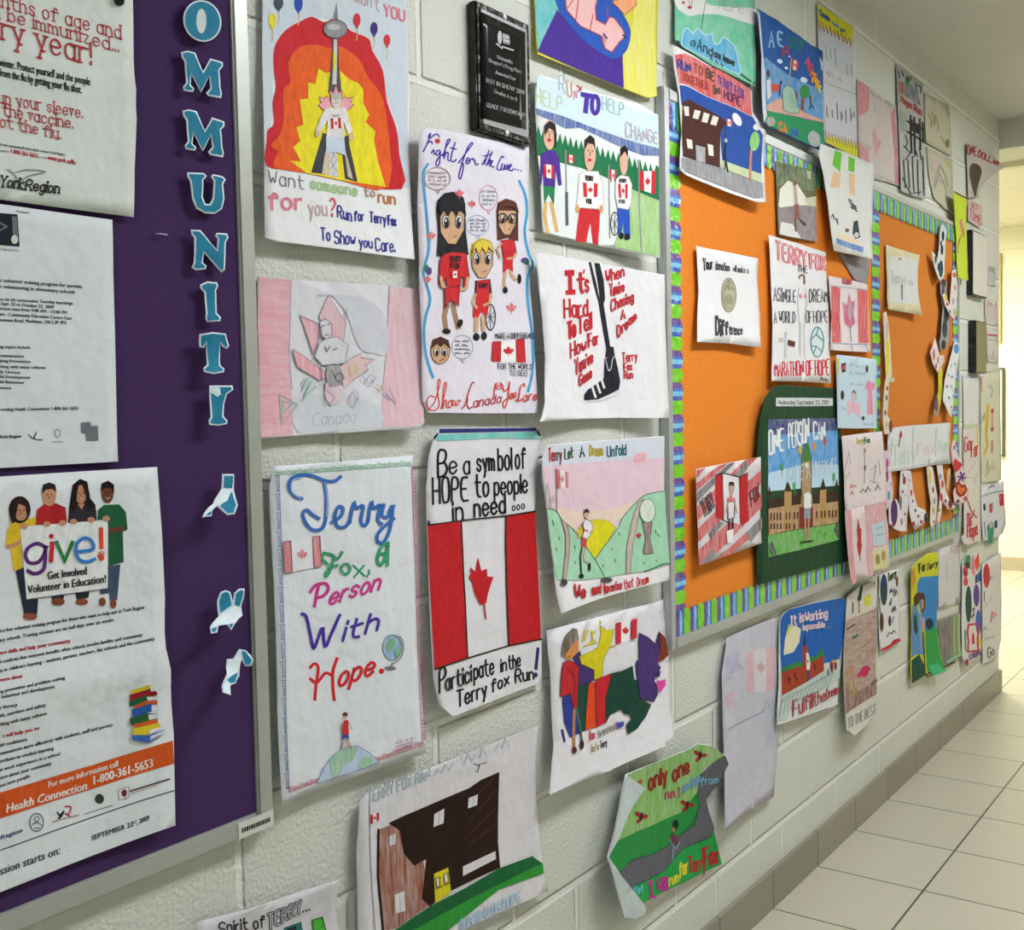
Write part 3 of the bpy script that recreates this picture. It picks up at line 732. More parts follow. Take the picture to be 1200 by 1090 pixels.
paper_letter('blue paper letter N with white outline on the purple board', R2, [(867,112),(910,115),(985,205),(988,155),(975,140),(985,127),(1030,130),(1037,150),(1025,170),(1020,295),(1005,308),(925,215),(920,262),(937,276),(935,292),(890,297),(870,285),(880,262),(883,150),(870,135)])
paper_letter('narrow blue paper letter I above the T', R2, [(908,362),(940,348),(985,352),(990,370),(980,390),(983,490),(1002,510),(1000,528),(940,533),(932,515),(935,490),(928,400),(910,380)])
paper_letter('blue paper letter T curling forward on the purple board', R2, [(905,588),(965,578),(1025,585),(1040,640),(1030,655),(1010,645),(1000,625),(1000,728),(1019,745),(1015,760),(970,768),(925,758),(922,742),(940,725),(938,620),(925,650),(905,645)], None, .028, dict(b=.006, t=.004))
paper_letter('blue paper letter Y with folded left arm, last upright letter', R2, [(950,820),(1055,820),(1058,840),(1030,860),(1018,900),(1015,960),(1033,980),(1030,995),(990,1003),(950,998),(947,980),(957,960)],
  lambda P: P.part('folded_arm').poly([(952,828),(995,830),(1000,860),(985,872),(965,858),(952,852)], '#cfe2f0', 'paper'), .03, dict(bl=.004))
def droop(label, pts, blues, flaps):
    P = Sheet('paper_letter', label, 'letter', pts, '#c6d6e2', R3, .03, dict(b=.016, bl=.02), .002, 8, group='blue paper letters on the purple board')
    P.part('blue_face')
    for b in blues: P.poly(b, BL)
    P.part('folded_flap', 'white back of the folded letter')
    for f in flaps: P.poly(f, '#d5e2ec', 'paper')
    P.done()
droop('blue paper letter folded over like a ribbon, uppermost of the three drooping letters', [(1008,60),(1062,60),(1060,130),(1080,200),(1066,242),(1030,246),(985,206),(965,222),(960,250),(915,256),(965,195),(1005,128)],
  [[(1016,68),(1056,68),(1052,124),(1014,122)], [(1050,140),(1070,200),(1058,234),(1032,238),(998,205)], [(945,235),(962,226),(955,246),(930,250)]], [[(1005,124),(1052,130),(1030,180),(985,206),(935,240),(920,250),(965,195)]])
droop('blue paper letter with crumpled middle, second of the three drooping letters', [(984,640),(1000,596),(1025,587),(1045,595),(1056,640),(1062,600),(1085,580),(1110,580),(1106,622),(1094,662),(1099,700),(1064,740),(1050,768),(1030,742),(990,748),(985,778),(955,783),(953,752),(992,705)],
  [[(992,640),(1006,602),(1025,594),(1040,602),(1050,655),(1000,690)], [(1066,655),(1070,604),(1088,588),(1104,588),(1098,622),(1086,660)], [(1035,745),(1060,730),(1048,760)], [(960,760),(980,755),(978,772),(960,777)]], [[(992,706),(1062,658),(1094,668),(1097,702),(1064,736),(1000,745),(956,756)]])
droop('blue paper letter curled into a hook, lowest of the three drooping letters', [(1085,855),(1116,860),(1140,885),(1150,905),(1140,932),(1112,932),(1096,900),(1086,975),(1070,1008),(1046,1018),(1046,1062),(1008,1050),(1030,965),(1030,900),(1058,898)],
  [[(1098,862),(1116,868),(1142,905),(1134,924),(1114,924),(1100,890)], [(1034,985),(1078,960),(1068,1002),(1046,1010),(1030,995)]], [[(1084,862),(1100,892),(1076,958),(1030,990),(1032,905),(1058,902)], [(1026,1000),(1044,1020),(1044,1058),(1012,1048)]])
# the small printed plate at the corner of the purple board's frame
X0, Z1 = on_wall(280, 973, .0215); X1, _ = on_wall(309, 965, .0215); Z0 = PZ0 + .002
lp = box_obj('label_plate', X0, PX1 - .003, -.0212, -.0195, Z0, Z0 + .021, mat('#c4c8c2', 'plain'), purple)
bm = bmesh.new()
xa = X0 + .005
while xa < PX1 - .008:                                   # print too small to read
    wd = random.uniform(.002, .004)
    add_box(bm, xa, xa + wd, -.0216, -.0212, Z0 + .007, Z0 + .013); xa += wd + .0012
bm_obj('lettering', bm, mat('#3a3a3a', 'ink'), lp)
# ------------------------------------------------------------------ first column of drawings on the wall
P = Sheet('poster', 'drawing of a tower in red, orange and yellow flames behind a runner', 'poster',
  [(62,-70),(672,-40),(682,200),(690,420),(692,760),(712,1104),(400,1062),(120,1028),(76,1012),(72,700),(68,300)], '#dcdee2', R5, .006, dict(b=.012, r=.004, bl=.004), .003)
P.part('sky').poly([(66,-60),(670,-35),(682,300),(688,800),(655,800),(640,540),(590,400),(520,180),(400,90),(270,70),(150,140),(112,220),(105,500),(72,640)], '#bcc9d8', 'wash')
P.part('flames')
P.poly([(78,706),(80,600),(84,555),(112,525),(105,440),(120,375),(110,290),(114,200),(160,130),(230,88),(275,72),(325,95),(360,80),(390,86),(440,132),(515,165),(530,215),(575,300),(592,430),(632,545),(645,660),(655,806),(400,770),(200,728)], '#c4202a', 'ink', 3)
P.poly([(110,712),(130,645),(96,622),(135,575),(152,500),(150,385),(182,350),(172,270),(215,205),(290,190),(345,205),(400,200),(470,250),(512,330),(565,400),(592,520),(600,798),(400,770),(250,738)], '#df5a1c', 'ink', 3)
P.poly([(180,686),(226,688),(192,628),(222,600),(205,542),(236,532),(220,425),(256,420),(256,350),(286,360),(300,293),(332,312),(390,300),(430,338),(470,355),(490,382),(490,440),(516,490),(500,520),(542,560),(536,600),(556,700),(586,796),(400,768),(250,738)], '#e2d421', 'ink')
P.part('tower')
P.poly([(360,160),(383,160),(386,260),(398,400),(340,395),(352,280)], '#4e4c52').poly([(364,168),(378,168),(376,360),(358,360)], '#c9c8c8').ell(367,262,7,42,'#d8d030')
P.poly([(378,10),(384,88),(360,88)], '#7d7d84').ell(370,125,50,38,'#8d8d92', ol='#5a5a60', ow=4).ell(362,118,28,14,'#b4b4b8')
P.leaf(372,480,88,118,'#dd8f98','pencil',0,'#a85a66',3)
P.poly([(318,565),(350,578),(335,742),(268,735)], '#3c3d44').poly([(392,575),(424,580),(466,776),(412,762)], '#3c3d44').poly([(350,610),(372,610),(384,756),(342,750)], '#cfcfd2').lines([[(352,640),(376,680),(350,720)],[(372,640),(350,690),(380,735)]], 3, '#8a8a90')
P.part('runner')
P.poly([(345,590),(326,652),(312,742),(334,745),(345,660)], '#c9b8ac').poly([(390,590),(412,660),(424,752),(446,765),(430,700),(412,640)], '#c9b8ac')
P.poly([(330,582),(406,580),(414,664),(376,650),(330,655)], '#b5c5d6', 'wash')
P.poly([(332,460),(412,460),(442,560),(424,572),(404,520),(408,588),(332,582),(336,512),(302,566),(286,556),(312,490)], '#dcd9da').ell(372,428,22,32,'#d0c8c4').ell(372,412,22,16,'#b9b0ac')
P.ell(292,570,10,14,'#cdb0a2').ell(436,584,10,16,'#cdb0a2').line([(362,440),(382,440)], 3, '#8a7a76')
P.flag([(348,505),(390,503),(392,548),(350,551)], '#c22a34').print('TERRY', (350,500), (388,497), 9, col='#666')
for x, y, rx, ry, c in ((103,88,15,31,'#e0d02c'),(130,12,20,30,'#3c4a54'),(215,16,18,34,'#244aa8'),(464,86,15,29,'#c62c36'),(537,122,15,28,'#3a2c78'),(592,172,14,25,'#cc3030')):
    P.part('balloon').line([(x,y+ry),(x+4,y+ry+28),(x-2,y+ry+58)], 3, '#d6cc70').ell(x,y,rx,ry,c).poly([(x-6,y+ry+6),(x,y+ry-6),(x+6,y+ry+6)], c)
P.part('lettering')
P.text("couldn't", (400,-12), (560,46), 52, 52, 5, '#b58f98'); P.text('YOU', (580,66), (668,92), 46, 46, 9, '#cf7488')
P.text('Want', (90,785), (240,805), 62, 54, 5, '#6a6a76'); P.text('someone', (268,802), (465,835), 44, 44, 10, '#9cb98c'); P.text('to', (497,832), (540,842), 36, 36, 5, '#a8837c'); P.text('run', (557,862), (628,868), 46, 44, 10, '#b0744c')
P.text('for', (90,890), (230,895), 72, 64, 13, '#d27a8e'); P.text('you', (260,918), (338,920), 64, 62, 6, '#bd98a2'); P.text('?', (352,920), (374,922), 74, 74, 9, '#c4505e')
P.view((310,190,.15))
for s, a, b, h in (('Run', (568,430), (678,462), 92), ('for', (702,456), (774,462), 78), ('Terry', (822,466), (946,486), 78), ('Fox', (966,490), (1026,498), 76), ('To', (440,608), (510,614), 96), ('Show', (546,636), (708,648), 100), ('you', (738,662), (840,672), 78), ('Care.', (866,690), (1016,702), 98)):
    P.text(s, a, b, h, h * .95, 12, '#38338e', jit=.12)
P.done()

P = Sheet('poster', 'faded square flag drawing in pale pink pencil with a figure sitting on a leaf', 'poster',
  [(60,72),(265,92),(500,108),(860,128),(1045,150),(1056,420),(1070,800),(1075,960),(1045,1000),(550,1026),(80,1058),(70,700),(64,350)], '#cccdd6', R6, .005, dict(br=.015, b=.006), .003)
P.part('red_bar').poly([(64,74),(265,93),(258,330),(248,500),(262,750),(275,850),(276,1036),(82,1054),(70,650)], '#d398a6', 'pencilh'); P.part('red_bar').poly([(862,130),(1043,152),(1056,500),(1070,900),(1066,965),(990,990),(815,990),(822,750),(850,500)], '#cda6b4', 'pencil')
P.lines([[(265,92),(258,400),(250,520),(270,760)],[(862,130),(850,480),(818,780)]], 3, '#8d8490')
P.part('shading').poly([(430,190),(700,200),(840,330),(845,540),(760,540),(690,520),(640,420),(600,300),(500,180)], '#b9bcc8', 'wash', 3).poly([(300,820),(560,790),(790,860),(800,980),(560,1010),(300,1020)], '#bcc2cc', 'wash', 3)
P.part('leaf'); OL = '#948c98'
P.poly([(430,320),(490,186),(535,260),(575,330),(600,270),(580,470),(500,450)], '#cba3b0', 'pencil', 0, OL, 4).poly([(315,310),(430,362),(425,470),(395,545)], '#d39aa8', 'pencil', 0, OL, 4)
P.poly([(268,515),(340,560),(462,650),(465,690),(430,705),(410,690),(300,625),(290,600)], '#d4929f', 'pencil', 0, OL, 4).poly([(555,625),(620,575),(692,538),(680,565),(770,580),(712,612),(732,640),(640,700),(580,755)], '#cfaeb0', 'pencil', 0, OL, 4)
P.ell(640,640,30,45,'#c2aa92','pencil').poly([(470,720),(530,700),(580,750),(560,830),(500,860),(460,800)], '#cbb2be', 'pencil')
P.part('figure').poly([(430,480),(470,450),(540,440),(605,490),(585,600),(450,612),(400,560)], '#cacbd4', 'paper', 0, '#96939e', 4).poly([(430,350),(465,332),(500,355),(505,420),(480,455),(445,440)], '#c9c7cf', 'paper', 0, '#7a7680', 4)
P.lines([[(440,380),(460,370)],[(478,368),(492,362)],[(462,432),(482,424)],[(460,500),(475,530),(490,500)],[(510,520),(535,510)]], 6, '#77737d').poly([(480,615),(545,612),(585,690),(550,738),(490,745),(470,680)], '#8d8990', 'pencil')
P.ring(548,688,22,26,5,'#55525a').lines([[(430,600),(450,740),(470,720)],[(500,640),(540,720)]], 4, '#6a6670')
P.part('scribbled_lettering'); P.lines([[(190,790),(300,852),(208,976),(190,790)],[(212,830),(262,852),(215,905),(212,830)]], 8, '#8fb2b2').line([(325,720),(360,690),(330,760),(390,700),(345,800),(410,740),(330,825)], 10, '#a9c2ba', 3)
P.lines([[(640,760),(610,820),(640,860),(665,800),(640,760)],[(735,670),(715,710),(745,725),(765,690),(735,670)],[(690,680),(700,705)],[(470,760),(520,810),(475,850),(465,790)]], 6, '#b8a4b4', 3).line([(770,730),(805,745),(790,775)], 7, '#c4a878').line([(820,790),(860,830),(835,780),(900,850),(860,760)], 7, '#a592b4', 2)
P.text('Canada', (390,985), (650,960), 80, 70, 5, '#abaeba', sl=.2)
P.done()

P = Sheet('poster', 'tall white poster in coloured cursive lettering with a tiny word border and a globe', 'poster',
  [(50,42),(250,28),(465,9),(464,100),(474,400),(485,640),(505,893),(290,965),(78,1046),(64,760),(54,400),(42,180),(40,102),(50,62)], '#d0d5dd', R7, .006, dict(l=.01, bl=.006, br=.008, mid=.004), .003)
def border_words(P, a, b, n, up, h, col, off, lw=1.6):
    """a row of tiny hand-written cells, each with the same word"""
    P.part('word_border')
    P.line([a, b], lw, col)
    for i in range(n):
        t0, t1 = i / n, (i + 1) / n
        p = (a[0] + (b[0] - a[0]) * t0, a[1] + (b[1] - a[1]) * t0); q = (a[0] + (b[0] - a[0]) * t1, a[1] + (b[1] - a[1]) * t1)
        P.lines([[p, (p[0] + up[0] * off, p[1] + up[1] * off)]], lw, col)
        f = lambda k: (p[0] + (q[0] - p[0]) * k + up[0] * off * .25, p[1] + (q[1] - p[1]) * k + up[1] * off * .25)
        P.text('Hope', f(.12), f(.85), h, h, 1.15, col, up=up)
border_words(P, (68,70), (98,1008), 17, (-1,.05), 9, '#3c5ea6', -0+15)
border_words(P, (58,68), (462,38), 12, (-.02,-1), 9, '#4fa068', 16)
border_words(P, (462,42), (494,860), 19, (1,-.05), 8, '#b84a94', 13)
border_words(P, (98,1010), (500,868), 13, (-.02,-1), 12, '#b8404e', -0+18)
P.part('title_lettering'); B1 = '#3467b2'
P.lines([[(135,138),(112,130),(97,108),(102,80),(130,68),(165,70),(200,84),(230,86),(250,72)],[(200,84),(207,130),(206,190),(194,226),(165,230),(143,205),(138,180),(150,172),(165,185),(185,197)],
  [(222,208),(248,192),(257,168),(243,162),(232,190),(240,220),(262,222),(276,205)],[(276,210),(288,152),(296,166),(316,160),(310,205),(322,218),(332,200)],[(330,208),(340,150),(348,166),(366,158),(360,200),(372,214)],[(378,155),(372,186),(388,192),(404,158),(396,228),(376,268),(358,262),(364,236),(408,196)]], 10, B1, 5)
P.lines([[(132,137),(110,125),(102,104),(110,84),(135,74)],[(202,90),(209,135),(207,190)]], 3, '#8fb0dc', 5)
P.part('title_lettering'); P.lines([[(212,332),(196,318),(198,300),(222,304),(240,316),(254,296)],[(228,318),(220,346),(206,370),(206,354)],[(212,342),(240,336)]], 8, '#35956c', 5)
P.ring(264,346,13,15,7,'#35956c').lines([[(288,336),(322,368)],[(320,336),(290,372)],[(334,350),(336,358),(328,370)]], 6, '#35956c').lines([[(392,268),(370,282),(358,318),(368,334),(384,308),(390,272),(388,336)],[(360,302),(388,300)]], 9, '#35956c', 4)
P.part('title_lettering'); P.lines([[(173,458),(180,420),(186,392)],[(160,416),(176,396),(205,390),(214,406),(200,426),(182,432)]], 10, '#bf3a88', 5); P.text('erson', (215,452), (362,410), 52, 52, 8, '#bf3a88', sl=.35)
P.part('title_lettering'); P.lines([[(134,480),(148,488),(160,540),(170,582),(184,550),(196,522),(204,578),(222,540),(248,482)]], 9, '#45309a', 4); P.text('ith', (256,560), (358,528), 60, 58, 8, '#45309a', sl=.3)
P.part('title_lettering'); P.lines([[(160,640),(172,628),(184,640),(178,690),(174,735)],[(240,612),(228,650),(228,700),(232,736)],[(160,672),(180,684),(205,656),(226,664)]], 9, '#c8262e', 5); P.text('ope', (242,694), (345,660), 62, 58, 9, '#c8262e', sl=.3); P.ell(372,650,8,8,'#c8262e')
P.part('flag').flag([(78,266),(186,248),(192,338),(83,360)], '#c65f6a', '#d5d6de', 'pencil', ol='#7d5a64', ow=2, lf=.8, bar=.2)
P.part('globe').ell(403,580,28,38,'#7ba0c4','pencil',0,'#5a6a80',2).poly([(384,570),(400,552),(412,560),(402,585),(388,592)], '#7fae86').poly([(410,590),(424,575),(428,600),(414,612)], '#7fae86').line([(410,545),(430,552),(436,580),(428,610),(404,628)], 3, '#77777c', 4).ell(398,642,18,7,'#77777c').line([(402,626),(400,640)], 4, '#77777c')
P.part('earth').poly([(178,984),(200,935),(225,900),(262,876),(300,872),(335,892),(364,920),(290,948)], '#9fb6d6', 'pencil', 0, '#7a8aa6', 2).poly([(215,915),(240,890),(285,872),(300,880),(285,915),(260,925),(245,958),(225,966)], '#84b292', 'pencil').poly([(300,930),(318,902),(340,905),(345,922),(318,938)], '#84b292', 'pencil')
P.part('runner').lines([[(258,848),(250,880)],[(266,846),(280,878)]], 4, '#b88a78').poly([(254,835),(270,832),(274,852),(262,846),(250,855)], '#2f4f9a').poly([(256,796),(270,794),(272,836),(253,838)], '#c22e36').lines([[(256,800),(246,825)],[(271,800),(281,822)]], 3, '#b88a78').ell(264,783,7,9,'#c8a08c').ell(264,778,8,6,'#55352a')
P.part('small_lettering')
for k in range(3): squig(P, (412, 868 + k * 10), (468 - k * 4, 852 + k * 10), 8, 1.5, '#a2488e')
P.done()

# ------------------------------------------------------------------ second column
P = Sheet('poster', 'tall lilac white poster of three cartoon children in red shirts between blue wavy lines', 'poster',
  [(34,72),(40,48),(62,28),(200,52),(320,80),(424,100),(422,350),(436,700),(448,900),(456,1042),(250,1044),(62,1040),(46,1000),(44,800),(34,500),(28,300),(32,150)], '#d3cfdc', R8, .006, dict(tl=.02, l=.006, b=.008, br=.006), .003)
PU = '#3c2c96'
P.view((485,145,.125)).part('title_lettering').lines([[(85,262),(110,215),(135,155),(155,95),(140,108),(136,130),(150,135),(180,112),(215,98),(238,125)],[(118,186),(145,170),(160,166),(172,190)],[(160,275),(185,245),(184,280),(200,284)],
  [(242,250),(215,255),(205,285),(225,295),(245,262),(242,330),(235,380),(212,395),(205,365),(235,310),(270,288)],[(268,302),(300,220),(335,158),(322,148),(302,190),(280,322),(290,295),(305,270),(320,278),(315,330),(330,350)],[(385,175),(352,290),(345,342),(370,358),(395,335)],[(340,225),(395,240)]], 13, PU, 5)
P.part('title_lettering').lines([[(415,370),(460,310),(530,215),(550,188),(536,180),(500,230),(460,340),(430,440),(420,498),(435,515),(455,450),(462,382),(440,368)],[(482,370),(500,322),(522,342),(508,376),(484,368),(500,345)],[(508,350),(530,338),(548,326),(556,338),(568,342),(572,368),(582,386),(602,376)]], 13, PU, 5)
P.part('title_lettering').lines([[(635,385),(680,310),(705,245),(672,340),(660,382)],[(650,305),(725,285)],[(680,390),(725,282),(735,262),(718,292),(692,386),(705,345),(716,346),(711,396)],[(715,388),(737,350),(720,350),(718,394),(750,405)]], 12, PU, 5)
P.part('title_lettering').lines([[(842,322),(826,305),(805,340),(780,398),(776,422),(800,435),(820,414)],[(826,376),(815,424),(836,430),(850,386),(848,430)],[(862,430),(870,390),(882,396),(878,430)],[(890,418),(912,390),(896,384),(890,430),(914,440),(932,425)]], 12, PU, 5)
for x, y in ((952,426),(977,434),(1002,441)): P.ell(x, y, 7, 8, PU)
P.view(R8)
P.ell(98,77,9,9,'#c22a36')
P.part('wavy_line').line([(64,158),(48,188),(50,240),(58,320),(66,420),(66,470),(48,540),(58,580),(72,640),(56,700),(50,760),(58,840),(82,915)], 9, '#3f98cc', 5)
P.part('wavy_line').line([(388,218),(410,270),(416,330),(408,400),(420,470),(436,515),(418,560),(418,640),(432,740),(438,830),(434,900),(420,965)], 9, '#3f98cc', 5)
for x, y, rx, ry, c, cc in ((97,210,46,40,'#9a7860','#7a4a48'),(278,278,32,44,'#c88a9c','#5f7a62'),(240,376,40,36,'#7aa6c8','#3f3f50'),(186,808,38,42,'#8a90a0','#3c3c48')):
    P.part('speech_bubble').ring(x, y, rx, ry, 2.5, c); P.lines([[(x - 6, y + ry - 1), (x + 2, y + ry + 14), (x + 8, y + ry - 3)]], 2.5, c)
    for k in range(4): squig(P, (x - rx * .7, y - ry * .42 + k * ry * .33), (x + rx * .7, y - ry * .4 + k * ry * .33), 8, 2, cc)
def toon_face(P, x, y, w, h, skin, eye=1.0):
    P.poly([(x-w,y-h*.5),(x+w,y-h*.5),(x+w*.95,y+h*.35),(x+w*.3,y+h),(x-w*.35,y+h*.98),(x-w*.95,y+h*.45)], skin, 'ink', 0, '#3a2a26', 2)
    for s in (-1, 1):
        P.ell(x+s*w*.52, y-h*.02, w*.3*eye, h*.3*eye, '#e6e4e6', ol='#1c1618', ow=2); P.ell(x+s*w*.5, y+h*.02, w*.2*eye, h*.24*eye, '#241c1e'); P.ell(x+s*w*.56, y-h*.07, w*.07, h*.08, '#e8e6e8')
    P.line([(x+w*.1,y+h*.68),(x+w*.32,y+h*.62)], 3, '#8a2a30')
SKN = '#c6a07e'
P.part('girl_drawing')
P.poly([(92,318),(98,285),(120,262),(150,257),(180,268),(194,300),(196,400),(206,480),(150,492),(94,484),(100,400)], '#1d1b22')
P.lines([[(132,660),(122,700),(128,745)],[(152,660),(162,700),(172,740)]], 17, '#9a7a62').ell(130,752,15,10,'#17151a').ell(177,724,10,16,'#17151a',rot=.4)
P.poly([(104,500),(118,478),(152,470),(196,476),(208,560),(200,600),(186,602),(190,560),(178,560),(176,590),(128,596),(126,560),(108,600),(100,580)], '#c4262e', 'ink', 0, '#5a1a1e', 2)
P.lines([[(106,560),(112,592),(140,606)],[(202,562),(198,598),(172,606)]], 10, SKN).poly([(120,598),(172,592),(168,664),(144,640),(122,668)], '#c4262e', 'ink', 0, '#5a1a1e', 2)
P.text('TERRY', (138,505), (178,503), 18, 18, 3.5, '#241a1c'); P.text('FOX', (142,530), (172,528), 18, 18, 3.5, '#241a1c'); P.flag([(140,540),(172,538),(172,562),(140,564)], '#b01e26')
toon_face(P, 147, 365, 44, 78, SKN); P.poly([(94,300),(110,275),(150,262),(186,278),(195,345),(172,318),(160,345),(146,318),(130,346),(116,322),(104,345)], '#1d1b22')
P.part('wheelchair_girl_drawing').ring(286,702,17,46,4,'#2a2a30').lines([[(286,658),(286,746)],[(272,675),(300,730)],[(272,728),(300,678)],[(269,702),(303,702)]], 2, '#4a4a50')
P.poly([(232,572),(285,566),(292,630),(286,650),(236,650),(230,610)], '#22222a').poly([(238,572),(280,568),(284,655),(234,655)], '#c4262e').poly([(226,655),(282,650),(272,700),(252,682),(240,708),(222,700)], '#c4262e')
P.lines([[(236,706),(234,750)],[(258,700),(260,748)]], 14, SKN).ell(236,772,12,14,'#17151a').ell(262,768,10,14,'#17151a').lines([[(232,620),(222,650),(236,668)],[(286,620),(282,650),(262,660)]], 9, SKN).text('TERRY', (242,598), (276,596), 14, 14, 3, '#241a1c')
P.poly([(212,480),(220,440),(250,420),(280,428),(294,462),(293,500),(214,500)], '#d6bf48'); toon_face(P, 256, 495, 38, 68, SKN); P.poly([(216,478),(226,440),(254,424),(284,436),(294,474),(276,452),(268,478),(254,454),(240,480),(230,456)], '#d6bf48', 'ink', 0, '#8a7420', 2)
P.part('girl_with_glasses_drawing').poly([(306,330),(312,295),(340,281),(372,290),(384,330),(384,432),(346,420),(310,430)], '#5a2c26')
P.lines([[(338,540),(334,575),(338,600)],[(354,540),(372,570),(388,565)]], 11, SKN).ell(338,606,9,12,'#17151a').ell(388,566,7,18,'#17151a')
P.poly([(322,430),(368,424),(378,480),(364,484),(362,470),(332,474),(330,490)], '#c4262e', 'ink', 0, '#5a1a1e', 2).poly([(330,510),(364,508),(366,540),(348,530),(330,545)], '#c4262e').poly([(330,474),(364,470),(364,510),(330,512)], '#c4262e').lines([[(322,440),(308,460),(318,490)],[(374,476),(366,492),(344,494)]], 8, SKN)
toon_face(P, 344, 352, 32, 58, SKN, .8); P.ring(326,350,16,17,3,'#2a2224').ring(362,352,16,17,3,'#2a2224').poly([(306,330),(314,298),(342,284),(374,296),(384,332),(360,310),(330,308)], '#5a2c26')
P.part('boy_drawing').ell(107,822,34,46,SKN,ol='#3a2a26',ow=2).poly([(74,815),(80,782),(108,770),(136,784),(142,815),(120,796),(108,808),(96,796)], '#4a2a24')
for s in (-1, 1): P.ell(107+s*15,826,9,13,'#e6e4e6',ol='#222',ow=2).ell(107+s*14,828,5,9,'#221a1c')
P.line([(104,856),(120,850)], 3, '#8a2a30')
for x, y, s in ((170,270,19),(220,306,17),(75,420,19),(62,574,16),(360,676,22)): P.part('maple_leaf').leaf(x, y, s, s * 1.35, '#c63442', 'pencil')
P.part('flower').ell(58,528,9,14,'#3f7a52').ell(68,538,9,14,'#5a3f86'); P.part('flower').ell(408,500,14,10,'#5a3f86').ell(414,506,8,10,'#2f6a52')
P.part('flag').flag([(293,790),(405,778),(410,862),(290,858)], '#c4262e', ol='#7a2a2e')
P.part('lettering').text('MAKE A DIFFERENCE', (303,778), (443,776), 20, 18, 2.2, '#241f26'); P.text('FOR THE WORLD', (313,886), (434,886), 20, 18, 2.2, '#241f26'); P.text('TO SEE!', (354,910), (416,910), 18, 18, 2.2, '#241f26')
OR_ = '#c8422a'
P.view((490,430,.125)).part('bottom_lettering').lines([[(150,285),(115,272),(84,305),(82,365),(108,402),(160,404),(195,360),(186,280),(180,170),(190,122),(205,132),(190,205),(150,330),(95,402)],[(212,395),(235,300),(262,185),(260,150),(246,155),(234,225),(224,390),(245,320),(262,316),(258,372),(275,384)],
  [(312,312),(285,330),(278,365),(298,382),(316,352),(308,315),(328,318)],[(330,312),(325,358),(345,355),(352,316),(355,364),(376,340),(380,310),(396,322)]], 11, OR_, 5)
P.part('bottom_lettering').lines([[(522,150),(505,150),(480,205),(452,300),(430,368),(405,392)],[(462,300),(456,355),(474,390),(502,376)],[(704,300),(712,230),(720,160)]], 12, '#b4303c', 5); P.text('anada', (512,382), (768,332), 92, 78, 11, '#b4303c', sl=.2, jit=.1)
P.poly([(718,152),(742,142),(760,150),(776,140),(778,206),(758,214),(738,208),(722,214)], '#c23a46', 'pencil').poly([(738,150),(758,152),(758,208),(740,206)], '#d8c8d0').poly([(744,170),(752,170),(752,196),(744,196)], '#c23a46')
P.part('bottom_lettering').lines([[(768,160),(785,170),(800,225),(825,215),(845,180),(852,138),(846,210),(830,330),(810,380),(793,362),(800,320),(845,288)]], 12, OR_, 5); P.text('ou', (852,298), (905,286), 80, 74, 11, OR_, sl=.2)
P.part('bottom_lettering').lines([[(992,180),(984,158),(958,182),(944,235),(934,302),(918,324),(913,308),(945,320),(966,298)]], 12, OR_, 5); P.text('are', (976,322), (1106,306), 88, 80, 10, OR_, sl=.2)
P.done()

P = Sheet('poster', 'poster with big red and white maple leaf flag between two blocks of black lettering', 'poster',
  [(105,36),(280,34),(450,34),(466,66),(452,180),(445,325),(452,480),(462,640),(468,790),(470,938),(310,1000),(155,1060),(104,1020),(84,920),(72,680),(62,400),(58,250),(68,140),(86,66)], '#d2d1d8', S1, .006, dict(bl=.014, tl=.012, tr=.006, b=.006), .003)
P.part('top_stripe').poly([(104,38),(448,34),(452,46),(104,54)], '#2b3076').poly([(94,58),(456,48),(465,74),(300,72),(96,82)], '#5cb6b2', 'wash').poly([(84,68),(98,50),(100,58),(86,78)], '#16161a').poly([(452,40),(464,60),(460,66),(450,52)], '#16161a')
K = '#1b161e'
P.view((505,500,.1125)).part('top_lettering'); q_ = dict(col=K, jit=.1)
P.text('B', (72,530), (168,505), 285, 270, 24, **q_); P.text('e', (192,500), (270,478), 200, 180, 20, **q_); P.text('a', (342,500), (402,490), 200, 195, 20, **q_)
P.part('top_lettering').text('sym', (478,470), (660,455), 195, 195, 22, **q_); P.text('bol', (700,455), (838,448), 225, 225, 21, **q_); P.text('of', (880,440), (985,432), 215, 220, 20, **q_)
P.part('top_lettering').text('HOPE', (20,805), (385,768), 275, 240, 22, **q_); P.part('top_lettering').text('to', (462,740), (600,720), 240, 215, 22, **q_); P.part('top_lettering').text('people', (660,716), (1002,688), 195, 195, 20, **q_)
P.part('top_lettering').text('in', (228,978), (332,968), 195, 190, 20, **q_); P.part('top_lettering').text('need', (450,938), (772,900), 195, 185, 22, **q_)
for x in (860, 908, 958): P.ring(x, 850 - (x - 860) * .2, 15, 26, 12, K)
P.view(S1)
P.part('flag').poly([(62,380),(181,364),(186,470),(192,600),(204,850),(86,890),(76,700),(66,500)], '#b81c24', 'ink').poly([(340,348),(445,330),(452,480),(460,640),(466,786),(350,808),(344,620)], '#b81c24', 'ink')
P.lines([[(62,380),(181,364),(340,347),(446,330)],[(86,892),(204,852),(350,808),(467,784)],[(181,364),(186,470),(192,600),(204,850)],[(340,347),(342,600),(350,808)]], 5, '#2a1a22')
P.poly([(240,492),(252,542),(272,534),(274,562),(295,564),(286,590),(276,622),(270,656),(248,662),(228,622),(220,582),(207,566),(216,548),(211,528),(232,546)], '#b81c24').line([(262,655),(264,680),(268,712)], 5, '#b81c24').poly([(62,360),(70,372),(66,382),(60,384)], K)
P.view((500,760,.11667)).part('bottom_lettering').text('P', (122,445), (190,400), 245, 230, 20, **q_); P.text('artici', (185,425), (440,330), 165, 165, 18, **q_); P.text('pate', (475,310), (672,255), 165, 165, 19, **q_)
P.part('bottom_lettering').text('in', (745,235), (800,218), 125, 125, 17, **q_); P.text('the', (822,212), (940,178), 135, 130, 17, **q_)
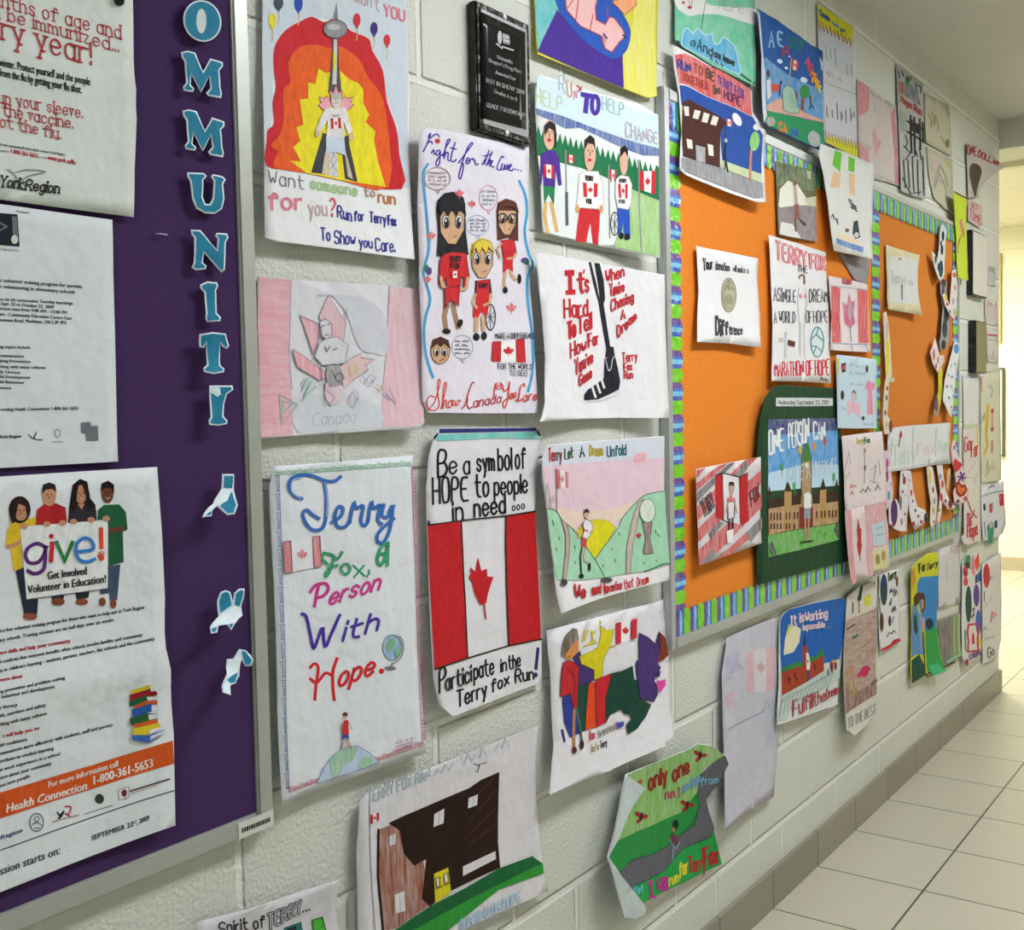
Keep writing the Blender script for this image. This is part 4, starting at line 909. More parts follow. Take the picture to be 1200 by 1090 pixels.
P.part('bottom_lettering').text('Terry', (305,590), (600,474), 165, 140, 20, **q_); P.text('fox', (650,445), (825,355), 130, 110, 18, **q_); P.text('Run', (890,345), (1072,308), 140, 110, 18, **q_)
P.view(S1)
P.line([(455,818),(448,890)], 11, '#2b2a6e').ell(446,912,7,9,'#2b2a6e')
P.done()
# ------------------------------------------------------------------ plaque
def plaque(label, px0, px1, pyt, pyb, th, wood, plate, pk='gloss', m=.016, lab=True):
    (x0, zt0), (x1, zt1) = on_wall(px0, pyt[0], th), on_wall(px1, pyt[1], th)
    (_, zb0), (_, zb1) = on_wall(px0, pyb[0], th), on_wall(px1, pyb[1], th)
    z0, z1 = (zb0 + zb1) / 2, (zt0 + zt1) / 2
    e = empty('plaque', ((x0 + x1) / 2, 0, z0)); tag(e, label, 'plaque', 'award plaques on the wall')
    box_obj('backing', x0, x1, -th, -.0005, z0, z1, mat(wood, 'shiny'), e, .003)
    box_obj('plate', x0 + m, x1 - m, -th - .0015, -th + .001, z0 + m, z1 - m, mat(plate, pk), e)
    return e, x0, x1, z0, z1
e, x0, x1, z0, z1 = plaque('black award plaque with engraved silver lettering, above the lilac cartoon poster', 557.5, 620.5, (1, 27), (150, 171), .02, '#14110f', '#8d8f92', 'metal', .012)
P = Sheet('engraved_plate', 'x', None, [(152,48),(336,134),(340,534),(158,486)], '#111113', S2, .0222, {}, 0, 6, 'gloss')
P.part('crest').ell(230,155,9,28,'#b9bbbe').poly([(240,135),(268,145),(272,185),(244,178)], '#8e9092').lines([[(216,180),(240,200)],[(244,150),(268,156)],[(246,165),(270,172)],[(240,192),(286,208)]], 5, '#c4c6c8')
P.part('lettering'); SV = '#b4b6b8'
for s, a, b, h in (('Unionville', (218,240), (282,265), 15), ("Shopper's Drug Mart", (183,254), (318,304), 16), ('Awarded For', (212,304), (295,334), 16), ('BEST IN SHOW 2009', (172,338), (332,392), 19), ('Grades 6 to 8', (205,382), (300,418), 17), ('GRADE 7 BOXWOOD', (172,440), (334,486), 20)):
    P.print(s, a, b, h, col=SV, bold=1)
r_ = P.done(); r_.parent = e; r_.matrix_parent_inverse = e.matrix_world.inverted(); del r_['label']
for zz in (z0 + .008, z1 - .008):
    bm = bmesh.new(); bmesh.ops.create_uvsphere(bm, u_segments=12, v_segments=8, radius=.0055, matrix=Matrix.Translation(((x0 + x1) / 2, -.0215, zz)) @ Matrix.Diagonal((1, .6, 1, 1)))
    bm_obj('screw', bm, mat('#c9c9c6', 'metal'), e, True)
plaque('upper dark plaque with bright reflective face, near the far end of the wall', 1139.7, 1156.5, (268.5, 277), (346.5, 349.5), .024, '#15151a', '#c9c4c4', 'gloss', .006)  # plate's pale grey paints in the bright reflection on its glossy face
plaque('dark bronze plaque below the reflective one, near the far end of the wall', 1143.5, 1156, (375, 378), (438, 437), .03, '#120f18', '#8a8468', 'metal', .006)

# ------------------------------------------------------------------ third column
P = Sheet('poster', 'bright purple, blue and yellow crayon picture cut by the top edge, above the running picture', 'poster',
  [(368,-60),(884,-60),(880,200),(874,398),(838,404),(740,366),(560,292),(385,222),(378,100)], '#cfc83e', S2, .006, dict(b=.008, r=.004), .002)
P.part('background').poly([(372,-50),(475,-50),(480,40),(470,80),(388,205)], '#56b0b6', 'wash').poly([(466,40),(540,130),(610,195),(690,242),(735,226),(740,364),(560,290),(386,212)], '#44298e', 'ink').poly([(870,-50),(876,395),(842,402),(742,366),(735,222),(765,170),(780,60),(790,-50)], '#d2cc38', 'pencil')
P.part('figure').poly([(466,-50),(472,40),(510,95),(560,155),(620,200),(690,242),(745,216),(768,150),(755,90),(705,20),(660,-50)], '#2453b0', 'ink', 4).poly([(495,-50),(502,40),(560,108),(645,148),(662,200),(690,216),(722,172),(746,150),(735,122),(700,75),(680,70),(662,102),(625,82),(622,30),(640,-50)], '#dba4a6', 'pencil', 0, '#a8404a', 4)
P.poly([(690,10),(792,-30),(790,22),(742,62),(716,34)], '#de8a48', 'pencil', 0, '#a8502a', 3).lines([[(502,40),(545,-20)],[(540,85),(552,0)],[(600,125),(612,60)],[(650,150),(662,175)],[(670,70),(672,30)]], 4, '#b84a54').lines([[(655,140),(668,160)],[(735,145),(748,155)]], 7, '#1d2a5a')
P.done()

P = Sheet('poster', 'running picture with three people, dark green trees and flags, right of the black plaque', 'poster',
  [(386,302),(520,345),(640,385),(800,425),(884,474),(886,700),(892,1062),(640,1012),(408,960),(398,760),(384,560),(376,440)], '#d9dee0', S2, .006, dict(r=.03, tl=.006, l=.008, b=.004), .002)
P.part('landscape').poly([(384,310),(640,392),(880,478),(884,610),(760,575),(560,505),(380,445)], '#c3dae6', 'wash')
P.poly([(378,446),(480,475),(560,505),(650,540),(760,578),(885,612),(885,642),(820,640),(720,602),(640,562),(560,526),(500,530),(430,492),(380,470)], '#35589c', 'pencil')
tr = []
xx = 380.; k = 0
while xx < 884: tr.append((xx, 516 + (xx - 380) * .33 + (0 if k % 2 else 42))); xx += 9.5 + (k % 3) * 1.5; k += 1
P.poly(tr + [(885,690),(886,826),(760,772),(640,720),(560,690),(460,664),(385,640)], '#1c7046', 'ink')
P.poly([(385,640),(460,664),(640,720),(770,778),(700,1010),(640,1008),(410,955),(400,760)], '#d3dadb', 'paper').poly([(772,778),(886,828),(890,1056),(700,1016)], '#8ab866', 'pencil')
for q, y1, y2, f in (((500,620),(505,930),0,[(508,635),(536,642),(535,675),(510,668)]), ((678,680),(682,980),0,[(681,698),(710,702),(706,748),(684,750)]), ((802,660),(812,1036),0,[(803,706),(872,704),(868,802),(808,782)])):
    P.part('flag').line([q, y1], 6, '#8a8a90').flag(f, '#c42a32')
    if q[0] < 600: P.line([(504,795),(506,925)], 12, '#55555c')
FS = '#d6ac98'
P.part('runner_in_purple').lines([[(418,836),(414,880),(426,958)],[(440,836),(452,890),(464,952)]], 15, '#d6a86a').poly([(408,764),(456,762),(452,845),(430,800),(412,842)], '#1f7a4a').poly([(396,640),(420,622),(456,620),(474,660),(484,762),(470,766),(458,700),(456,770),(408,766),(406,700),(400,764),(392,750)], '#4a2a90').ell(432,556,25,62,FS).poly([(412,560),(410,520),(432,498),(456,512),(462,560),(460,610),(452,600),(450,540),(430,528)], '#1d191c').ell(430,578,9,8,'#c0303a').flag([(406,676),(452,682),(450,738),(410,730)], '#c42a32')
P.lines([[(422,545),(430,543)],[(440,544),(448,546)],[(434,550),(430,566)]], 3, '#3a2420')
P.part('runner_in_red_trousers').poly([(558,856),(642,862),(640,930),(634,1010),(612,1006),(602,920),(585,1000),(541,994)], '#c42630').poly([(556,718),(586,704),(634,706),(652,760),(656,850),(640,872),(636,862),(560,856),(548,880),(544,850)], '#dfe0e2', 'paper', 0, '#a0a0a8', 2).ell(599,632,24,72,FS).poly([(577,620),(578,575),(600,556),(618,572),(622,625),(612,595),(590,590)], '#1a1719').ell(597,660,9,6,'#c0303a')
P.lines([[(588,622),(596,620)],[(606,622),(613,624)],[(600,628),(597,644)]], 3, '#3a2420')
P.flag([(570,752),(632,756),(630,812),(574,812)], '#c42a32', None).text('TERRY', (580,742), (612,746), 18, 18, 4, '#222').text('FOX', (586,838), (606,840), 18, 18, 4, '#222').ell(548,860,8,18,'#d6a06a').ell(646,862,8,18,'#d6a06a')
P.part('runner_in_wheelchair').ring(702,922,17,48,4,'#2a2a2e').lines([[(702,875),(702,968)],[(688,900),(718,950)],[(688,948),(716,896)]], 2.5, '#3a3a3e').poly([(712,850),(762,856),(766,984),(742,988),(736,920),(726,976),(716,972)], '#2450b4').poly([(706,738),(726,722),(758,728),(772,760),(768,840),(756,864),(712,856),(702,800)], '#dfe0e2', 'paper', 0, '#9a9aa0', 2).ell(740,660,17,62,FS).poly([(724,650),(726,612),(742,598),(756,612),(758,650),(744,624)], '#1a1719').ell(728,972,10,14,'#17151a').ell(752,976,12,14,'#17151a').flag([(714,758),(754,758),(752,818),(718,816)], '#c42a32', None).text('TERRY', (718,752), (748,752), 14, 14, 3, '#222').text('FOX', (718,838), (742,838), 14, 14, 3, '#222')
P.part('lettering').text('R', (474,374), (500,386), 66, 66, 6, '#9ab4c8').text('U', (508,398), (526,404), 62, 60, 6, '#d89a6a').text('N', (536,412), (548,416), 48, 44, 6, '#c890a8').text('HELP', (652,452), (740,478), 58, 54, 5, '#8fb4b8').text('HELP', (378,422), (486,458), 62, 60, 5, '#b0c49a').text('CHANGE', (748,566), (880,592), 62, 44, 6, '#b0a6b4')
P.part('big_lettering').poly([(562,378),(616,388),(614,408),(598,406),(592,470),(572,464),(578,402),(562,398)], '#4a2e9c').ring(622,432,14,36,17,'#4a2e9c').lines([[(548,352),(566,372)],[(566,358),(554,378)]], 6, '#c8404a')
P.done()

P = Sheet('poster', 'white poster of a black running leg and shoe with red block lettering', 'poster',
  [(38,34),(60,30),(240,60),(400,90),(560,118),(786,158),(792,500),(804,760),(818,990),(500,990),(62,1010),(76,980),(92,900),(94,650),(76,400),(52,180)], '#d9d8de', S3, .006, dict(l=.022, bl=.012, br=.006, r=.03), .002)
P.part('leg'); KB = '#1d1e2b'
P.poly([(345,85),(358,86),(385,190),(412,322),(440,292),(408,180),(378,90),(408,92),(432,190),(440,300),(432,330),(446,420),(470,575),(490,578),(496,630),(440,642),(446,590),(420,440),(402,320),(372,215)], KB)
P.poly([(378,90),(408,92),(432,190),(440,300),(424,330),(410,316),(404,250),(392,170)], KB)
P.part('shoe').poly([(436,648),(496,624),(512,690),(528,780),(520,825),(470,850),(400,882),(318,888),(318,856),(340,825),(380,800),(432,760),(434,700)], KB).lines([[(442,650),(454,700),(462,716),(474,700),(482,650),(495,632)]], 4, '#d4d4da', 3)
P.lines([[(364,808),(384,870)],[(392,790),(410,844)],[(418,768),(434,815)]], 13, '#dcdce0').line([(330,895),(420,890),(500,858),(528,830)], 3, '#b9b8be')
RL = '#b6232d'
P.part('left_lettering').poly([(204,132),(262,130),(262,164),(248,166),(250,244),(268,244),(268,274),(212,276),(210,250),(226,248),(224,166),(205,166)], RL).lines([[(278,188),(318,182)]], 16, RL).line([(296,150),(298,240),(308,264)], 20, RL).line([(318,130),(314,150)], 9, RL).text('s', (324,262), (344,256), 104, 104, 13, RL, jit=0)
P.text('Hard', (204,408), (340,394), 106, 92, 13, RL); P.text('To', (226,532), (268,508), 96, 92, 18, RL); P.text('Tell', (284,502), (360,470), 94, 92, 13, RL); P.text('How', (240,640), (330,600), 86, 78, 10, RL); P.text('Far', (344,582), (400,560), 80, 66, 10, RL); P.text("You've", (264,745), (368,664), 92, 62, 10, RL); P.text('Gone', (288,808), (360,752), 64, 58, 9, RL)
P.part('right_lettering').text('When', (446,206), (550,166), 72, 60, 10, RL); P.text("You're", (466,286), (550,254), 74, 54, 9, RL); P.text('Chasing', (474,370), (604,314), 66, 54, 9, RL); P.text('A', (532,418), (556,410), 56, 56, 9, RL); P.text('Dream', (512,522), (620,416), 66, 46, 9, RL, up=(-.1, -1))
P.text('Terry', (540,666), (626,656), 54, 48, 8, RL); P.text('Fox', (550,716), (596,712), 44, 42, 7, RL); P.text('Run', (550,762), (600,760), 44, 42, 7, RL)
P.done()

P = Sheet('poster', 'painted landscape of green hills, yellow sun and pink sky with a runner', 'poster',
  [(112,106),(400,82),(640,66),(786,54),(784,350),(806,700),(820,890),(500,972),(186,1086),(160,980),(140,800),(102,490),(78,300),(74,192)], '#d7d6dc', S4, .006, dict(r=.03, l=.016, bl=.012, tl=.008, b=.008), .002)
P.part('sky').poly([(112,110),(784,60),(784,180),(500,200),(80,230),(78,195)], '#c0c7d6', 'wash').poly([(80,230),(500,200),(784,180),(782,372),(640,420),(545,520),(500,590),(300,640),(190,545),(100,475)], '#d2b4c4', 'wash').ell(642,180,42,28,'#d89aa8','wash',-.4).poly([(150,460),(190,545),(250,595),(290,560),(500,560),(545,520),(640,420),(500,470),(300,500)], '#d8bfb0', 'wash')
P.part('sun').poly([(262,625),(290,580),(340,550),(400,538),(460,550),(500,588),(440,690),(378,772),(320,700)], '#d3cb20', 'ink', 0, '#a8a830', 3)
P.part('hills').poly([(100,474),(150,490),(190,545),(250,595),(300,660),(378,772),(434,876),(300,890),(160,890),(140,790)], '#8cc2a0', 'wash').poly([(378,772),(440,682),(510,592),(546,518),(600,455),(640,418),(700,388),(784,372),(800,640),(812,796),(690,838),(580,850),(434,876)], '#8cc2a0', 'wash')
P.lines([[(100,474),(150,490),(190,545),(250,595),(300,660),(378,772),(434,876)],[(378,772),(440,682),(510,592),(546,518),(640,418),(700,388),(784,374)]], 4, '#2a6a4a', 4).lines([[(664,840),(700,828),(740,812),(776,796),(812,798)]], 7, '#3a7a52', 3)
P.lines([[(165,640),(172,655)],[(255,690),(262,710)],[(470,705),(478,715)],[(420,800),(426,815)],[(515,618),(520,632)],[(660,790),(662,800)],[(730,775),(736,782)],[(728,600),(732,620)],[(742,625),(752,640)],[(150,705),(154,718)],[(258,780),(264,795)],[(490,770),(496,785)],[(130,545),(138,575)]], 5, '#2a5a42')
P.part('road').poly([(180,540),(215,565),(230,650),(226,750),(206,892),(188,892),(204,740),(206,630)], '#a8918c', 'wash', 0, '#6a5450', 3); P.part('road').poly([(626,440),(656,420),(622,560),(594,700),(580,848),(556,852),(560,700),(588,560)], '#b3a09a', 'wash', 0, '#6a5450', 3)
P.part('tree').poly([(650,552),(706,552),(694,650),(712,736),(654,738),(670,650)], '#7d635e', 'pencil', 0, '#4a3834', 3).ell(678,488,45,68,'#ccd8ca','paper',0,'#3f6a4c',3)
P.lines([[(655 + (i * 37) % 50, 440 + (i * 29) % 95), (658 + (i * 37) % 50, 444 + (i * 29) % 95)] for i in range(14)], 3, '#5a7a62')
P.part('maple_leaf').leaf(630,640,18,32,'#bc2a34')
P.part('fir_trees').lines([[(100,330),(92,400),(110,470)],[(100,330),(115,400),(118,470)],[(130,400),(118,460),(136,478)],[(130,400),(138,440)]], 3, '#8aa890')
P.part('flag').line([(150,240),(154,380),(155,490)], 4, '#77606a').flag([(152,246),(224,264),(226,356),(160,356)], '#c05060', '#d8d4da', 'pencil')
P.part('runner').lines([[(300,700),(290,760),(298,862)]], 9, '#2a2a30').lines([[(318,706),(310,770),(342,800)]], 9, '#c8a494').ell(296,868,15,14,'#1e1c20').ell(342,814,8,26,'#1e1c20').poly([(296,640),(328,652),(322,716),(312,690),(296,704)], '#c04450').poly([(302,560),(322,535),(350,552),(362,590),(346,632),(328,655),(300,640),(312,600)], '#dadade', 'paper', 0, '#705a5e', 3).lines([[(300,580),(276,640),(264,654)],[(356,560),(364,590),(340,620)]], 6, '#c8a494').ell(326,508,14,24,'#c8a090').poly([(311,508),(312,485),(328,474),(342,488),(342,505),(326,494)], '#2e2624').line([(306,560),(298,580)], 6, '#c04450').lines([[(310,600),(330,606)]], 8, '#c04450')
P.part('stone').ell(195,904,20,20,'#3a3a3c'); P.part('stone').ell(445,890,34,14,'#4a4a4a')
P.part('title_lettering')
for s, a, b, h, c in (('Te', (112,202), (140,198), 74, '#b42a30'), ('rry', (148,196), (186,194), 66, '#6a3a3c'), ('Let', (206,190), (252,178), 60, '#2a4a30'), ('A', (294,178), (320,172), 60, '#203a38'), ('Dream', (350,168), (424,168), 58, '#a8923a'), ('Unfold', (452,176), (562,164), 60, '#2a6474')): P.text(s, a, b, h, h, 9, c)
P.part('bottom_lettering').text('We', (262,1000), (322,988), 82, 66, 12, RL); P.text('need', (362,976), (412,964), 62, 58, 7, RL); P.text('to', (430,966), (455,960), 54, 52, 9, RL); P.text('continue', (468,958), (538,944), 52, 50, 5, RL); P.text('that', (550,946), (606,930), 58, 54, 5.5, RL); P.text('Dream', (626,930), (692,906), 52, 48, 5.5, RL)
P.done()

P = Sheet('poster', 'white poster with coloured map of Canada and a person in red with crutch legs', 'poster',
  [(88,214),(300,160),(500,105),(640,72),(684,54),(704,200),(718,440),(736,700),(736,752),(706,800),(640,832),(400,935),(106,1056),(126,800),(112,500)], '#d2d1d8', S5, .006, dict(l=.008, br=.03, bl=.02, b=.01), .003)
P.root['label'] = 'white poster with a coloured map of provinces and a person in red jacket'
P.part('map'); MO = '#2a2430'
P.poly([(218,350),(260,318),(266,380),(330,414),(328,466),(250,522),(244,400)], '#43306f', 'ink', 0, MO, 2).poly([(254,346),(310,322),(350,300),(366,225),(358,188),(372,196),(396,216),(432,204),(416,280),(376,370),(370,450),(330,466),(330,414),(266,384)], '#cfc31c', 'ink', 0, '#7a7418', 2)
P.lines([[(285,210),(268,270)],[(300,212),(278,265)],[(318,215),(322,262)],[(336,215),(318,240)],[(336,262),(275,295)],[(300,285),(342,275)],[(360,165),(362,180)],[(414,296),(438,290)]], 7, '#c8bc2a')
P.poly([(244,500),(302,484),(284,722),(240,746)], '#12443a', 'ink').poly([(300,482),(336,474),(342,706),(283,724)], '#d6481c', 'ink', 0, MO, 2).poly([(334,466),(420,430),(398,520),(388,682),(342,706)], '#bf222c', 'ink', 0, MO, 2)
P.poly([(418,432),(470,420),(522,394),(530,462),(550,470),(562,562),(616,592),(590,652),(546,712),(496,742),(492,694),(520,662),(506,640),(486,640),(462,614),(410,640),(388,682),(386,560)], '#123f33', 'ink', 0, MO, 2)
P.poly([(555,224),(600,246),(640,282),(656,222),(664,330),(648,380),(666,402),(640,440),(632,470),(640,484),(650,540),(630,576),(562,562),(550,470),(540,370),(556,360)], '#44306e', 'ink', 0, MO, 2).poly([(655,214),(690,250),(706,338),(680,362),(650,376),(664,300)], '#763226', 'ink').poly([(648,425),(664,416),(660,446),(642,456)], '#332a58').poly([(644,466),(662,470),(690,460),(690,494),(662,530),(648,502)], '#cf479c', 'ink')
P.part('person_drawing').poly([(166,546),(214,534),(240,640),(244,742),(206,760),(176,682)], '#2a368a').line([(228,610),(224,700),(226,805)], 13, '#b27c50').line([(234,605),(256,700),(266,780)], 10, '#4a6a5e').poly([(168,378),(190,366),(216,370),(250,402),(246,462),(240,604),(224,612),(204,536),(154,552),(160,460)], '#b8262e', 'ink', 0, '#5a1a1e', 2).lines([[(216,400),(228,470),(226,600)],[(190,400),(214,440)]], 3, '#7a1a20')
P.ell(226,824,13,18,'#4a1c20').ell(264,796,11,24,'#4a1c20').poly([(174,300),(210,268),(246,262),(246,320),(206,362),(178,352)], '#cd8646').poly([(160,338),(166,290),(178,236),(216,200),(240,206),(248,262),(222,276),(190,320),(172,342)], '#56422f', 'pencil').line([(190,348),(204,342)], 4, '#5a2a1a').poly([(160,722),(174,716),(186,778),(176,790)], '#2a2f7a')
P.part('flag').flag([(440,176),(545,150),(542,250),(440,286)], '#bf2a34')
P.part('lettering').text('Run', (306,780), (334,764), 52, 40, 5, '#b84a54'); P.text('The Marathon', (344,762), (416,722), 36, 34, 2.4, '#7a8074'); P.text('of', (420,720), (434,714), 30, 30, 4, '#b07a5a'); P.text('Hope', (440,714), (476,696), 32, 30, 5, '#3a3f9a'); P.text('Run For', (316,838), (356,820), 38, 34, 3.5, '#b09a7a'); P.text('Terry', (362,816), (396,800), 36, 32, 4, '#2a2f2c')
P.done()

# ------------------------------------------------------------------ low posters
P = Sheet('poster', 'drawing of a dark brown house with yellow door on green ground, at the bottom edge', 'poster',
  [(546,262),(760,182),(960,105),(1140,34),(1132,160),(1136,300),(1150,470),(1176,614),(1040,680),(880,745),(700,830),(514,915),(508,700),(504,480),(516,300)], '#ceccd4', S6, .006, dict(l=.008, tr=.012, br=.01, mid=.004), .003)
P.part('house').poly([(578,398),(650,370),(668,480),(736,500),(762,662),(640,745),(596,752),(580,600)], '#86462f', 'pencil').poly([(615,374),(660,352),(760,310),(900,250),(940,222),(1005,194),(1000,440),(1008,530),(920,570),(835,612),(760,666),(732,640),(748,500),(705,524),(668,480),(655,400)], '#26130d', 'ink')
P.line([(580,396),(578,560),(596,752)], 8, '#1e100c').lines([[(900,300),(985,215)],[(905,360),(990,260)],[(900,410),(990,320)],[(900,450),(985,380)]], 3, '#54301f')
for q in ([(775,342),(810,322),(808,374),(772,388)], [(895,286),(928,272),(925,310),(893,322)], [(618,418),(640,410),(638,448),(618,454)], [(636,626),(670,612),(674,682),(640,692)]):
    P.part('window').poly(q, '#cfcdd4', 'paper'); c = [((q[0][0]+q[1][0])/2, (q[0][1]+q[1][1])/2), ((q[2][0]+q[3][0])/2, (q[2][1]+q[3][1])/2)]; P.line(c, 2, '#a8a4ac')
P.part('window').poly([(876,526),(990,472),(992,500),(876,560)], '#cfcdd4', 'paper')
P.part('door').poly([(774,552),(824,530),(834,616),(778,660)], '#d2c624', 'ink'); P.poly([(780,568),(794,562),(794,592),(782,598)], '#d8d4c4', 'paper', 0, '#4a4414', 3).poly([(808,554),(822,548),(824,578),(810,584)], '#d8d4c4', 'paper', 0, '#4a4414', 3).lines([[(780,604),(800,596)],[(808,592),(828,584)]], 4, '#4a4414')
P.part('ground').poly([(628,755),(760,666),(880,604),(1005,532),(1120,490),(1156,516),(900,640),(700,750),(640,775)], '#175f35', 'ink').poly([(700,750),(900,640),(1156,514),(1160,550),(1000,608),(830,745),(720,800)], '#2c8f36', 'ink')
P.part('flag').flag([(550,346),(582,336),(582,364),(552,378)], '#b02630', bar=.3)
P.part('lettering').text('TERRY FOX RAN', (544,304), (760,218), 40, 36, 6, '#9fb0b8'); squig(P, (775,210), (1066,94), 30, 5, '#a4b4bc'); P.text('RUNNING ON HOPE', (866,752), (1078,645), 36, 32, 6, '#a9c2da'); P.line([(548,305),(552,520),(572,800)], 3, '#8d8a96')
P.lines([[(915,165),(935,172),(928,196),(918,190)],[(930,170),(960,160)]], 3, '#44404a')
P.done()
P = Sheet('poster', 'white paper with outlined black lettering peeking in at the bottom edge', 'poster',
  [(-60,722),(120,678),(240,638),(440,574),(432,660),(448,800),(440,900),(-60,1000)], '#c4c3ca', S6, .006, dict(t=.004, r=.006), .003)
P.part('lettering').text('Spirit of', (20,768), (180,738), 44, 40, 6, '#332f3a'); P.text('TERRY', (192,748), (308,690), 52, 44, 11, '#332f3a'); P.text('TERRY', (192,748), (308,690), 52, 44, 4, '#c4c3ca'); P.text('...', (314,686), (336,680), 20, 20, 6, '#332f3a')
P.part('drawing').poly([(346,716),(382,704),(396,752),(352,766)], '#4aa83a', 'ink', 0, '#1e3a1e', 3).poly([(246,742),(308,720),(316,760),(250,775)], '#2a6a66', 'ink').poly([(258,745),(290,735),(292,760),(262,765)], '#23303a')
P.done()
P = Sheet('poster', 'green crayon picture with grey road, its left edge and corner curling off the wall', 'poster',
  [(195,262),(380,190),(540,125),(572,97),(650,108),(725,160),(742,205),(700,285),(622,394),(636,460),(662,545),(695,680),(710,742),(500,842),(290,950),(302,985),(290,1014),(240,1032),(185,1025),(150,900),(112,748),(98,700),(130,590),(160,440),(180,330)], '#c9d0d0', S7, .007, dict(l=.03, bl=.035, tr=.03, r=.006), .003, 20)
P.part('field').poly([(330,535),(500,440),(600,250),(640,300),(610,430),(580,540),(420,660),(300,720),(200,740),(150,640)], '#1f7a3e').poly([(200,264),(380,192),(540,127),(572,100),(650,111),(722,160),(640,205),(590,265),(580,350),(500,465),(330,535),(150,616),(222,440),(296,335)], '#6aa63a', 'pencil').poly([(150,616),(330,535),(490,465),(580,350),(586,430),(545,520),(420,640),(330,690),(225,715),(165,782),(106,702)], '#23873f', 'ink')
P.poly([(664,552),(694,680),(708,740),(500,840),(290,948),(226,866),(300,826),(400,772),(500,655),(640,600)], '#1f9646', 'ink')
P.part('road').poly([(722,162),(740,205),(698,285),(620,394),(634,460),(664,550),(648,592),(500,655),(400,772),(300,826),(222,862),(162,786),(232,715),(330,690),(420,640),(560,530),(588,430),(577,350),(602,255),(660,200)], '#5c5d66', 'ink', 0, '#3a3c40', 3)
P.part('butterfly')
for x, y in ((590,160),(520,425),(275,485)):
    P.ell(x - 16, y - 12, 20, 11, '#a2242c', rot=.6).ell(x + 18, y, 20, 11, '#a2242c', rot=-.1).ell(x - 12, y + 20, 18, 10, '#a2242c', rot=-.9).ell(x, y, 7, 24, '#2a1618', rot=.15)
    P.part('butterfly')
P.part('lettering').text('only', (318,345), (412,300), 92, 82, 12, '#8c2620'); P.text('one', (446,300), (530,248), 92, 80, 12, '#8c2620'); P.text('run I', (404,392), (482,378), 50, 46, 7, '#a84464'); P.text('am hope', (498,360), (590,300), 52, 56, 8, '#6f9ab4'); P.text('from', (592,320), (684,306), 42, 40, 7, '#6fa4c0'); P.ell(272,300,12,10,'#a84a34')
P.part('lettering').poly([(308,835),(336,822),(340,834),(330,842),(340,908),(352,906),(352,920),(318,922),(316,908),(328,906),(320,846),(310,848)], '#b42a8c').text('Will', (362,890), (414,878), 76, 72, 10, '#b42a8c'); P.text('run', (428,858), (476,828), 58, 52, 8, '#d6cc34'); P.text('for', (482,814), (526,782), 84, 74, 8, '#d6cc34'); P.text('Terry', (530,782), (618,768), 84, 70, 10, '#a2282c'); P.text('Fox', (612,756), (684,732), 100, 84, 14, '#a2282c'); P.text('Yet', (236,906), (286,888), 44, 42, 6, '#5fc0d4')
P.part('person_drawing').ell(458,528,16,26,'#14181a').ell(448,556,9,14,'#9a7a5a').poly([(424,606),(444,572),(466,590),(480,630),(462,632),(440,620)], '#6a3a4a').lines([[(424,606),(440,640)],[(478,620),(462,655),(440,640)],[(446,650),(440,712)]], 4, '#7fb8c4')
P.part('folded_edge', 'white back of the curled paper').poly([(196,264),(296,335),(222,440),(150,612),(106,690),(128,590),(162,440),(182,330)], '#bcc6cc', 'paper').poly([(112,750),(160,788),(222,864),(290,950),(302,984),(290,1012),(240,1030),(186,1022),(152,900)], '#aeb9ba', 'paper')
P.done()
# ------------------------------------------------------------------ posters round the top of the nearer orange board
P = Sheet('poster', 'mint green crayon poster with blue waves and black script, cut by the top edge', 'poster',
  [(97,-70),(320,-60),(520,-50),(524,200),(526,462),(430,414),(290,346),(160,264),(95,212),(94,60)], '#62bd9c', S8, .006, dict(r=.004, b=.008), .002, kind='wash')
P.part('white_hill').poly([(98,-68),(270,-60),(262,20),(420,40),(522,50),(523,130),(480,122),(400,98),(330,78),(230,76),(180,85),(140,70),(98,28)], '#d8dadb', 'paper', 3)
P.lines([[(232,158),(248,60),(262,-20)]], 3, '#2a2a30').ell(172,40,12,8,'#a83040').ell(138,14,8,7,'#a83040').lines([[(165,-20),(172,36)],[(190,-30),(182,36)]], 3, '#a84a5a')
P.text('HOPE', (330,52), (460,70), 60, 40, 3, '#9a9a9c')
P.part('waves').poly([(128,240),(140,165),(160,150),(188,180),(215,150),(235,175),(262,190),(290,178),(300,232),(330,232),(350,198),(390,225),(416,260),(430,320),(436,398),(300,330),(180,270)], '#46a6d0', 'wash', 2, '#b4d8e6', 6)
P.part('lettering').ring(188,232,13,16,5,'#1c2430').lines([[(182,236),(190,226),(192,240)]], 4, '#1c2430'); P.text('And', (208,262), (290,304), 62, 46, 6, '#1c2430', sl=.1); P.text('one', (302,306), (336,318), 44, 40, 5, '#1c2430'); P.text('Answer', (346,326), (412,356), 44, 36, 5, '#1c2430'); squig(P, (276,318), (350,360), 16, 4, '#2a3a48'); squig(P, (104,222), (128,238), 14, 5, '#15181c'); squig(P, (440,398), (518,452), 12, 5, '#23463c')
P.done()
P = Sheet('poster', 'wavy edged poster of a brown school under blue sky with a red lettered band', 'poster',
  [(84,238),(140,266),(200,300),(330,380),(440,440),(506,486),(508,600),(556,660),(580,702),(568,800),(572,940),(580,1076),(540,1078),(400,1032),(280,986),(150,930),(120,902),(130,700),(116,500),(88,350)], '#dadadd', S8, .024, dict(b=.012, br=.012), .002)
P.part('red_band').poly([(92,292),(150,286),(200,308),(270,350),(330,372),(400,412),(495,476),(506,620),(400,566),(260,510),(160,452),(116,442)], '#c5343a', 'pencil')
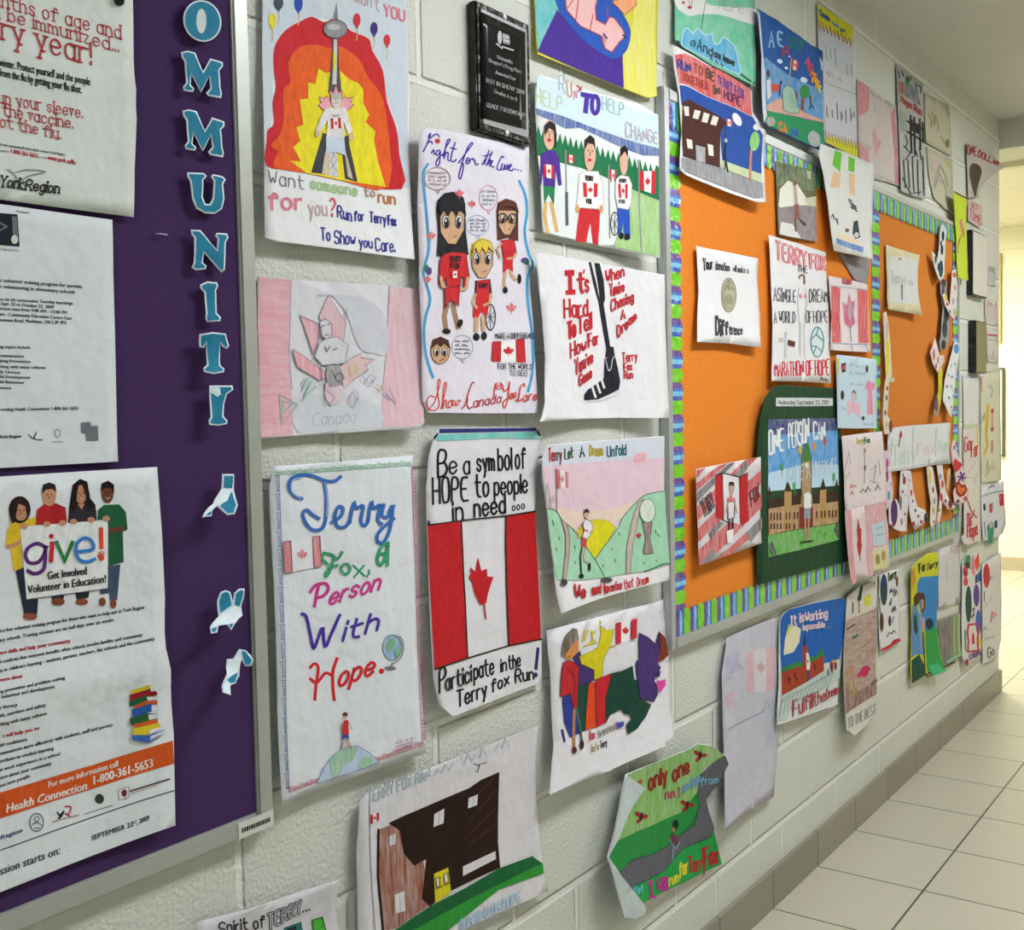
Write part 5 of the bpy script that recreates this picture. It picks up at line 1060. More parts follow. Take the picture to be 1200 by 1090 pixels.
P.part('sky').poly([(118,452),(160,460),(260,514),(400,570),(508,624),(562,720),(554,926),(450,890),(345,852),(335,700),(130,560)], '#1f4c9f', 'ink')
P.part('school').poly([(135,542),(170,530),(260,580),(345,628),(366,658),(336,700),(334,892),(250,870),(136,832),(130,700)], '#45201c', 'ink')
for q in ([(138,566),(166,568),(168,618),(146,616)],[(198,584),(230,592),(216,636),(186,628)],[(246,598),(278,608),(264,656),(234,648)],[(296,614),(326,626),(312,670),(280,662)],[(154,738),(184,746),(188,794),(160,788)],[(266,766),(296,774),(298,832),(272,826)]): P.part('window').poly(q, '#d6d4cc', 'paper')
P.part('door').poly([(204,772),(254,786),(254,868),(206,858)], '#8a8c92', 'pencil')
P.part('road').poly([(128,836),(250,872),(334,892),(560,984),(562,1052),(520,1056),(400,1012),(250,955),(150,914),(130,890)], '#74757d', 'pencil'); P.part('lawn').poly([(340,852),(450,892),(556,928),(560,978),(342,894)], '#b4c296', 'wash')
P.part('tree').line([(497,800),(490,960)], 14, '#b4806e').ell(515,752,26,52,'#66b848','pencil',.1); P.part('cloud').ell(424,636,20,38,'#dcdde2','paper',-.5); P.part('cloud').ell(530,676,20,18,'#dcdde2','paper')
P.part('person_drawing').line([(362,760),(356,830),(372,914)], 10, '#1c2338').ell(362,748,8,12,'#b9b4ae').line([(360,840),(356,900)], 6, '#1c2338')
P.part('flag').line([(362,640),(364,740)], 3, '#4a3a4a').flag([(364,630),(398,640),(398,676),(366,668)], '#c03a44')
P.part('lettering').text('RUN', (108,362), (176,388), 46, 44, 9, '#3a3f8a'); P.text('TO', (196,384), (240,402), 44, 42, 9, '#a0482e'); P.text('BE', (262,412), (302,432), 50, 44, 10, '#5a4a3c'); P.text('TERRY FOX', (320,444), (462,532), 44, 52, 6, '#4a3a86'); P.text('TOGETHER', (134,426), (268,482), 38, 40, 7, '#9c3a2e'); P.text('IN', (298,496), (330,508), 40, 38, 10, '#5a4a3c'); P.text('HOPE', (356,520), (440,566), 42, 44, 9, '#6a2c5a')
P.done()
P = Sheet('poster', 'dark blue poster with curved rainbow letters and a stone monument on green ground', 'poster',
  [(533,44),(640,106),(760,192),(820,240),(882,270),(884,450),(884,620),(892,764),(866,800),(700,722),(566,656),(580,640),(568,400),(548,220)], '#1e56a2', S8, .007, dict(l=.02, b=.014, br=.01), .002, kind='ink')
P.part('sky').poly([(570,300),(700,400),(884,480),(884,640),(740,600),(582,562)], '#3f86c0', 'wash'); P.part('sand').poly([(582,560),(640,528),(672,524),(740,566),(790,604),(884,640),(884,652),(740,620),(640,600),(584,590)], '#c69280', 'wash')
P.part('lawn').poly([(582,588),(640,602),(740,624),(870,652),(884,655),(888,764),(866,794),(700,718),(570,652)], '#1c8a58', 'ink')
P.part('roll', 'white rolled left edge').poly([(533,48),(545,80),(556,220),(574,400),(582,620),(566,654),(560,600),(554,300),(540,150)], '#bfcad6', 'paper')
P.part('monument').line([(700,450),(714,310)], 5, '#b9a890').poly([(662,480),(690,452),(722,470),(742,540),(756,602),(710,604),(672,588)], '#8fb4a0', 'wash', 0, '#3f6a5c', 3); P.part('flag').flag([(716,312),(754,330),(746,382),(712,364)], '#b8303c', '#d4c8c8')
P.lines([[(690 + i * 4, 490 + i * 12), (712 + i * 5, 486 + i * 12)] for i in range(8)], 3, '#5c8a7a')
P.part('tree').line([(776,520),(770,582)], 16, '#8a4a34').ell(784,488,26,36,'#2f8a4a','ink')
P.part('person_drawing').poly([(580,430),(600,420),(606,510),(586,530)], '#d4d0d8').ell(588,392,10,20,'#5a3a4a'); P.part('person_drawing').poly([(606,446),(648,450),(640,490),(610,486)], '#c8502e').ell(656,440,6,10,'#1c2a5a').line([(652,455),(650,510)], 8, '#2a3a8a'); P.part('person_drawing').lines([[(814,520),(818,560),(830,578)],[(820,555),(808,580)]], 6, '#1f4a3a').ell(812,516,5,8,'#4a3a30'); P.part('person_drawing').line([(738,490),(744,520)], 8, '#9a4a5a')
for x, y, r in ((652,326,14),(686,362,9),(780,426,18),(702,300,6)): P.part('cloud').ell(x, y, r * 1.1, r * .8, '#c9d8e6', 'paper', .5)
P.part('lettering').text('A', (596,248), (622,250), 84, 84, 9, '#8cc0e4'); P.text('E', (642,236), (668,250), 72, 72, 10, '#8cc0e4'); P.text('R', (668,296), (698,298), 46, 46, 9, '#a03a44'); P.text('STEP', (698,250), (776,276), 62, 56, 6, '#2f7a4a')
for ch, x, y, c in (('A',790,336,'#c84a9a'),('G',804,372,'#d0484a'),('A',812,402,'#d86a2e'),('I',826,424,'#e08a2e'),('N',824,440,'#e0902e'),('S',840,462,'#e0b030'),('T',848,488,'#dccb30')): P.text(ch, (x,y), (x + 24,y + 12), 38, 38, 9, c)
P.part('stone').ell(602,648,24,26,'#8f8a86','pencil',.3); P.part('stone').ell(834,740,32,44,'#93969a','pencil',-.3); P.part('lettering').text('CA', (648,694), (686,704), 46, 46, 10, '#d0762e'); P.text('N', (716,724), (744,732), 46, 46, 12, '#2a5ab0')
P.done()
P = Sheet('poster', 'pale poster with yellow zigzag bands at top and bottom, high on the wall', 'poster',
  [(38,18),(140,85),(238,148),(236,240),(246,440),(258,560),(266,892),(180,850),(80,800),(70,500),(44,270)], '#bfc2cc', T7, .006, dict(b=.006, tr=.006), .002)
zz_ = lambda x0, y0, x1, y1, n, a: [(x0 + (x1 - x0) * i / n, y0 + (y1 - y0) * i / n + (a if i % 2 else 0)) for i in range(n + 1)]
P.part('yellow_band').poly([(40,22),(140,88),(236,150)] + zz_(236,215,42,108,18,46), '#c6c41c', 'ink').lines([zz_(236,222,42,115,18,46)], 4, '#9a4a2a')
P.part('yellow_band').poly([(266,890),(180,848),(82,798)] + zz_(82,742,264,800,20,46), '#c6c41c', 'ink').lines([zz_(82,738,264,796,20,46)], 4, '#9a4a2a')
P.part('shading').poly([(52,170),(236,270),(244,430),(70,330)], '#b2b8cc', 'wash').poly([(74,500),(254,560),(256,760),(84,720)], '#b9bcc6', 'wash')
P.part('lettering').text('Canada', (50,84), (104,122), 32, 28, 6, '#25508a'); P.text('runs', (120,136), (156,160), 24, 24, 5, '#3a86a8'); P.text('on', (166,176), (192,184), 22, 22, 6, '#1f5a6a')
P.part('people_drawing').lines([[(88,600),(90,650)],[(118,620),(120,660)],[(145,580),(150,670)],[(168,630),(170,680)],[(195,620),(197,690)],[(222,610),(224,680)],[(240,630),(244,660)]], 6, '#5a5a86').lines([[(92,640),(96,662)],[(172,640),(178,670)],[(226,640),(230,660)]], 6, '#a8604a')
P.part('people_drawing').lines([[(84,260),(90,340)],[(108,270),(112,330)],[(135,270),(140,380)],[(200,360),(206,420)],[(224,360),(230,430)]], 7, '#9aac8c'); squig(P, (84,420), (170,460), 26, 4, '#8a8a90'); P.line([(78,462),(252,530)], 3, '#85858c')
P.done()

# ------------------------------------------------------------------ on the nearer orange board
P = Sheet('photograph', 'glossy photograph of a runner on a road under trees, pinned to orange board', 'photograph', [(467,142),(550,160),(640,186),(642,330),(643,486),(560,472),(480,456),(474,300)], '#6a6a4a', T1, BASE + .004, dict(b=.003), .001, 10, 'gloss')
P.part('picture').poly([(468,144),(552,162),(640,188),(640,270),(560,260),(520,230),(474,250)], '#4f6236', 'wash').poly([(486,260),(520,225),(560,240),(600,300),(616,330),(560,330),(520,350),(480,335)], '#dcdcd2', 'paper').poly([(478,340),(560,330),(642,336),(643,484),(560,470),(482,455)], '#7d7378', 'wash').poly([(490,400),(540,410),(575,470),(520,462),(484,450)], '#d2d2d0', 'paper').poly([(500,150),(530,158),(520,215),(498,210)], '#3a4a28', 'wash').poly([(590,300),(640,290),(640,335),(600,332)], '#b9c0a8', 'wash').poly([(600,180),(620,184),(616,220),(604,215)], '#a9b096', 'wash')
P.part('runner').lines([[(550,380),(552,440)],[(560,380),(590,415)]], 7, '#6a3a34').poly([(542,250),(556,250),(562,320),(548,330)], '#b9a49a').poly([(544,328),(564,322),(570,384),(548,386)], '#8a5a52').ell(548,235,8,14,'#8a5a44').line([(575,395),(595,412)], 5, '#3a2a2a')
P.done()
P = Sheet('poster', 'curling glossy white paper with two green ribbons and tan strips', 'poster', [(660,66),(770,104),(890,155),(884,300),(878,420),(884,560),(800,540),(718,522),(700,400),(672,200),(652,110)], '#d3d5d4', T1, .03, dict(l=.018, r=.01, br=.012, b=.01), .003, 12)
P.part('ribbon').poly([(720,94),(750,108),(742,188),(710,156)], '#66bb2a'); P.part('ribbon').poly([(778,120),(806,132),(803,190),(778,182)], '#66bb2a'); P.part('medal').poly([(715,184),(746,194),(740,256),(700,252)], '#d6b286', 'wash'); P.part('medal').poly([(780,192),(806,198),(806,286),(785,282)], '#d6b286', 'wash')
P.part('lettering').text('She', (790,340), (818,360), 40, 40, 4, '#4a4e58', up=(-.3,-1)); squig(P, (704,380), (734,410), 30, 5, '#3a4a5a'); P.part('shoe_drawing').poly([(800,400),(818,392),(824,440),(828,466),(808,474),(796,450)], '#2c3a48').ell(812,456,10,12,'#c9ccce').ell(772,436,9,8,'#7a4a3a')
P.part('blue_strip').poly([(726,468),(842,508),(840,532),(780,512),(726,490)], '#2a6cb4', 'pencil').poly([(730,448),(800,470),(845,500),(728,466)], '#e0c9a4', 'wash')
P.done()
Sheet('poster', 'grey corner of paper showing beneath the glossy white one', 'poster', [(734,530),(800,545),(872,556),(866,620),(852,684),(800,640),(770,590)], '#8e8b90', T1, BASE + .002, dict(r=.002), .001, 8).done()
P = Sheet('poster', 'small square white poster with a coin drawing, alone on the orange board', 'poster', [(131,503),(260,528),(394,556),(390,640),(402,800),(406,936),(270,918),(135,912),(140,700)], '#dadadf', T1, BASE + .004, dict(b=.008, l=.004, br=.008), .002)
P.part('lettering'); K2 = '#23222a'
P.text('Your', (160,606), (200,600), 50, 40, 6, K2); P.text('donation', (212,604), (272,609), 38, 30, 3.6, K2); P.text('will make a', (286,612), (352,620), 28, 24, 2.6, K2)
P.text('Diff', (214,884), (266,882), 82, 52, 9, '#3a3a3e'); P.text('erence', (272,880), (326,880), 48, 34, 4.5, '#3a3a3e')
P.part('coin_drawing').ell(268,712,31,72,'#a6a586','wash',0,'#77765a',4).ring(268,712,23,58,3,'#86856a'); squig(P, (252,690), (286,694), 22, 4, '#77765e'); P.poly([(250,715),(270,705),(284,725),(280,752),(258,755)], '#838266', 'wash').text('2', (262,680), (272,680), 30, 30, 4, '#77765e')
P.done()
P = Sheet('poster', 'white poster in pink outlined capitals with pencilled words and a globe', 'poster', [(440,456),(560,490),(682,530),(690,700),(698,900),(704,1088),(580,1080),(452,1078),(456,860),(448,640)], '#dbdbe0', T1, BASE + .008, dict(b=.006, l=.004), .002)
PK = '#c53848'
P.part('title_lettering').text('TERRY', (470,558), (600,596), 76, 68, 10, PK, jit=0); P.text('TERRY', (470,558), (600,596), 76, 68, 3, '#e4c9ce', jit=0); P.text('FOX', (616,598), (680,606), 62, 56, 10, PK, jit=0); P.text('FOX', (616,598), (680,606), 62, 56, 3, '#e4c9ce', jit=0)
P.text('THE', (562,612), (602,618), 28, 28, 4, '#55565e')
P.part('lettering').text('A', (460,735), (474,736), 58, 56, 4.5, '#55565e'); P.text('SINGLE', (478,738), (554,742), 56, 50, 4.5, '#55565e'); P.text('DREAM', (612,742), (690,740), 56, 50, 5, '#55565e'); P.text('A WORLD', (462,830), (552,830), 48, 46, 4.5, '#55565e'); P.text('OF', (598,830), (622,830), 50, 48, 4.5, '#55565e'); P.text('HOPE', (630,830), (690,828), 50, 48, 4.5, '#55565e')
P.part('lettering').text('MARATHON OF HOPE', (465,1056), (696,1052), 56, 66, 5.5, PK); squig(P, (656,1076), (696,1080), 16, 4, '#33343a')
P.part('runner_drawing').lines([[(568,640),(574,628),(588,630),(590,664)]], 8, '#7a5a40', 3).flag([(568,708),(598,708),(598,726),(570,726)], '#cf7a84').lines([[(566,680),(560,740),(574,880),(572,970)],[(594,680),(600,740),(588,860),(590,980)]], 2.5, '#b4b2b6').lines([[(572,830),(572,950)],[(510,870),(510,975)]], 9, '#c4c4c8')
P.part('hammer_drawing').poly([(520,902),(550,910),(548,934),(520,926)], '#5a3826').poly([(482,896),(502,892),(502,914),(480,912)], '#c9bcae')
P.part('globe_drawing').ell(645,912,27,64,'#cfdadc','paper',0,'#3f8a96',5).lines([[(620,900),(640,880),(668,905)],[(630,960),(640,930),(662,950)],[(650,850),(640,880)],[(622,930),(640,930)]], 5, '#4a939c')
P.done()
P = Sheet('poster', 'pencil flag poster with pink leaf and two red bars, pinned right of the pink capitals', 'poster', [(694,630),(780,645),(860,665),(866,800),(874,955),(790,952),(702,946),(706,800)], '#d6ced2', T1, BASE + .005, dict(b=.006, l=.003), .002, 10)
P.part('red_bar').poly([(706,672),(744,682),(748,914),(708,914)], '#c7323a', 'pencil'); P.part('red_bar').poly([(816,688),(860,694),(866,916),(820,916)], '#c7323a', 'pencil')
P.part('maple_leaf').poly([(780,700),(790,740),(806,735),(800,790),(808,830),(790,850),(776,848),(762,835),(752,740),(772,755)], '#c4457a', 'pencil').ell(784,780,9,40,'#a8889a','pencil').line([(784,850),(790,910)], 3, '#7a5a6a').lines([[(700,672),(860,690)],[(703,918),(870,922)],[(790,925),(796,950)],[(845,918),(868,952)]], 3, '#8a9ab4').text('TERRY', (750,662), (792,668), 22, 20, 4, '#b84a54')
P.done()
P = Sheet('poster', 'pale blue paper covered with small doodles and a pink shirt', 'poster', [(643,-14),(720,-6),(792,4),(794,140),(796,262),(720,264),(647,262),(644,120)], '#b6cad8', T2, .031, dict(b=.006), .002, 10)
P.part('drawing').poly([(752,96),(766,80),(772,90),(786,94),(784,120),(776,118),(780,212),(756,212),(760,118),(750,118)], '#cf6f96', 'pencil'); P.part('drawing').poly([(660,20),(676,16),(676,50),(662,54)], '#2a222c').ell(669,34,6,10,'#c8424a'); P.part('drawing').poly([(682,160),(730,168),(734,224),(706,200),(682,216)], '#d3a0b4', 'pencil').ell(708,142,10,20,'#c4b4b8').lines([[(700,130),(706,122),(714,132)]], 4, '#3a2c2c')
P.part('drawing').ell(664,138,7,18,'#3a3238'); P.part('drawing').ell(756,40,5,14,'#3a3238'); P.part('drawing').ell(742,225,6,8,'#3a3238')
for a, b in (((690,30),(740,36)),((690,60),(750,64)),((690,100),(740,104)),((660,190),(676,196)),((740,250),(780,252))): P.part('scribble'); squig(P, a, b, 10, 2, '#7a90a8')
P.poly([(644,0),(654,0),(650,60),(645,60)], '#c9c04a')
P.done()
P = Sheet('poster', 'pale pink paper with deckled edge and faint pencil drawings, below the pale blue one', 'poster', [(662,292),(740,282),(814,274),(826,400),(838,532),(760,552),(676,570),(670,430)], '#cdc2c4', T2, .0355, dict(b=.008), .002, 10)
P.part('lettering').text('Terry', (716,322), (744,320), 22, 20, 3, '#b4a838'); P.text('Fox', (748,320), (768,316), 22, 20, 3, '#3a7a4a'); squig(P, (732,506), (806,494), 20, 5, '#77727a'); squig(P, (692,486), (716,484), 12, 4, '#b4564e'); squig(P, (694,512), (716,510), 12, 4, '#b4564e')
P.part('drawing').lines([[(672,420),(690,350),(694,400)],[(676,450),(692,430)],[(745,340),(748,400),(746,470)],[(742,410),(756,404)],[(770,420),(790,400),(780,470)],[(800,380),(806,440)],[(768,460),(800,470)]], 3, '#9a949c').ell(748,412,4,12,'#77727a').ell(748,346,4,8,'#a58a7a')
P.done()
P = Sheet('poster', 'pink pencil flag with narrow red leaf and small blue and yellow squares', 'poster', [(674,572),(760,552),(824,534),(836,640),(842,792),(770,822),(700,852),(686,740)], '#cfc0c4', T2, .044, dict(b=.004, bl=.003), .002, 10)
P.part('pink_bar').poly([(676,574),(698,568),(716,842),(702,850),(688,740)], '#c47886', 'pencil'); P.part('pink_bar').poly([(746,556),(824,536),(832,640),(838,700),(760,720),(752,640)], '#c48e9a', 'pencil').poly([(752,700),(780,712),(782,810),(762,822)], '#c48e9a', 'pencil')
P.part('maple_leaf').poly([(724,600),(730,640),(736,640),(734,690),(738,700),(732,740),(726,742),(718,700),(722,680),(718,648)], '#a8362e').line([(730,740),(730,760)], 3, '#6a2a2a'); P.part('blue_square').poly([(774,624),(822,610),(828,700),(780,706)], '#a8bac8', 'pencil').lines([[(790,640),(815,634)],[(790,665),(818,660)]], 3, '#7a8a94'); P.part('yellow_square').poly([(776,724),(828,708),(834,782),(782,796)], '#c6c07e', 'pencil').ell(796,756,9,20,'#8a8450').ell(818,742,8,20,'#a08a6a')
P.done()
P = Sheet('poster', 'dark green mounted poster of a tower building under blue sky with brushed white capitals', 'poster', [(344,852),(342,700),(338,520),(344,330),(356,220),(374,150),(400,108),(440,100),(640,112),(662,300),(680,560),(692,760),(520,806)], '#1c4028', T2, .0245, dict(tl=.01, l=.004), .002, 14, 'ink')
P.part('title_strip').poly([(415,148),(520,148),(628,150),(628,178),(520,180),(414,180)], '#c9ccd2', 'paper').text('Wednesday September 23, 2009', (424,174), (612,174), 17, 17, 1.8, '#2a2c34')
P.part('picture').poly([(386,230),(520,226),(646,224),(650,470),(520,480),(384,500)], '#3f8ccc', 'wash').poly([(386,230),(520,226),(646,224),(647,270),(386,290)], '#2a3a72', 'wash').poly([(386,430),(520,400),(648,400),(650,478),(384,500)], '#a9cae0', 'wash')
P.poly([(384,660),(450,640),(560,620),(650,612),(652,682),(520,716),(386,748)], '#4d9c34', 'wash')
P.part('building').poly([(384,540),(440,524),(500,516),(520,510),(540,510),(600,512),(648,500),(650,618),(560,632),(450,650),(386,666)], '#a57d4c', 'wash', 0, '#4a3220', 2)
P.poly([(382,530),(440,520),(508,510),(508,548),(440,556),(384,566)], '#38261c').poly([(540,510),(600,504),(648,496),(649,536),(600,544),(540,548)], '#38261c').poly([(444,500),(458,456),(472,500)], '#38261c').poly([(578,496),(590,448),(602,492)], '#38261c').poly([(382,520),(388,476),(398,520)], '#38261c').poly([(632,490),(642,452),(648,484)], '#38261c')
P.poly([(444,500),(472,500),(472,640),(444,646)], '#b08a58').poly([(578,496),(602,492),(602,622),(578,628)], '#b08a58').poly([(510,370),(528,290),(544,366),(546,512),(508,516)], '#9a7844', 'wash', 0, '#4a3220', 2).poly([(512,372),(528,290),(543,368),(542,386),(512,390)], '#3f7a3a').ell(528,402,8,10,'#d8d4c4').poly([(500,560),(552,556),(552,632),(500,638)], '#7a2c22')
P.lines([[(x, 580 + (460 - x) * .05), (x, 604 + (460 - x) * .05)] for x in (394,406,418,430,452,464,482,494,566,584,596,614,626,638)], 5, '#4a3826').lines([[(x, 622), (x, 640)] for x in (394,406,418,430,452,464,482)], 5, '#4a3826')
P.part('runner').lines([[(522,600),(524,690)],[(536,598),(532,688)]], 6, '#b08a6a').poly([(518,560),(542,558),(542,602),(518,604)], '#8a949c').poly([(516,512),(530,500),(544,510),(544,562),(518,564)], '#d8dcdc').ell(530,492,7,12,'#b0886a').lines([[(516,516),(514,556)],[(545,514),(548,556)]], 4, '#b08a6a').line([(506,692),(548,686)], 6, '#1e2a16')
for x, y, c in ((502,344,'#c8a040'),(436,408,'#4a9a5a'),(598,312,'#c0503a'),(558,330,'#d08a3a'),(482,480,'#5aa04a'),(630,446,'#5a9a6a')): P.part('balloon').ell(x, y, 6, 16, c).line([(x,y+16),(x+1,y+36)], 2, '#8a7a5a')
P.part('lettering').text('ONE', (388,362), (442,344), 92, 80, 7, '#dfe3e6'); P.text('PERSON', (460,342), (536,312), 92, 88, 5.5, '#dfe3e6'); P.text('CAN', (556,306), (598,302), 68, 62, 5.5, '#dfe3e6')
P.part('faint_lettering').text('MAKE A', (458,470), (540,446), 62, 56, 3, '#c3d8e6'); P.part('faint_lettering').text('DIFFERENCE', (550,446), (642,422), 54, 48, 2.6, '#c3d8e6')
P.lines([[(388,700),(400,740)],[(396,690),(412,735)],[(640,620),(646,670)],[(634,640),(644,660)]], 6, '#6a5a72')
P.done()
P = Sheet('poster', 'square poster of red diagonal stripes around a small flag and runner', 'poster', [(114,416),(240,392),(358,370),(358,520),(361,695),(240,738),(126,780),(120,600)], '#c9c4c8', T2, .034, dict(b=.004, tr=.004), .0015)
RS = '#b83a44'
for q in ([(115,470),(200,402),(235,394),(116,500)], [(117,560),(300,380),(345,373),(118,612)], [(120,640),(357,420),(358,470),(122,690)], [(123,720),(359,505),(360,560),(160,765),(126,779)], [(190,755),(360,600),(361,640),(240,737)], [(116,420),(150,410),(116,450)]): P.part('red_stripe').poly(q, RS, 'pencil')
for q in ([(116,505),(236,396),(262,390),(117,540)], [(160,655),(200,612),(215,620),(170,680)], [(300,655),(355,600),(358,640),(318,690)], [(128,770),(180,712),(185,740),(150,768)], [(250,450),(300,384),(312,400),(290,440)]): P.part('grey_stripe').poly(q, '#5a565c', 'pencil')
P.part('flag').poly([(184,440),(212,432),(215,606),(187,600)], '#b4222c').poly([(212,432),(274,446),(278,626),(215,608)], '#d4d2d8', 'paper', 0, '#5a4a50', 2).poly([(274,446),(306,430),(310,612),(278,626)], '#b4222c'); P.line([(184,440),(212,430),(274,446),(306,430)], 4, '#3a2a30')
P.part('runner').leaf(243,545,20,40,'#c04a50','pencil').poly([(230,540),(256,538),(254,600),(230,604)], '#d6d4d6', 'paper', 0, '#4a4448', 3).ell(244,490,10,24,'#b89a8a').poly([(234,480),(236,464),(252,464),(256,484),(246,476)], '#2a2426').lines([[(236,604),(234,660)],[(248,600),(250,650)]], 6, '#3a3438').lines([[(230,545),(222,580)],[(256,545),(264,580)]], 5, '#b89a8a').poly([(224,650),(252,640),(248,690),(228,694)], '#dad8da', 'paper')
P.part('lettering').text('TERRY', (146,600), (186,556), 58, 54, 3.5, '#2a282c', up=(-.35,-1)); P.text('FOX', (320,560), (352,520), 54, 50, 6, '#7a2a32', up=(-.1,-1))
P.done()
# ------------------------------------------------------------------ papers on the wall below the boards
P = Sheet('poster', 'long faded lilac paper with a ghostly pink flag, left of the night sky picture', 'poster', [(852,748),(880,735),(908,724),(911,800),(912,860),(907,934),(880,950),(850,974),(849,900),(847,840),(846,790)], '#b9b7c6', (0,0,1), .006, dict(l=.01, bl=.016, b=.006), .002, 12)
P.view(T3)
P.part('flag').poly([(236,500),(275,480),(275,738),(240,742)], '#c79aa6', 'pencil').poly([(350,470),(398,456),(402,716),(352,730)], '#c79aa6', 'pencil').poly([(275,478),(350,470),(352,730),(276,738)], '#c6c2cc', 'paper').leaf(318,600,30,60,'#b88088','pencil')
P.part('shading').poly([(102,520),(180,480),(190,600),(110,640)], '#a3a2c0', 'wash').poly([(105,740),(160,730),(150,820),(110,830)], '#bfa0b0', 'wash').poly([(340,780),(400,740),(410,1000),(350,1080)], '#a6a8bc', 'wash').lines([[(110,660),(140,640)],[(180,560),(210,590)],[(360,820),(390,790)],[(120,960),(330,850)]], 4, '#8d8aa4')
P.done()
P = Sheet('poster', 'night blue picture of a brick school and moon with red lettering below', 'poster', [(434,300),(452,260),(490,228),(640,190),(790,162),(846,166),(830,380),(812,520),(798,640),(785,808),(600,875),(418,936),(428,700)], '#c6c9ca', T3, .006, dict(b=.016, tr=.006, l=.004), .002, 14)
P.part('night_sky').poly([(436,300),(454,262),(490,230),(640,192),(790,164),(845,168),(828,380),(798,530),(700,560),(560,600),(446,650)], '#1b5cae', 'ink')
P.part('moon').poly([(456,508),(466,400),(492,345),(530,325),(562,350),(552,430),(515,490)], '#d2ceac', 'wash').poly([(470,380),(490,318),(500,330),(485,385)], '#c9c432')
P.part('lettering'); W2 = '#dfc6cc'
P.text('It is', (500,330), (580,302), 56, 54, 9, W2); P.text('Working', (588,304), (722,276), 56, 52, 8, W2); P.text('impossible', (572,356), (706,336), 40, 36, 6, W2); squig(P, (732,250), (790,238), 18, 5, '#2a6a7a'); squig(P, (716,350), (776,340), 26, 6, '#5a7a94')
P.part('school').poly([(444,614),(574,566),(572,460),(584,446),(600,460),(610,560),(700,508),(702,602),(600,668),(446,752)], '#9a3a22', 'ink').poly([(444,612),(450,580),(490,570),(530,546),(574,556),(574,570)], '#2f7a3a').poly([(612,556),(620,510),(650,520),(690,460),(700,508)], '#2f7a3a').poly([(578,446),(582,370),(590,450)], '#2a3a2a').lines([[(486,640),(490,680)],[(480,656),(500,648)],[(640,560),(650,600)],[(520,620),(540,660)]], 7, '#3a1a14')
P.part('runner').poly([(592,490),(608,500),(618,560),(612,600),(596,596)], '#dcdad8').ell(602,545,5,8,'#5a4a4a').lines([[(604,600),(612,660)]], 10, '#2a4a8a').line([(612,655),(622,720)], 4, '#b9a89a')
P.part('ground').poly([(446,752),(600,668),(702,602),(798,532),(796,640),(740,690),(510,790),(470,900),(422,900)], '#a9b8b4', 'wash').lines([[(430 + i * 22, 880 - i * 14), (445 + i * 24, 780 - i * 13)] for i in range(14)] + [[(440 + i * 22, 800 - i * 13), (462 + i * 23, 760 - i * 12)] for i in range(14)], 3, '#6a827e')
P.part('flower').ell(745,580,9,32,'#6a2a2a').ell(768,572,10,26,'#8a3a2a').ell(756,545,16,10,'#c0905a').ell(722,610,4,20,'#1a1a1e')
P.part('bottom_lettering').text('Fulfill', (512,880), (632,826), 96, 84, 6, '#a0262c'); P.text('the', (640,816), (706,784), 78, 68, 6, '#a0262c'); P.text('Dream', (714,776), (786,738), 62, 52, 5, '#a0262c')
P.done()
P = Sheet('poster', 'long brown crayon paper with a magenta patch and white lettered foot', 'poster', [(842,152),(905,100),(950,80),(1028,52),(1026,400),(1024,860),(985,910),(950,962),(882,1002),(842,962),(830,800),(824,500)], '#c4c0b8', T3, .012, dict(b=.02, bl=.01), .003, 12)
P.part('brown_ground').poly([(832,300),(930,260),(1026,216),(1024,742),(930,800),(834,868),(826,600)], '#96786a', 'pencilh').poly([(836,700),(900,730),(960,700),(1022,640),(1022,745),(930,802),(836,866)], '#6e4434', 'pencil').lines([[(840,640),(870,580),(890,740)],[(880,640),(884,760)],[(845,680),(866,760)]], 8, '#b08a3a', 3).lines([[(840,350),(890,320)],[(990,690),(1020,660)]], 8, '#5a3a30')
P.part('magenta_patch').poly([(902,650),(908,618),(938,580),(962,568),(990,590),(972,606),(960,640),(930,634)], '#c02a62', 'ink')
P.part('fir_drawing').poly([(905,170),(925,90),(940,82),(930,170),(912,186)], '#1f4030', 'ink').line([(914,180),(918,250)], 10, '#a8845a').line([(878,190),(878,250)], 8, '#3a4a3a'); P.part('yellow_patch').poly([(948,152),(985,134),(986,200),(950,216)], '#cfc82a').poly([(872,400),(912,375),(908,392),(876,410)], '#2a5a44')
P.part('fold', 'white curled corner').poly([(856,150),(925,80),(910,140),(880,150)], '#d8d8d8', 'paper')
P.part('lettering').text('TO THE BEST', (850,955), (1016,862), 62, 56, 5, '#77747c')
P.done()
P = Sheet('poster', 'narrow white paper with dark blue oval, black scribbles and a red slash', 'poster', [(164,296),(230,270),(290,256),(292,450),(296,560),(302,712),(250,750),(174,792),(166,700),(160,500)], '#cbcbcb', T4, .004, dict(b=.006), .001, 8)
P.part('drawing').ell(194,388,23,102,'#1f3560','ink').ell(194,420,14,60,'#17453c'); P.part('drawing').ell(180,594,13,62,'#4a2a20'); P.part('drawing').ell(232,588,9,34,'#3a2230'); P.part('drawing').ell(278,336,7,34,'#6a2a22')
P.part('lettering').text('Terry', (220,335), (272,304), 50, 46, 8, '#2f4a2a'); squig(P, (232,410), (252,400), 40, 7, '#1e2230'); squig(P, (256,430), (280,420), 46, 7, '#1e2230'); squig(P, (230,490), (246,482), 40, 6, '#1e2230'); squig(P, (246,530), (272,516), 50, 7, '#1e2230'); squig(P, (214,690), (272,660), 34, 6, '#1e2230'); P.line([(246,600),(256,560)], 5, '#1e2230'); P.line([(166,440),(170,540)], 6, '#3a3a3a')
P.part('red_slash').poly([(174,786),(182,764),(230,740),(258,706),(296,698),(302,714),(262,738),(230,760)], '#b4242e', 'ink')
P.done()
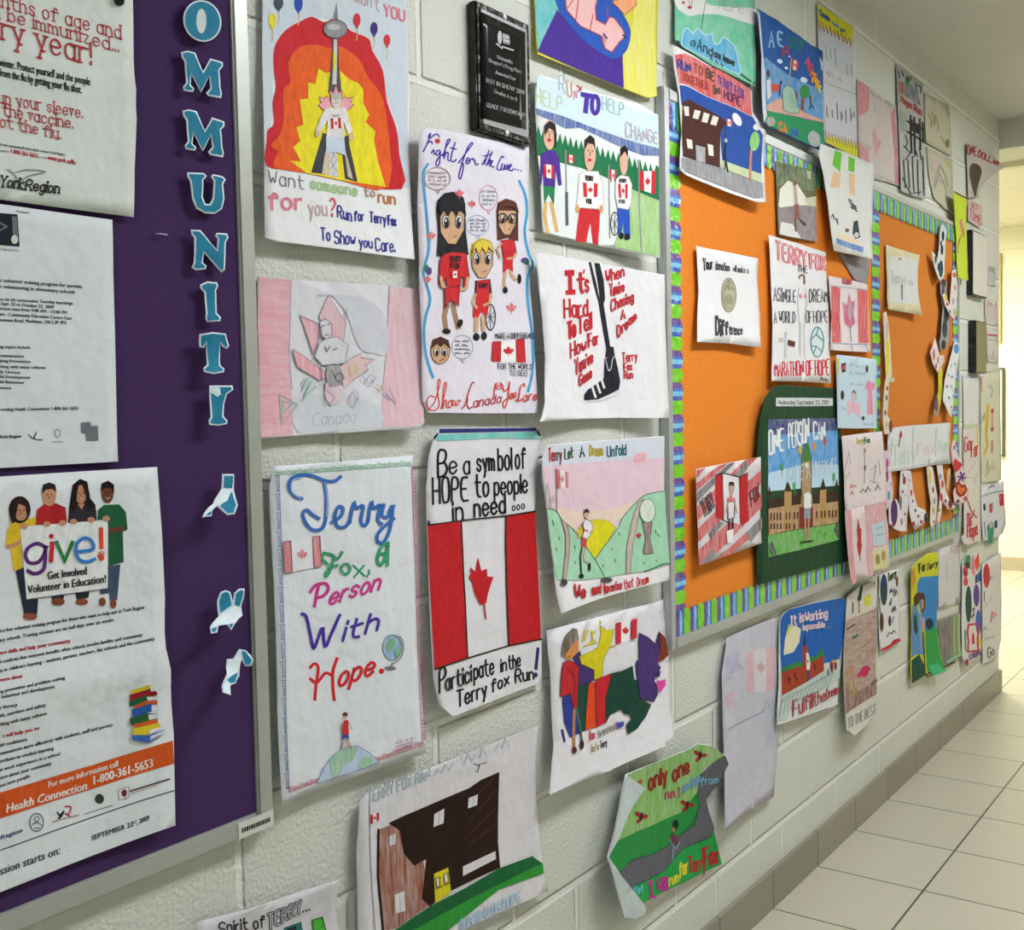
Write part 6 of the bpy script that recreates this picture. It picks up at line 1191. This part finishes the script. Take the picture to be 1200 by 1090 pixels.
P = Sheet('poster', 'tall yellow and blue painted poster with a person in a blue coat', 'poster', [(370,262),(385,225),(420,195),(480,152),(545,150),(545,300),(534,480),(534,620),(556,800),(590,908),(500,944),(455,940),(372,990),(366,900),(370,640),(368,450)], '#bfc02c', T4, .007, dict(tl=.016, b=.01, br=.014), .002, 12, kind='ink')
P.part('blue_sky').poly([(408,345),(430,308),(544,298),(534,480),(530,630),(460,660),(410,440)], '#2f7cbc', 'ink')
P.part('meadow').poly([(458,660),(530,622),(552,800),(588,906),(500,942),(470,900)], '#2f9448', 'ink').poly([(480,870),(540,860),(588,906),(500,942)], '#3fb07a').poly([(372,840),(420,800),(458,880),(462,930),(374,988)], '#17463c', 'ink')
P.part('person_drawing').poly([(380,480),(402,470),(420,560),(440,700),(448,800),(400,800),(372,820),(372,560)], '#5a84b4', 'ink').line([(424,540),(432,780)], 12, '#6a94c4').poly([(384,440),(402,408),(440,405),(456,430),(458,500),(440,540),(430,500),(426,450),(404,490),(388,490)], '#4a2f22', 'ink').poly([(428,450),(446,450),(448,500),(432,516)], '#b4846a').poly([(382,560),(398,540),(412,640),(400,680),(384,640)], '#24423a').ell(484,606,26,36,'#16343a').poly([(430,580),(452,560),(458,630),(436,640)], '#b494a0').lines([[(444,660),(450,760),(456,900)]], 8, '#3a3a2a').poly([(456,930),(490,912),(512,926),(470,948)], '#1a2018').line([(470,936),(500,922)], 5, '#c9b88a').poly([(376,260),(390,240),(398,330),(384,400),(376,340)], '#c0823a')
P.part('lettering').text('For', (420,280), (460,262), 58, 54, 7, '#1e221a'); P.text('Terry', (464,268), (534,236), 44, 40, 6, '#1e221a', sl=.2)
P.done()
P = Sheet('poster', 'plain pale paper with faint red lettering, right of the yellow and blue painting', 'poster', [(546,130),(620,106),(682,84),(684,280),(686,462),(620,485),(545,512)], '#bfbcc0', T4, .004, dict(b=.004), .002, 8)
P.part('lettering').text('FOX', (626,164), (668,148), 52, 50, 4, '#b8848a'); P.part('drawing').lines([[(596,220),(598,320)],[(588,420),(592,440)],[(640,280),(644,300)]], 5, '#b0aa90')
P.done()
P = Sheet('poster', 'dark grey and green streaked painting below the plain pale paper', 'poster', [(536,580),(560,572),(620,552),(692,532),(694,660),(696,800),(660,830),(640,850),(578,890),(556,840),(546,700)], '#7f7d70', T4, .004, dict(b=.008), .002, 8)
P.part('streak').poly([(552,600),(600,570),(622,560),(620,850),(580,880),(560,800)], '#49443f', 'pencil'); P.part('streak').poly([(640,556),(658,552),(656,800),(640,820)], '#7f9a4a', 'pencil'); P.part('streak').poly([(668,545),(682,540),(686,790),(670,800)], '#8fae5a', 'pencil'); P.part('streak').line([(600,850),(645,820),(690,800)], 14, '#8abf9a').line([(575,885),(645,850)], 8, '#3a3634')
P.done()
P = Sheet('poster', 'white paper with flower, coloured ovals and a red frame at its foot', 'poster', [(696,215),(712,190),(740,168),(804,148),(812,400),(820,790),(780,830),(724,872),(696,830),(692,500)], '#cfcdcf', T4, .006, dict(b=.008, l=.003), .002, 8)
P.part('drawing').poly([(700,230),(725,165),(748,170),(746,260),(722,240)], '#3f8a66').ell(716,270,16,40,'#b8343c').ell(728,230,12,20,'#3a2a3a').ell(716,335,14,30,'#c8444a').ell(714,285,8,14,'#5a2a2a'); P.part('drawing').poly([(752,190),(768,160),(778,240),(770,290),(752,270)], '#d88a94').poly([(776,200),(798,150),(806,230),(788,270),(778,240)], '#d6502e').ell(766,280,10,16,'#d88a94')
P.part('drawing').ell(735,480,20,118,'#1f4a3e'); P.part('drawing').ell(785,424,19,72,'#5a3f9a'); P.part('drawing').ell(798,595,18,80,'#3f5fb0'); P.part('drawing').lines([[(755,520),(772,500)],[(770,510),(760,570)],[(752,560),(772,550)]], 6, '#2a2a30'); P.part('drawing').poly([(708,640),(720,650),(722,790),(710,770)], '#4a9a76'); P.part('drawing').poly([(796,700),(816,690),(820,740),(800,752)], '#d0c43a')
P.part('red_frame').line([(735,612),(788,605),(800,640),(792,700),(796,776),(730,784),(734,720),(728,660),(735,612)], 12, '#c22e38').poly([(752,640),(766,636),(764,680),(752,676)], '#d8ccb0').poly([(755,680),(768,660),(774,730),(758,740)], '#b8343c')
P.part('lettering').text('BLUE', (780,345), (818,325), 46, 60, 7, '#2f4a8a'); P.text('STRONG', (738,838), (812,800), 34, 30, 6, '#6a4a7a'); P.ell(724,852,10,22,'#a02a34')
P.done()
P = Sheet('poster', 'last low paper by the wall end, with a red oval and pencil scribbles', 'poster', [(822,225),(880,185),(944,150),(946,420),(945,700),(925,790),(905,832),(826,866),(824,540)], '#cdc9cb', T4, .005, dict(b=.004), .002, 8)
P.part('red_oval').ell(850,298,21,78,'#b62c36','ink')
P.part('lettering'); squig(P, (870,330), (888,318), 26, 4, '#77747a'); P.line([(836,400),(836,462)], 5, '#4a485a'); squig(P, (840,510), (890,440), 30, 3, '#8a8890'); squig(P, (878,590), (914,560), 60, 8, '#c0545c'); squig(P, (830,650), (852,640), 34, 4, '#5a585e'); squig(P, (830,715), (905,690), 20, 3, '#7a787e'); P.text('Go', (858,826), (900,800), 70, 50, 6, '#25242a')
P.done()
# ------------------------------------------------------------------ beyond the farther board
P = Sheet('poster', 'narrow sheet with red scribbled words and a curled foot', 'poster', [(585,470),(630,460),(670,456),(676,600),(678,860),(680,1062),(640,1075),(612,1090),(586,1074),(574,1046),(590,1020),(590,800)], '#c9c2bc', T5, .005, dict(bl=.012, b=.008), .001, 8)
P.part('lettering').text('Go', (592,590), (622,575), 80, 74, 6, '#b0404a'); P.text('For', (628,620), (662,605), 84, 74, 6, '#b0404a'); P.text('This', (604,990), (630,980), 70, 70, 6, '#b0505a'); P.text('Hope', (606,1046), (660,1030), 70, 70, 7, '#b0404a'); P.line([(608,850),(625,900),(655,940)], 8, '#a8606a'); squig(P, (605,950), (655,930), 40, 6, '#b0505a')
P.part('drawing').lines([[(610,700),(650,640)],[(600,720),(640,730)],[(640,760),(660,700)]], 3, '#a09c9a').poly([(655,470),(668,466),(668,570),(658,540)], '#c8b84a', 'pencil')
P.done()
P = Sheet('poster', 'plain white sheet with a green line at its foot, right of the farther board', 'poster', [(584,182),(630,184),(672,190),(672,330),(672,452),(630,460),(585,466)], '#c6c6c8', T5, .004, {}, .002, 6)
P.part('green_line').poly([(585,448),(670,436),(671,452),(585,465)], '#a8b48a', 'pencil').poly([(590,184),(655,186),(655,196),(590,194)], '#9ab0cc', 'wash')
P.done()
P = Sheet('poster', 'pale green sheet with orange and red pencil strokes below the bronze plaque', 'poster', [(676,192),(730,165),(782,150),(784,400),(786,740),(730,748),(680,752),(678,470)], '#c4c4ae', T5, .004, {}, .002, 8)
P.part('drawing').lines([[(715,340),(706,480)],[(718,350),(706,500),(714,560),(695,600)]], 13, '#cfa83a').line([(738,360),(738,470)], 5, '#c05a5a').poly([(730,362),(746,358),(746,382),(732,384)], '#b8444e').poly([(730,460),(746,456),(744,478),(732,480)], '#b8444e').lines([[(738,530),(736,590)]], 8, '#b8545a').lines([[(715,640),(720,710)],[(705,720),(714,630)]], 5, '#8aac80').lines([[(680,190),(684,270)]], 8, '#c88a90').lines([[(715,240),(742,260),(730,300)],[(725,235),(740,245)]], 4, '#7a8a9a')
squig(P, (682,440), (702,410), 40, 4, '#8a9480'); squig(P, (720,700), (755,680), 40, 5, '#c89a9a')
P.done()
P = Sheet('poster', 'white paper with a red block and a green figure at the wall end', 'poster', [(680,775),(730,762),(775,752),(798,738),(802,850),(808,900),(812,970),(795,1020),(760,1055),(690,1062),(682,930)], '#c7c7cf', T5, .005, dict(r=.012, b=.008), .002, 8)
P.part('red_block').poly([(774,815),(801,808),(802,872),(778,878)], '#b8303c', 'ink'); P.part('red_block').poly([(722,866),(742,858),(740,910),(724,914)], '#a8545c', 'ink'); P.part('drawing').poly([(690,868),(702,862),(704,898),(692,902)], '#2a2c40'); P.part('drawing').poly([(718,970),(740,958),(748,1010),(740,1070),(716,1080),(712,1010)], '#2f8a6a', 'ink').ell(730,975,8,20,'#b4b0b0').poly([(748,960),(764,948),(766,990),(750,998)], '#1f3a5a').line([(716,980),(712,1000)], 6, '#4a4a7a')
P.lines([[(682,825),(740,805),(800,795)],[(694,960),(704,1040)]], 4, '#55525e'); squig(P, (718,782), (752,772), 14, 4, '#33313a')
P.done()
# ------------------------------------------------------------------ high on the wall, right
P = Sheet('poster', 'pale paper with two pink pencil bars and a faint leaf, high on the wall', 'poster', [(260,446),(300,470),(332,490),(420,560),(480,600),(488,760),(498,1046),(430,1025),(330,1000),(275,905),(266,700)], '#bdb4b4', T7, .003, dict(b=.004), .001, 10)
P.part('pink_bar').poly([(262,450),(300,472),(330,492),(326,620),(268,660)], '#b8646c', 'pencil'); P.part('pink_bar').poly([(272,800),(320,820),(330,915),(278,905)], '#b8646c', 'pencil'); P.part('pink_bar').poly([(450,640),(474,606),(482,760),(496,1040),(474,1035),(470,850)], '#b45a66', 'pencil')
P.part('leaf').poly([(345,740),(362,720),(370,770),(400,800),(380,850),(366,880),(350,800)], '#b8808a', 'pencil').poly([(280,790),(345,830),(330,850),(285,820)], '#a49a9a', 'pencil'); P.part('lettering'); squig(P, (330,530), (445,600), 26, 4, '#8f8f94'); squig(P, (350,620), (380,640), 18, 4, '#8f8f94'); P.lines([[(360,980),(480,1030)]], 3, '#8f8f94')
P.done()
P = Sheet('poster', 'dark inked paper with black window bars and red lettering, high on the wall', 'poster', [(482,362),(560,420),(632,472),(638,700),(646,1000),(648,1120),(580,1105),(508,1072),(500,800),(488,560)], '#a9aaa8', T7, .006, dict(b=.006), .002, 10)
IK = '#232329'
P.part('drawing').lines([[(492,400),(500,440)],[(512,400),(520,430)],[(590,470),(600,540)],[(600,480),(622,490),(618,520)]], 7, '#2f3a66').poly([(490,455),(525,465),(528,535),(494,525)], '#8a4a48', 'pencil').poly([(530,460),(560,470),(600,520),(620,600),(560,560),(530,540)], '#4a5a6a', 'pencil').ell(544,450,14,22,'#2f6a4a').ell(560,440,6,14,'#a84a4a')
P.part('lettering').poly([(498,540),(625,600),(625,665),(500,590)], '#b0a4a4', 'paper').text('Hope Run', (508,575), (622,650), 36, 40, 8, '#8f3a40')
P.part('window_bars').lines([[(560,650),(566,860)],[(580,660),(586,870)],[(612,670),(616,840)],[(628,690),(632,800)],[(536,680),(634,730)],[(540,740),(638,800)]], 11, IK).poly([(556,670),(572,676),(574,740),(558,735)], IK).poly([(585,690),(615,705),(616,760),(588,748)], IK).poly([(500,610),(536,640),(540,740),(505,740)], '#7a8a78', 'pencil')
P.part('scribbles').lines([[(530,760),(545,800),(530,830)],[(520,820),(560,860),(530,900)],[(580,820),(600,880),(570,880)],[(610,830),(620,900)],[(545,900),(555,1060)],[(570,880),(580,1080)],[(600,900),(606,1100)],[(520,900),(530,1060)],[(630,880),(636,1100)],[(515,1000),(560,1090),(620,1080)]], 6, '#33353f')
P.done()
for lb, q, bits in (('faded paper with green figures beside the dark inked one, high on the wall', [(640,520),(710,556),(780,592),(788,740),(795,882),(720,840),(650,802),(644,660)], [((660,640),(680,720)),((700,650),(715,740)),((760,600),(770,650)),((680,630),(690,700))]),
                    ('faded paper with pink and green strokes below the one with green figures', [(652,822),(720,862),(795,900),(800,1010),(804,1196),(760,1180),(692,1110),(664,980)], [((680,880),(690,960)),((720,930),(700,1050)),((730,930),(770,1050)),((770,920),(780,940))])):
    P = Sheet('poster', lb, 'poster', q, '#b4b09c', T7, .003, dict(b=.004), .001, 8)
    P.part('drawing')
    for i, (a, b) in enumerate(bits): P.lines([[a, ((a[0] + b[0]) / 2 + 8, (a[1] + b[1]) / 2), b]], 8, ('#8f9a6a', '#9a8f94', '#7f9a80', '#b0888a')[i])
    if '#b4b09c' and 'pink' in lb: P.poly([(670,870),(700,885),(705,960),(675,950)], '#b59a9a', 'pencil').poly([(760,905),(790,918),(790,950),(762,935)], '#a6a04a', 'pencil').lines([[(710,960),(690,1060)],[(715,960),(770,1080)],[(700,1010),(750,1030)]], 4, '#a09090')
    else: P.ell(768,808,12,26,'#77705c').lines([[(735,770),(760,820)]], 5, '#8f8a70').poly([(690,660),(700,655),(702,700),(692,705)], '#a09a4a')
    P.done()
P = Sheet('poster', 'curling paper lettered ONE DOLLAR in red with a brown teardrop', 'poster', [(176,372),(240,386),(330,424),(416,526),(335,575),(268,652),(252,722),(190,716),(182,540)], '#b5b0ac', U1, .008, dict(r=.06, tr=.02), .002, 10)
P.part('lettering').text('ONE', (182,440), (240,448), 56, 52, 8, '#8f2c34'); P.text('DOLLAR', (252,455), (380,514), 44, 22, 8, '#8f2c34', up=(.12,-1))
P.part('teardrop').poly([(196,560),(200,515),(222,498),(255,510),(274,545),(262,600),(246,660),(236,712),(222,690),(202,610)], '#54483a', 'ink', 3)
P.done()
P = Sheet('poster', 'narrow yellow green strip of paper with red strokes, beside the upper plaque', 'poster', [(580,120),(625,145),(668,166),(656,225),(660,400),(668,640),(635,630),(606,618),(598,400),(588,240)], '#b2c238', T6, .024, dict(t=.008, l=.002), .002, 8)
P.part('red_stroke').poly([(614,290),(630,280),(646,360),(640,395),(626,350)], '#b04a44', 'pencil'); P.part('red_stroke').lines([[(612,400),(606,480)],[(628,370),(612,420)]], 5, '#b0685a'); P.part('dark_edge').poly([(582,118),(668,162),(668,172),(584,126)], '#5a3a34')
P.done()
P = Sheet('poster', 'small pinkish paper with red capitals above the upper plaque', 'poster', [(668,165),(705,182),(744,202),(748,260),(752,305),(736,334),(700,312),(668,292)], '#c0aeac', T6, .005, dict(b=.003), .001, 6)
P.part('lettering').text('GET', (684,216), (722,230), 34, 30, 4, '#a8686c'); P.text('TIME', (676,276), (742,312), 56, 50, 5, '#b0545c')
P.done()
for lb, q, col, bit in (('small grey paper right of the reflective plaque', [(306,168),(335,174),(362,182),(362,302),(335,298),(310,288)], '#b4b4b4', '#6a6a74'), ('small paper with pink and lilac bands below the small grey one', [(294,384),(335,392),(370,400),(374,556),(340,550),(300,538)], '#bfb4b4', '#b88a90'), ('small white paper with a red line right of the bronze plaque', [(306,560),(345,566),(378,572),(382,792),(350,790),(312,782)], '#c2bfba', '#b8606a')):
    P = Sheet('poster', lb, 'poster', q, col, U2, .004, {}, .001, 5)
    P.part('drawing')
    x, y = q[0]
    if 'grey' in lb: squig(P, (x + 12,y + 40), (x + 46,y + 50), 34, 5, bit)
    elif 'pink' in lb: P.poly([(300,392),(366,404),(368,424),(302,410)], bit, 'wash').poly([(302,412),(368,426),(368,452),(304,440)], '#a3a0ba', 'wash'); squig(P, (306,520), (350,530), 36, 4, '#a89aa0')
    else: P.line([(314,612),(372,618)], 13, bit).line([(318,640),(372,650)], 8, '#a09cb4'); squig(P, (316,770), (360,780), 60, 4, '#8a8a8c')
    P.done()
# ------------------------------------------------------------------ on the farther orange board
H2 = BASE + .005
P = Sheet('note', 'cream paper note with dark scribbled words, upper left of the farther orange board', 'note', [(190,430),(290,462),(386,490),(374,570),(378,720),(400,842),(300,822),(202,806),(196,620)], '#c6bd9c', T6, H2, dict(b=.012, r=.006), .002, 10)
P.part('sheet').poly([(206,500),(290,495),(372,520),(374,700),(380,780),(290,770),(208,760)], '#c2c4c4', 'paper'); P.part('lettering').text('Terry', (218,650), (288,660), 66, 56, 3, '#7c7e86'); P.text('Fox', (300,664), (346,670), 46, 44, 3, '#909299'); P.lines([[(278,660),(282,750)],[(285,665),(284,750)]], 4, '#6a6c74').ell(272,512,8,6,'#9a5a48')
P.done()
P = Sheet('banner', 'white paper banner with pastel outlined lettering across the farther orange board', 'banner', [(186,462),(300,448),(420,440),(516,432),(514,560),(521,650),(400,662),(300,680),(184,696),(182,560)], '#c6c8cb', T5, H2 + .004, dict(b=.006), .001, 12)
P.part('lettering').text('Terry', (212,668), (330,640), 110, 90, 6, '#9fc0a8'); P.text('Terry', (212,668), (330,640), 110, 90, 2.5, '#c6c8cb'); P.text('Fox', (342,610), (430,598), 66, 56, 4.5, '#ccaab6'); P.text('Run', (450,592), (508,580), 62, 56, 4.5, '#a2bca8')
P.lines([[(205,520),(200,600)],[(318,460),(314,640)],[(440,460),(436,610)],[(190,690),(350,660),(516,640)]], 3, '#90a89c').poly([(242,500),(252,470),(260,500),(250,520)], '#b8323c').line([(246,515),(240,560)], 6, '#5a9a6a'); 
P.done()
def ribbon_strip(name, label, cat, view, pts, col, spots, h=.012, curl=None, grp='paper footprints and strips on the farther orange board', rnd=0):
    P = Sheet(name, label, cat, pts, col, view, BASE + h, curl or dict(b=.008), .002, 6, group=grp, rnd=rnd)
    P.part('marks')
    for s in spots:
        if len(s) == 4: P.ell(*s[:3], s[2] * 1.6, s[3]) if False else P.ell(s[0], s[1], s[2], s[2] * 2.0, s[3])
        else: P.ell(s[0], s[1], s[2], s[3], s[4])
    P.done()
ribbon_strip('paper_footprint', 'paper footprint with a purple toe, left under the banner', 'paper footprint', T5, [(252,690),(276,684),(302,690),(292,860),(286,1012),(250,1010),(218,1000),(188,968),(190,880),(206,842),(232,840),(244,880),(246,780)], '#cdc6cc',
  [(216,910,18,70,'#4a2a5e'),(270,740,8,24,'#7a2a34'),(262,800,5,'#8a3a44'),(252,860,5,40,'#3a5a4a'),(256,960,5,20,'#b0525e'),(274,920,4,'#3a3a5a'),(276,820,3,'#3a7a8a'),(210,980,8,8,'#8a2a4a'),(262,710,4,'#3a3a3a')])
ribbon_strip('paper_footprint', 'paper footprint with red and teal spots, right of the purple toed one', 'paper footprint', T5, [(288,690),(306,690),(318,790),(340,880),(380,896),(394,930),(380,965),(330,1006),(308,960),(294,880),(286,790)], '#cdc6ca',
  [(308,806,6,18,'#c0444e'),(316,850,4,'#6a3a7a'),(330,900,5,'#3a6a8a'),(345,930,6,8,'#a8424e'),(320,970,8,12,'#8a2a34'),(360,960,8,8,'#8a3a6a'),(384,938,8,24,'#2a2a3a'),(300,740,3,'#3a3a3a')])
ribbon_strip('paper_footprint', 'long paper strip with yellow and blue dabs, middle under the banner', 'paper footprint', T5, [(390,672),(406,664),(422,672),(436,760),(448,830),(440,940),(428,1000),(416,1012),(408,960),(412,860),(398,770)], '#c9c4c0',
  [(408,720,6,40,'#c9b83a'),(424,790,5,16,'#4a4a5a'),(430,850,5,20,'#7a8a94'),(426,900,5,18,'#a9a43a'),(428,960,4,'#8a3a3a')])
ribbon_strip('paper_footprint', 'curving paper strip with red ovals, right under the banner', 'paper footprint', T5, [(442,652),(456,644),(472,650),(482,730),(494,800),(516,850),(541,880),(534,895),(500,892),(474,850),(470,900),(460,972),(444,970),(456,880),(462,800),(452,720)], '#cdc4c6',
  [(462,720,5,14,'#4a7aa8'),(474,760,6,22,'#b8424e'),(468,830,7,22,'#b8323e'),(516,866,12,24,'#7a2a2e'),(456,900,5,'#5a8a5a'),(490,850,5,'#3a3a4a')])
ribbon_strip('paper_footprint', 'slim tan paper strip between the curving strip and the heart strip', 'paper footprint', T5, [(506,682),(516,676),(518,720),(504,800),(498,770)], '#c4ac88', [(508,720,3,'#8a7a4a')])
P = Sheet('paper_footprint', 'pink paper strip with large red hearts and a purple star', 'paper footprint', [(520,580),(528,530),(540,524),(550,590),(580,660),(600,740),(612,800),(604,850),(562,872),(536,850),(532,800),(548,760),(540,690),(524,640)], '#cbb8be', T5, .034, dict(b=.006), .002, 8, group='paper footprints and strips on the farther orange board')
P.part('heart').poly([(532,640),(540,622),(560,640),(580,655),(566,680),(540,700),(530,670)], '#b8323a', 'ink'); P.part('heart').poly([(540,760),(560,740),(576,765),(596,760),(606,790),(590,820),(566,830),(546,810)], '#8a2424', 'ink').poly([(552,770),(562,758),(574,780),(590,774),(594,792),(570,816),(556,800)], '#cf6a2a', 'ink'); P.part('star').lines([[(556,720),(596,728)],[(570,696),(582,742)],[(590,702),(562,740)]], 9, '#5a3070'); P.part('heart').ell(596,838,12,14,'#b04a44').ell(556,850,8,10,'#5a2a3a').ell(536,566,5,12,'#5a5a5a')
P.done()
ribbon_strip('paper_strip', 'pink and white paper strip curling at the farther board\'s left border', 'paper strip', T5, [(160,584),(178,580),(196,602),(202,700),(212,800),(206,860),(184,896),(152,892),(152,850),(170,800),(172,720)], '#c9b9c8',
  [(180,660,7,40,'#b84a8a'),(178,720,7,30,'#8a2a6a'),(190,820,7,24,'#4a8ab0'),(170,870,6,14,'#b05a6a'),(196,760,5,'#9a9ad0')], .012)
ribbon_strip('paper_strip', 'yellow and white paper strip down the upper left border of the farther board', 'paper strip', T5, [(160,-150),(176,-160),(186,-100),(196,0),(206,182),(190,215),(188,300),(182,395),(200,425),(208,480),(186,496),(164,494),(158,420),(162,300),(168,220),(174,190),(166,60)], '#c9c2b4',
  [(182,70,9,100,'#cfc43a'),(180,150,8,34,'#d8d23a'),(178,-60,6,40,'#c8a0a8'),(180,250,5,12,'#6a2a34'),(176,300,4,16,'#3a2a44'),(170,380,5,14,'#8a3a44'),(198,452,10,34,'#7a3a24'),(176,440,6,14,'#c0a85a'),(204,204,16,14,'#b9b49c')], .012)
ribbon_strip('paper_strip', 'black and white spotted paper strip at the top right of the farther board', 'paper strip', T6, [(502,350),(514,312),(530,320),(541,352),(536,470),(530,600),(512,640),(496,630),(470,560),(458,500),(456,466),(470,480),(490,512),(498,440)], '#c4c6c4',
  [(520,380,8,30,'#26262c'),(514,460,8,30,'#2a2a34'),(508,570,13,50,'#23444a'),(478,515,6,24,'#2f3a34'),(508,420,5,16,'#44444c'),(494,560,6,24,'#3a3a4a')], .014)
ribbon_strip('paper_strip', 'dark purple and grey knitted looking paper strip below the spotted one', 'paper strip', T6, [(506,640),(526,626),(544,650),(540,760),(560,860),(555,980),(535,1042),(508,1044),(500,1010),(512,920),(520,800),(504,700)], '#8a8c90',
  [(524,650,14,20,'#4a2a4a'),(526,662,10,14,'#1f4a2a'),(538,840,14,44,'#34343c'),(530,920,14,54,'#3a3a44'),(524,1010,13,28,'#2f3038'),(520,700,8,30,'#5a3a5a')], .012)
ribbon_strip('paper_strip', 'pale paper strip with red and green dots crossing the knitted looking one', 'paper strip', T6, [(516,720),(530,714),(560,780),(566,690),(574,580),(596,570),(606,700),(600,800),(588,870),(560,840),(530,780)], '#c6c0bc',
  [(538,740,7,24,'#c8b83a'),(544,775,7,10,'#b8424a'),(586,606,9,16,'#c0483a'),(590,680,5,16,'#b86a5a'),(580,760,7,20,'#9a9aa0'),(586,820,6,20,'#c08a94'),(560,820,5,14,'#4a7a5a')], .016)
ribbon_strip('paper_strip', 'white paper ribbon printed with dark flecks, pointed at its foot', 'paper strip', T5, [(538,0),(560,10),(566,60),(548,180),(536,300),(527,406),(510,390),(476,316),(486,210),(510,110)], '#cbcdd0',
  [(548,40,14,26,'#4a86b8'),(520,130,3,'#2a2a44'),(505,180,3,'#3a3a5a'),(498,240,4,'#2a2a44'),(520,240,3,'#3a3a4a'),(508,300,4,'#2a2a44'),(525,190,4,'#5a4a6a'),(520,350,3,'#2a2a2a'),(540,120,3,'#2a2a44'),(530,290,3,'#3a3a5a')], .014)
ribbon_strip('paper_strip', 'yellow and purple paper strip hanging left of the flecked ribbon', 'paper strip', T5, [(450,160),(462,130),(476,160),(474,260),(466,330),(448,396),(436,394),(426,372),(440,340),(452,260)], '#b4b03a',
  [(442,340,10,50,'#6a4a6a'),(462,200,7,50,'#c4c42a'),(440,384,9,12,'#8a8a8a'),(464,280,5,24,'#9aa42a')], .012)
ribbon_strip('paper_strip', 'forked white and red paper strip at the upper middle of the farther board', 'paper strip', T5, [(422,30),(434,-20),(446,20),(462,80),(486,70),(484,110),(466,140),(452,170),(440,150),(418,110),(408,60)], '#cabfc0',
  [(428,70,5,30,'#b04a4a'),(450,100,5,20,'#a86a5a'),(470,100,6,16,'#c8b0b4'),(440,130,4,14,'#6a3a4a')], .014)
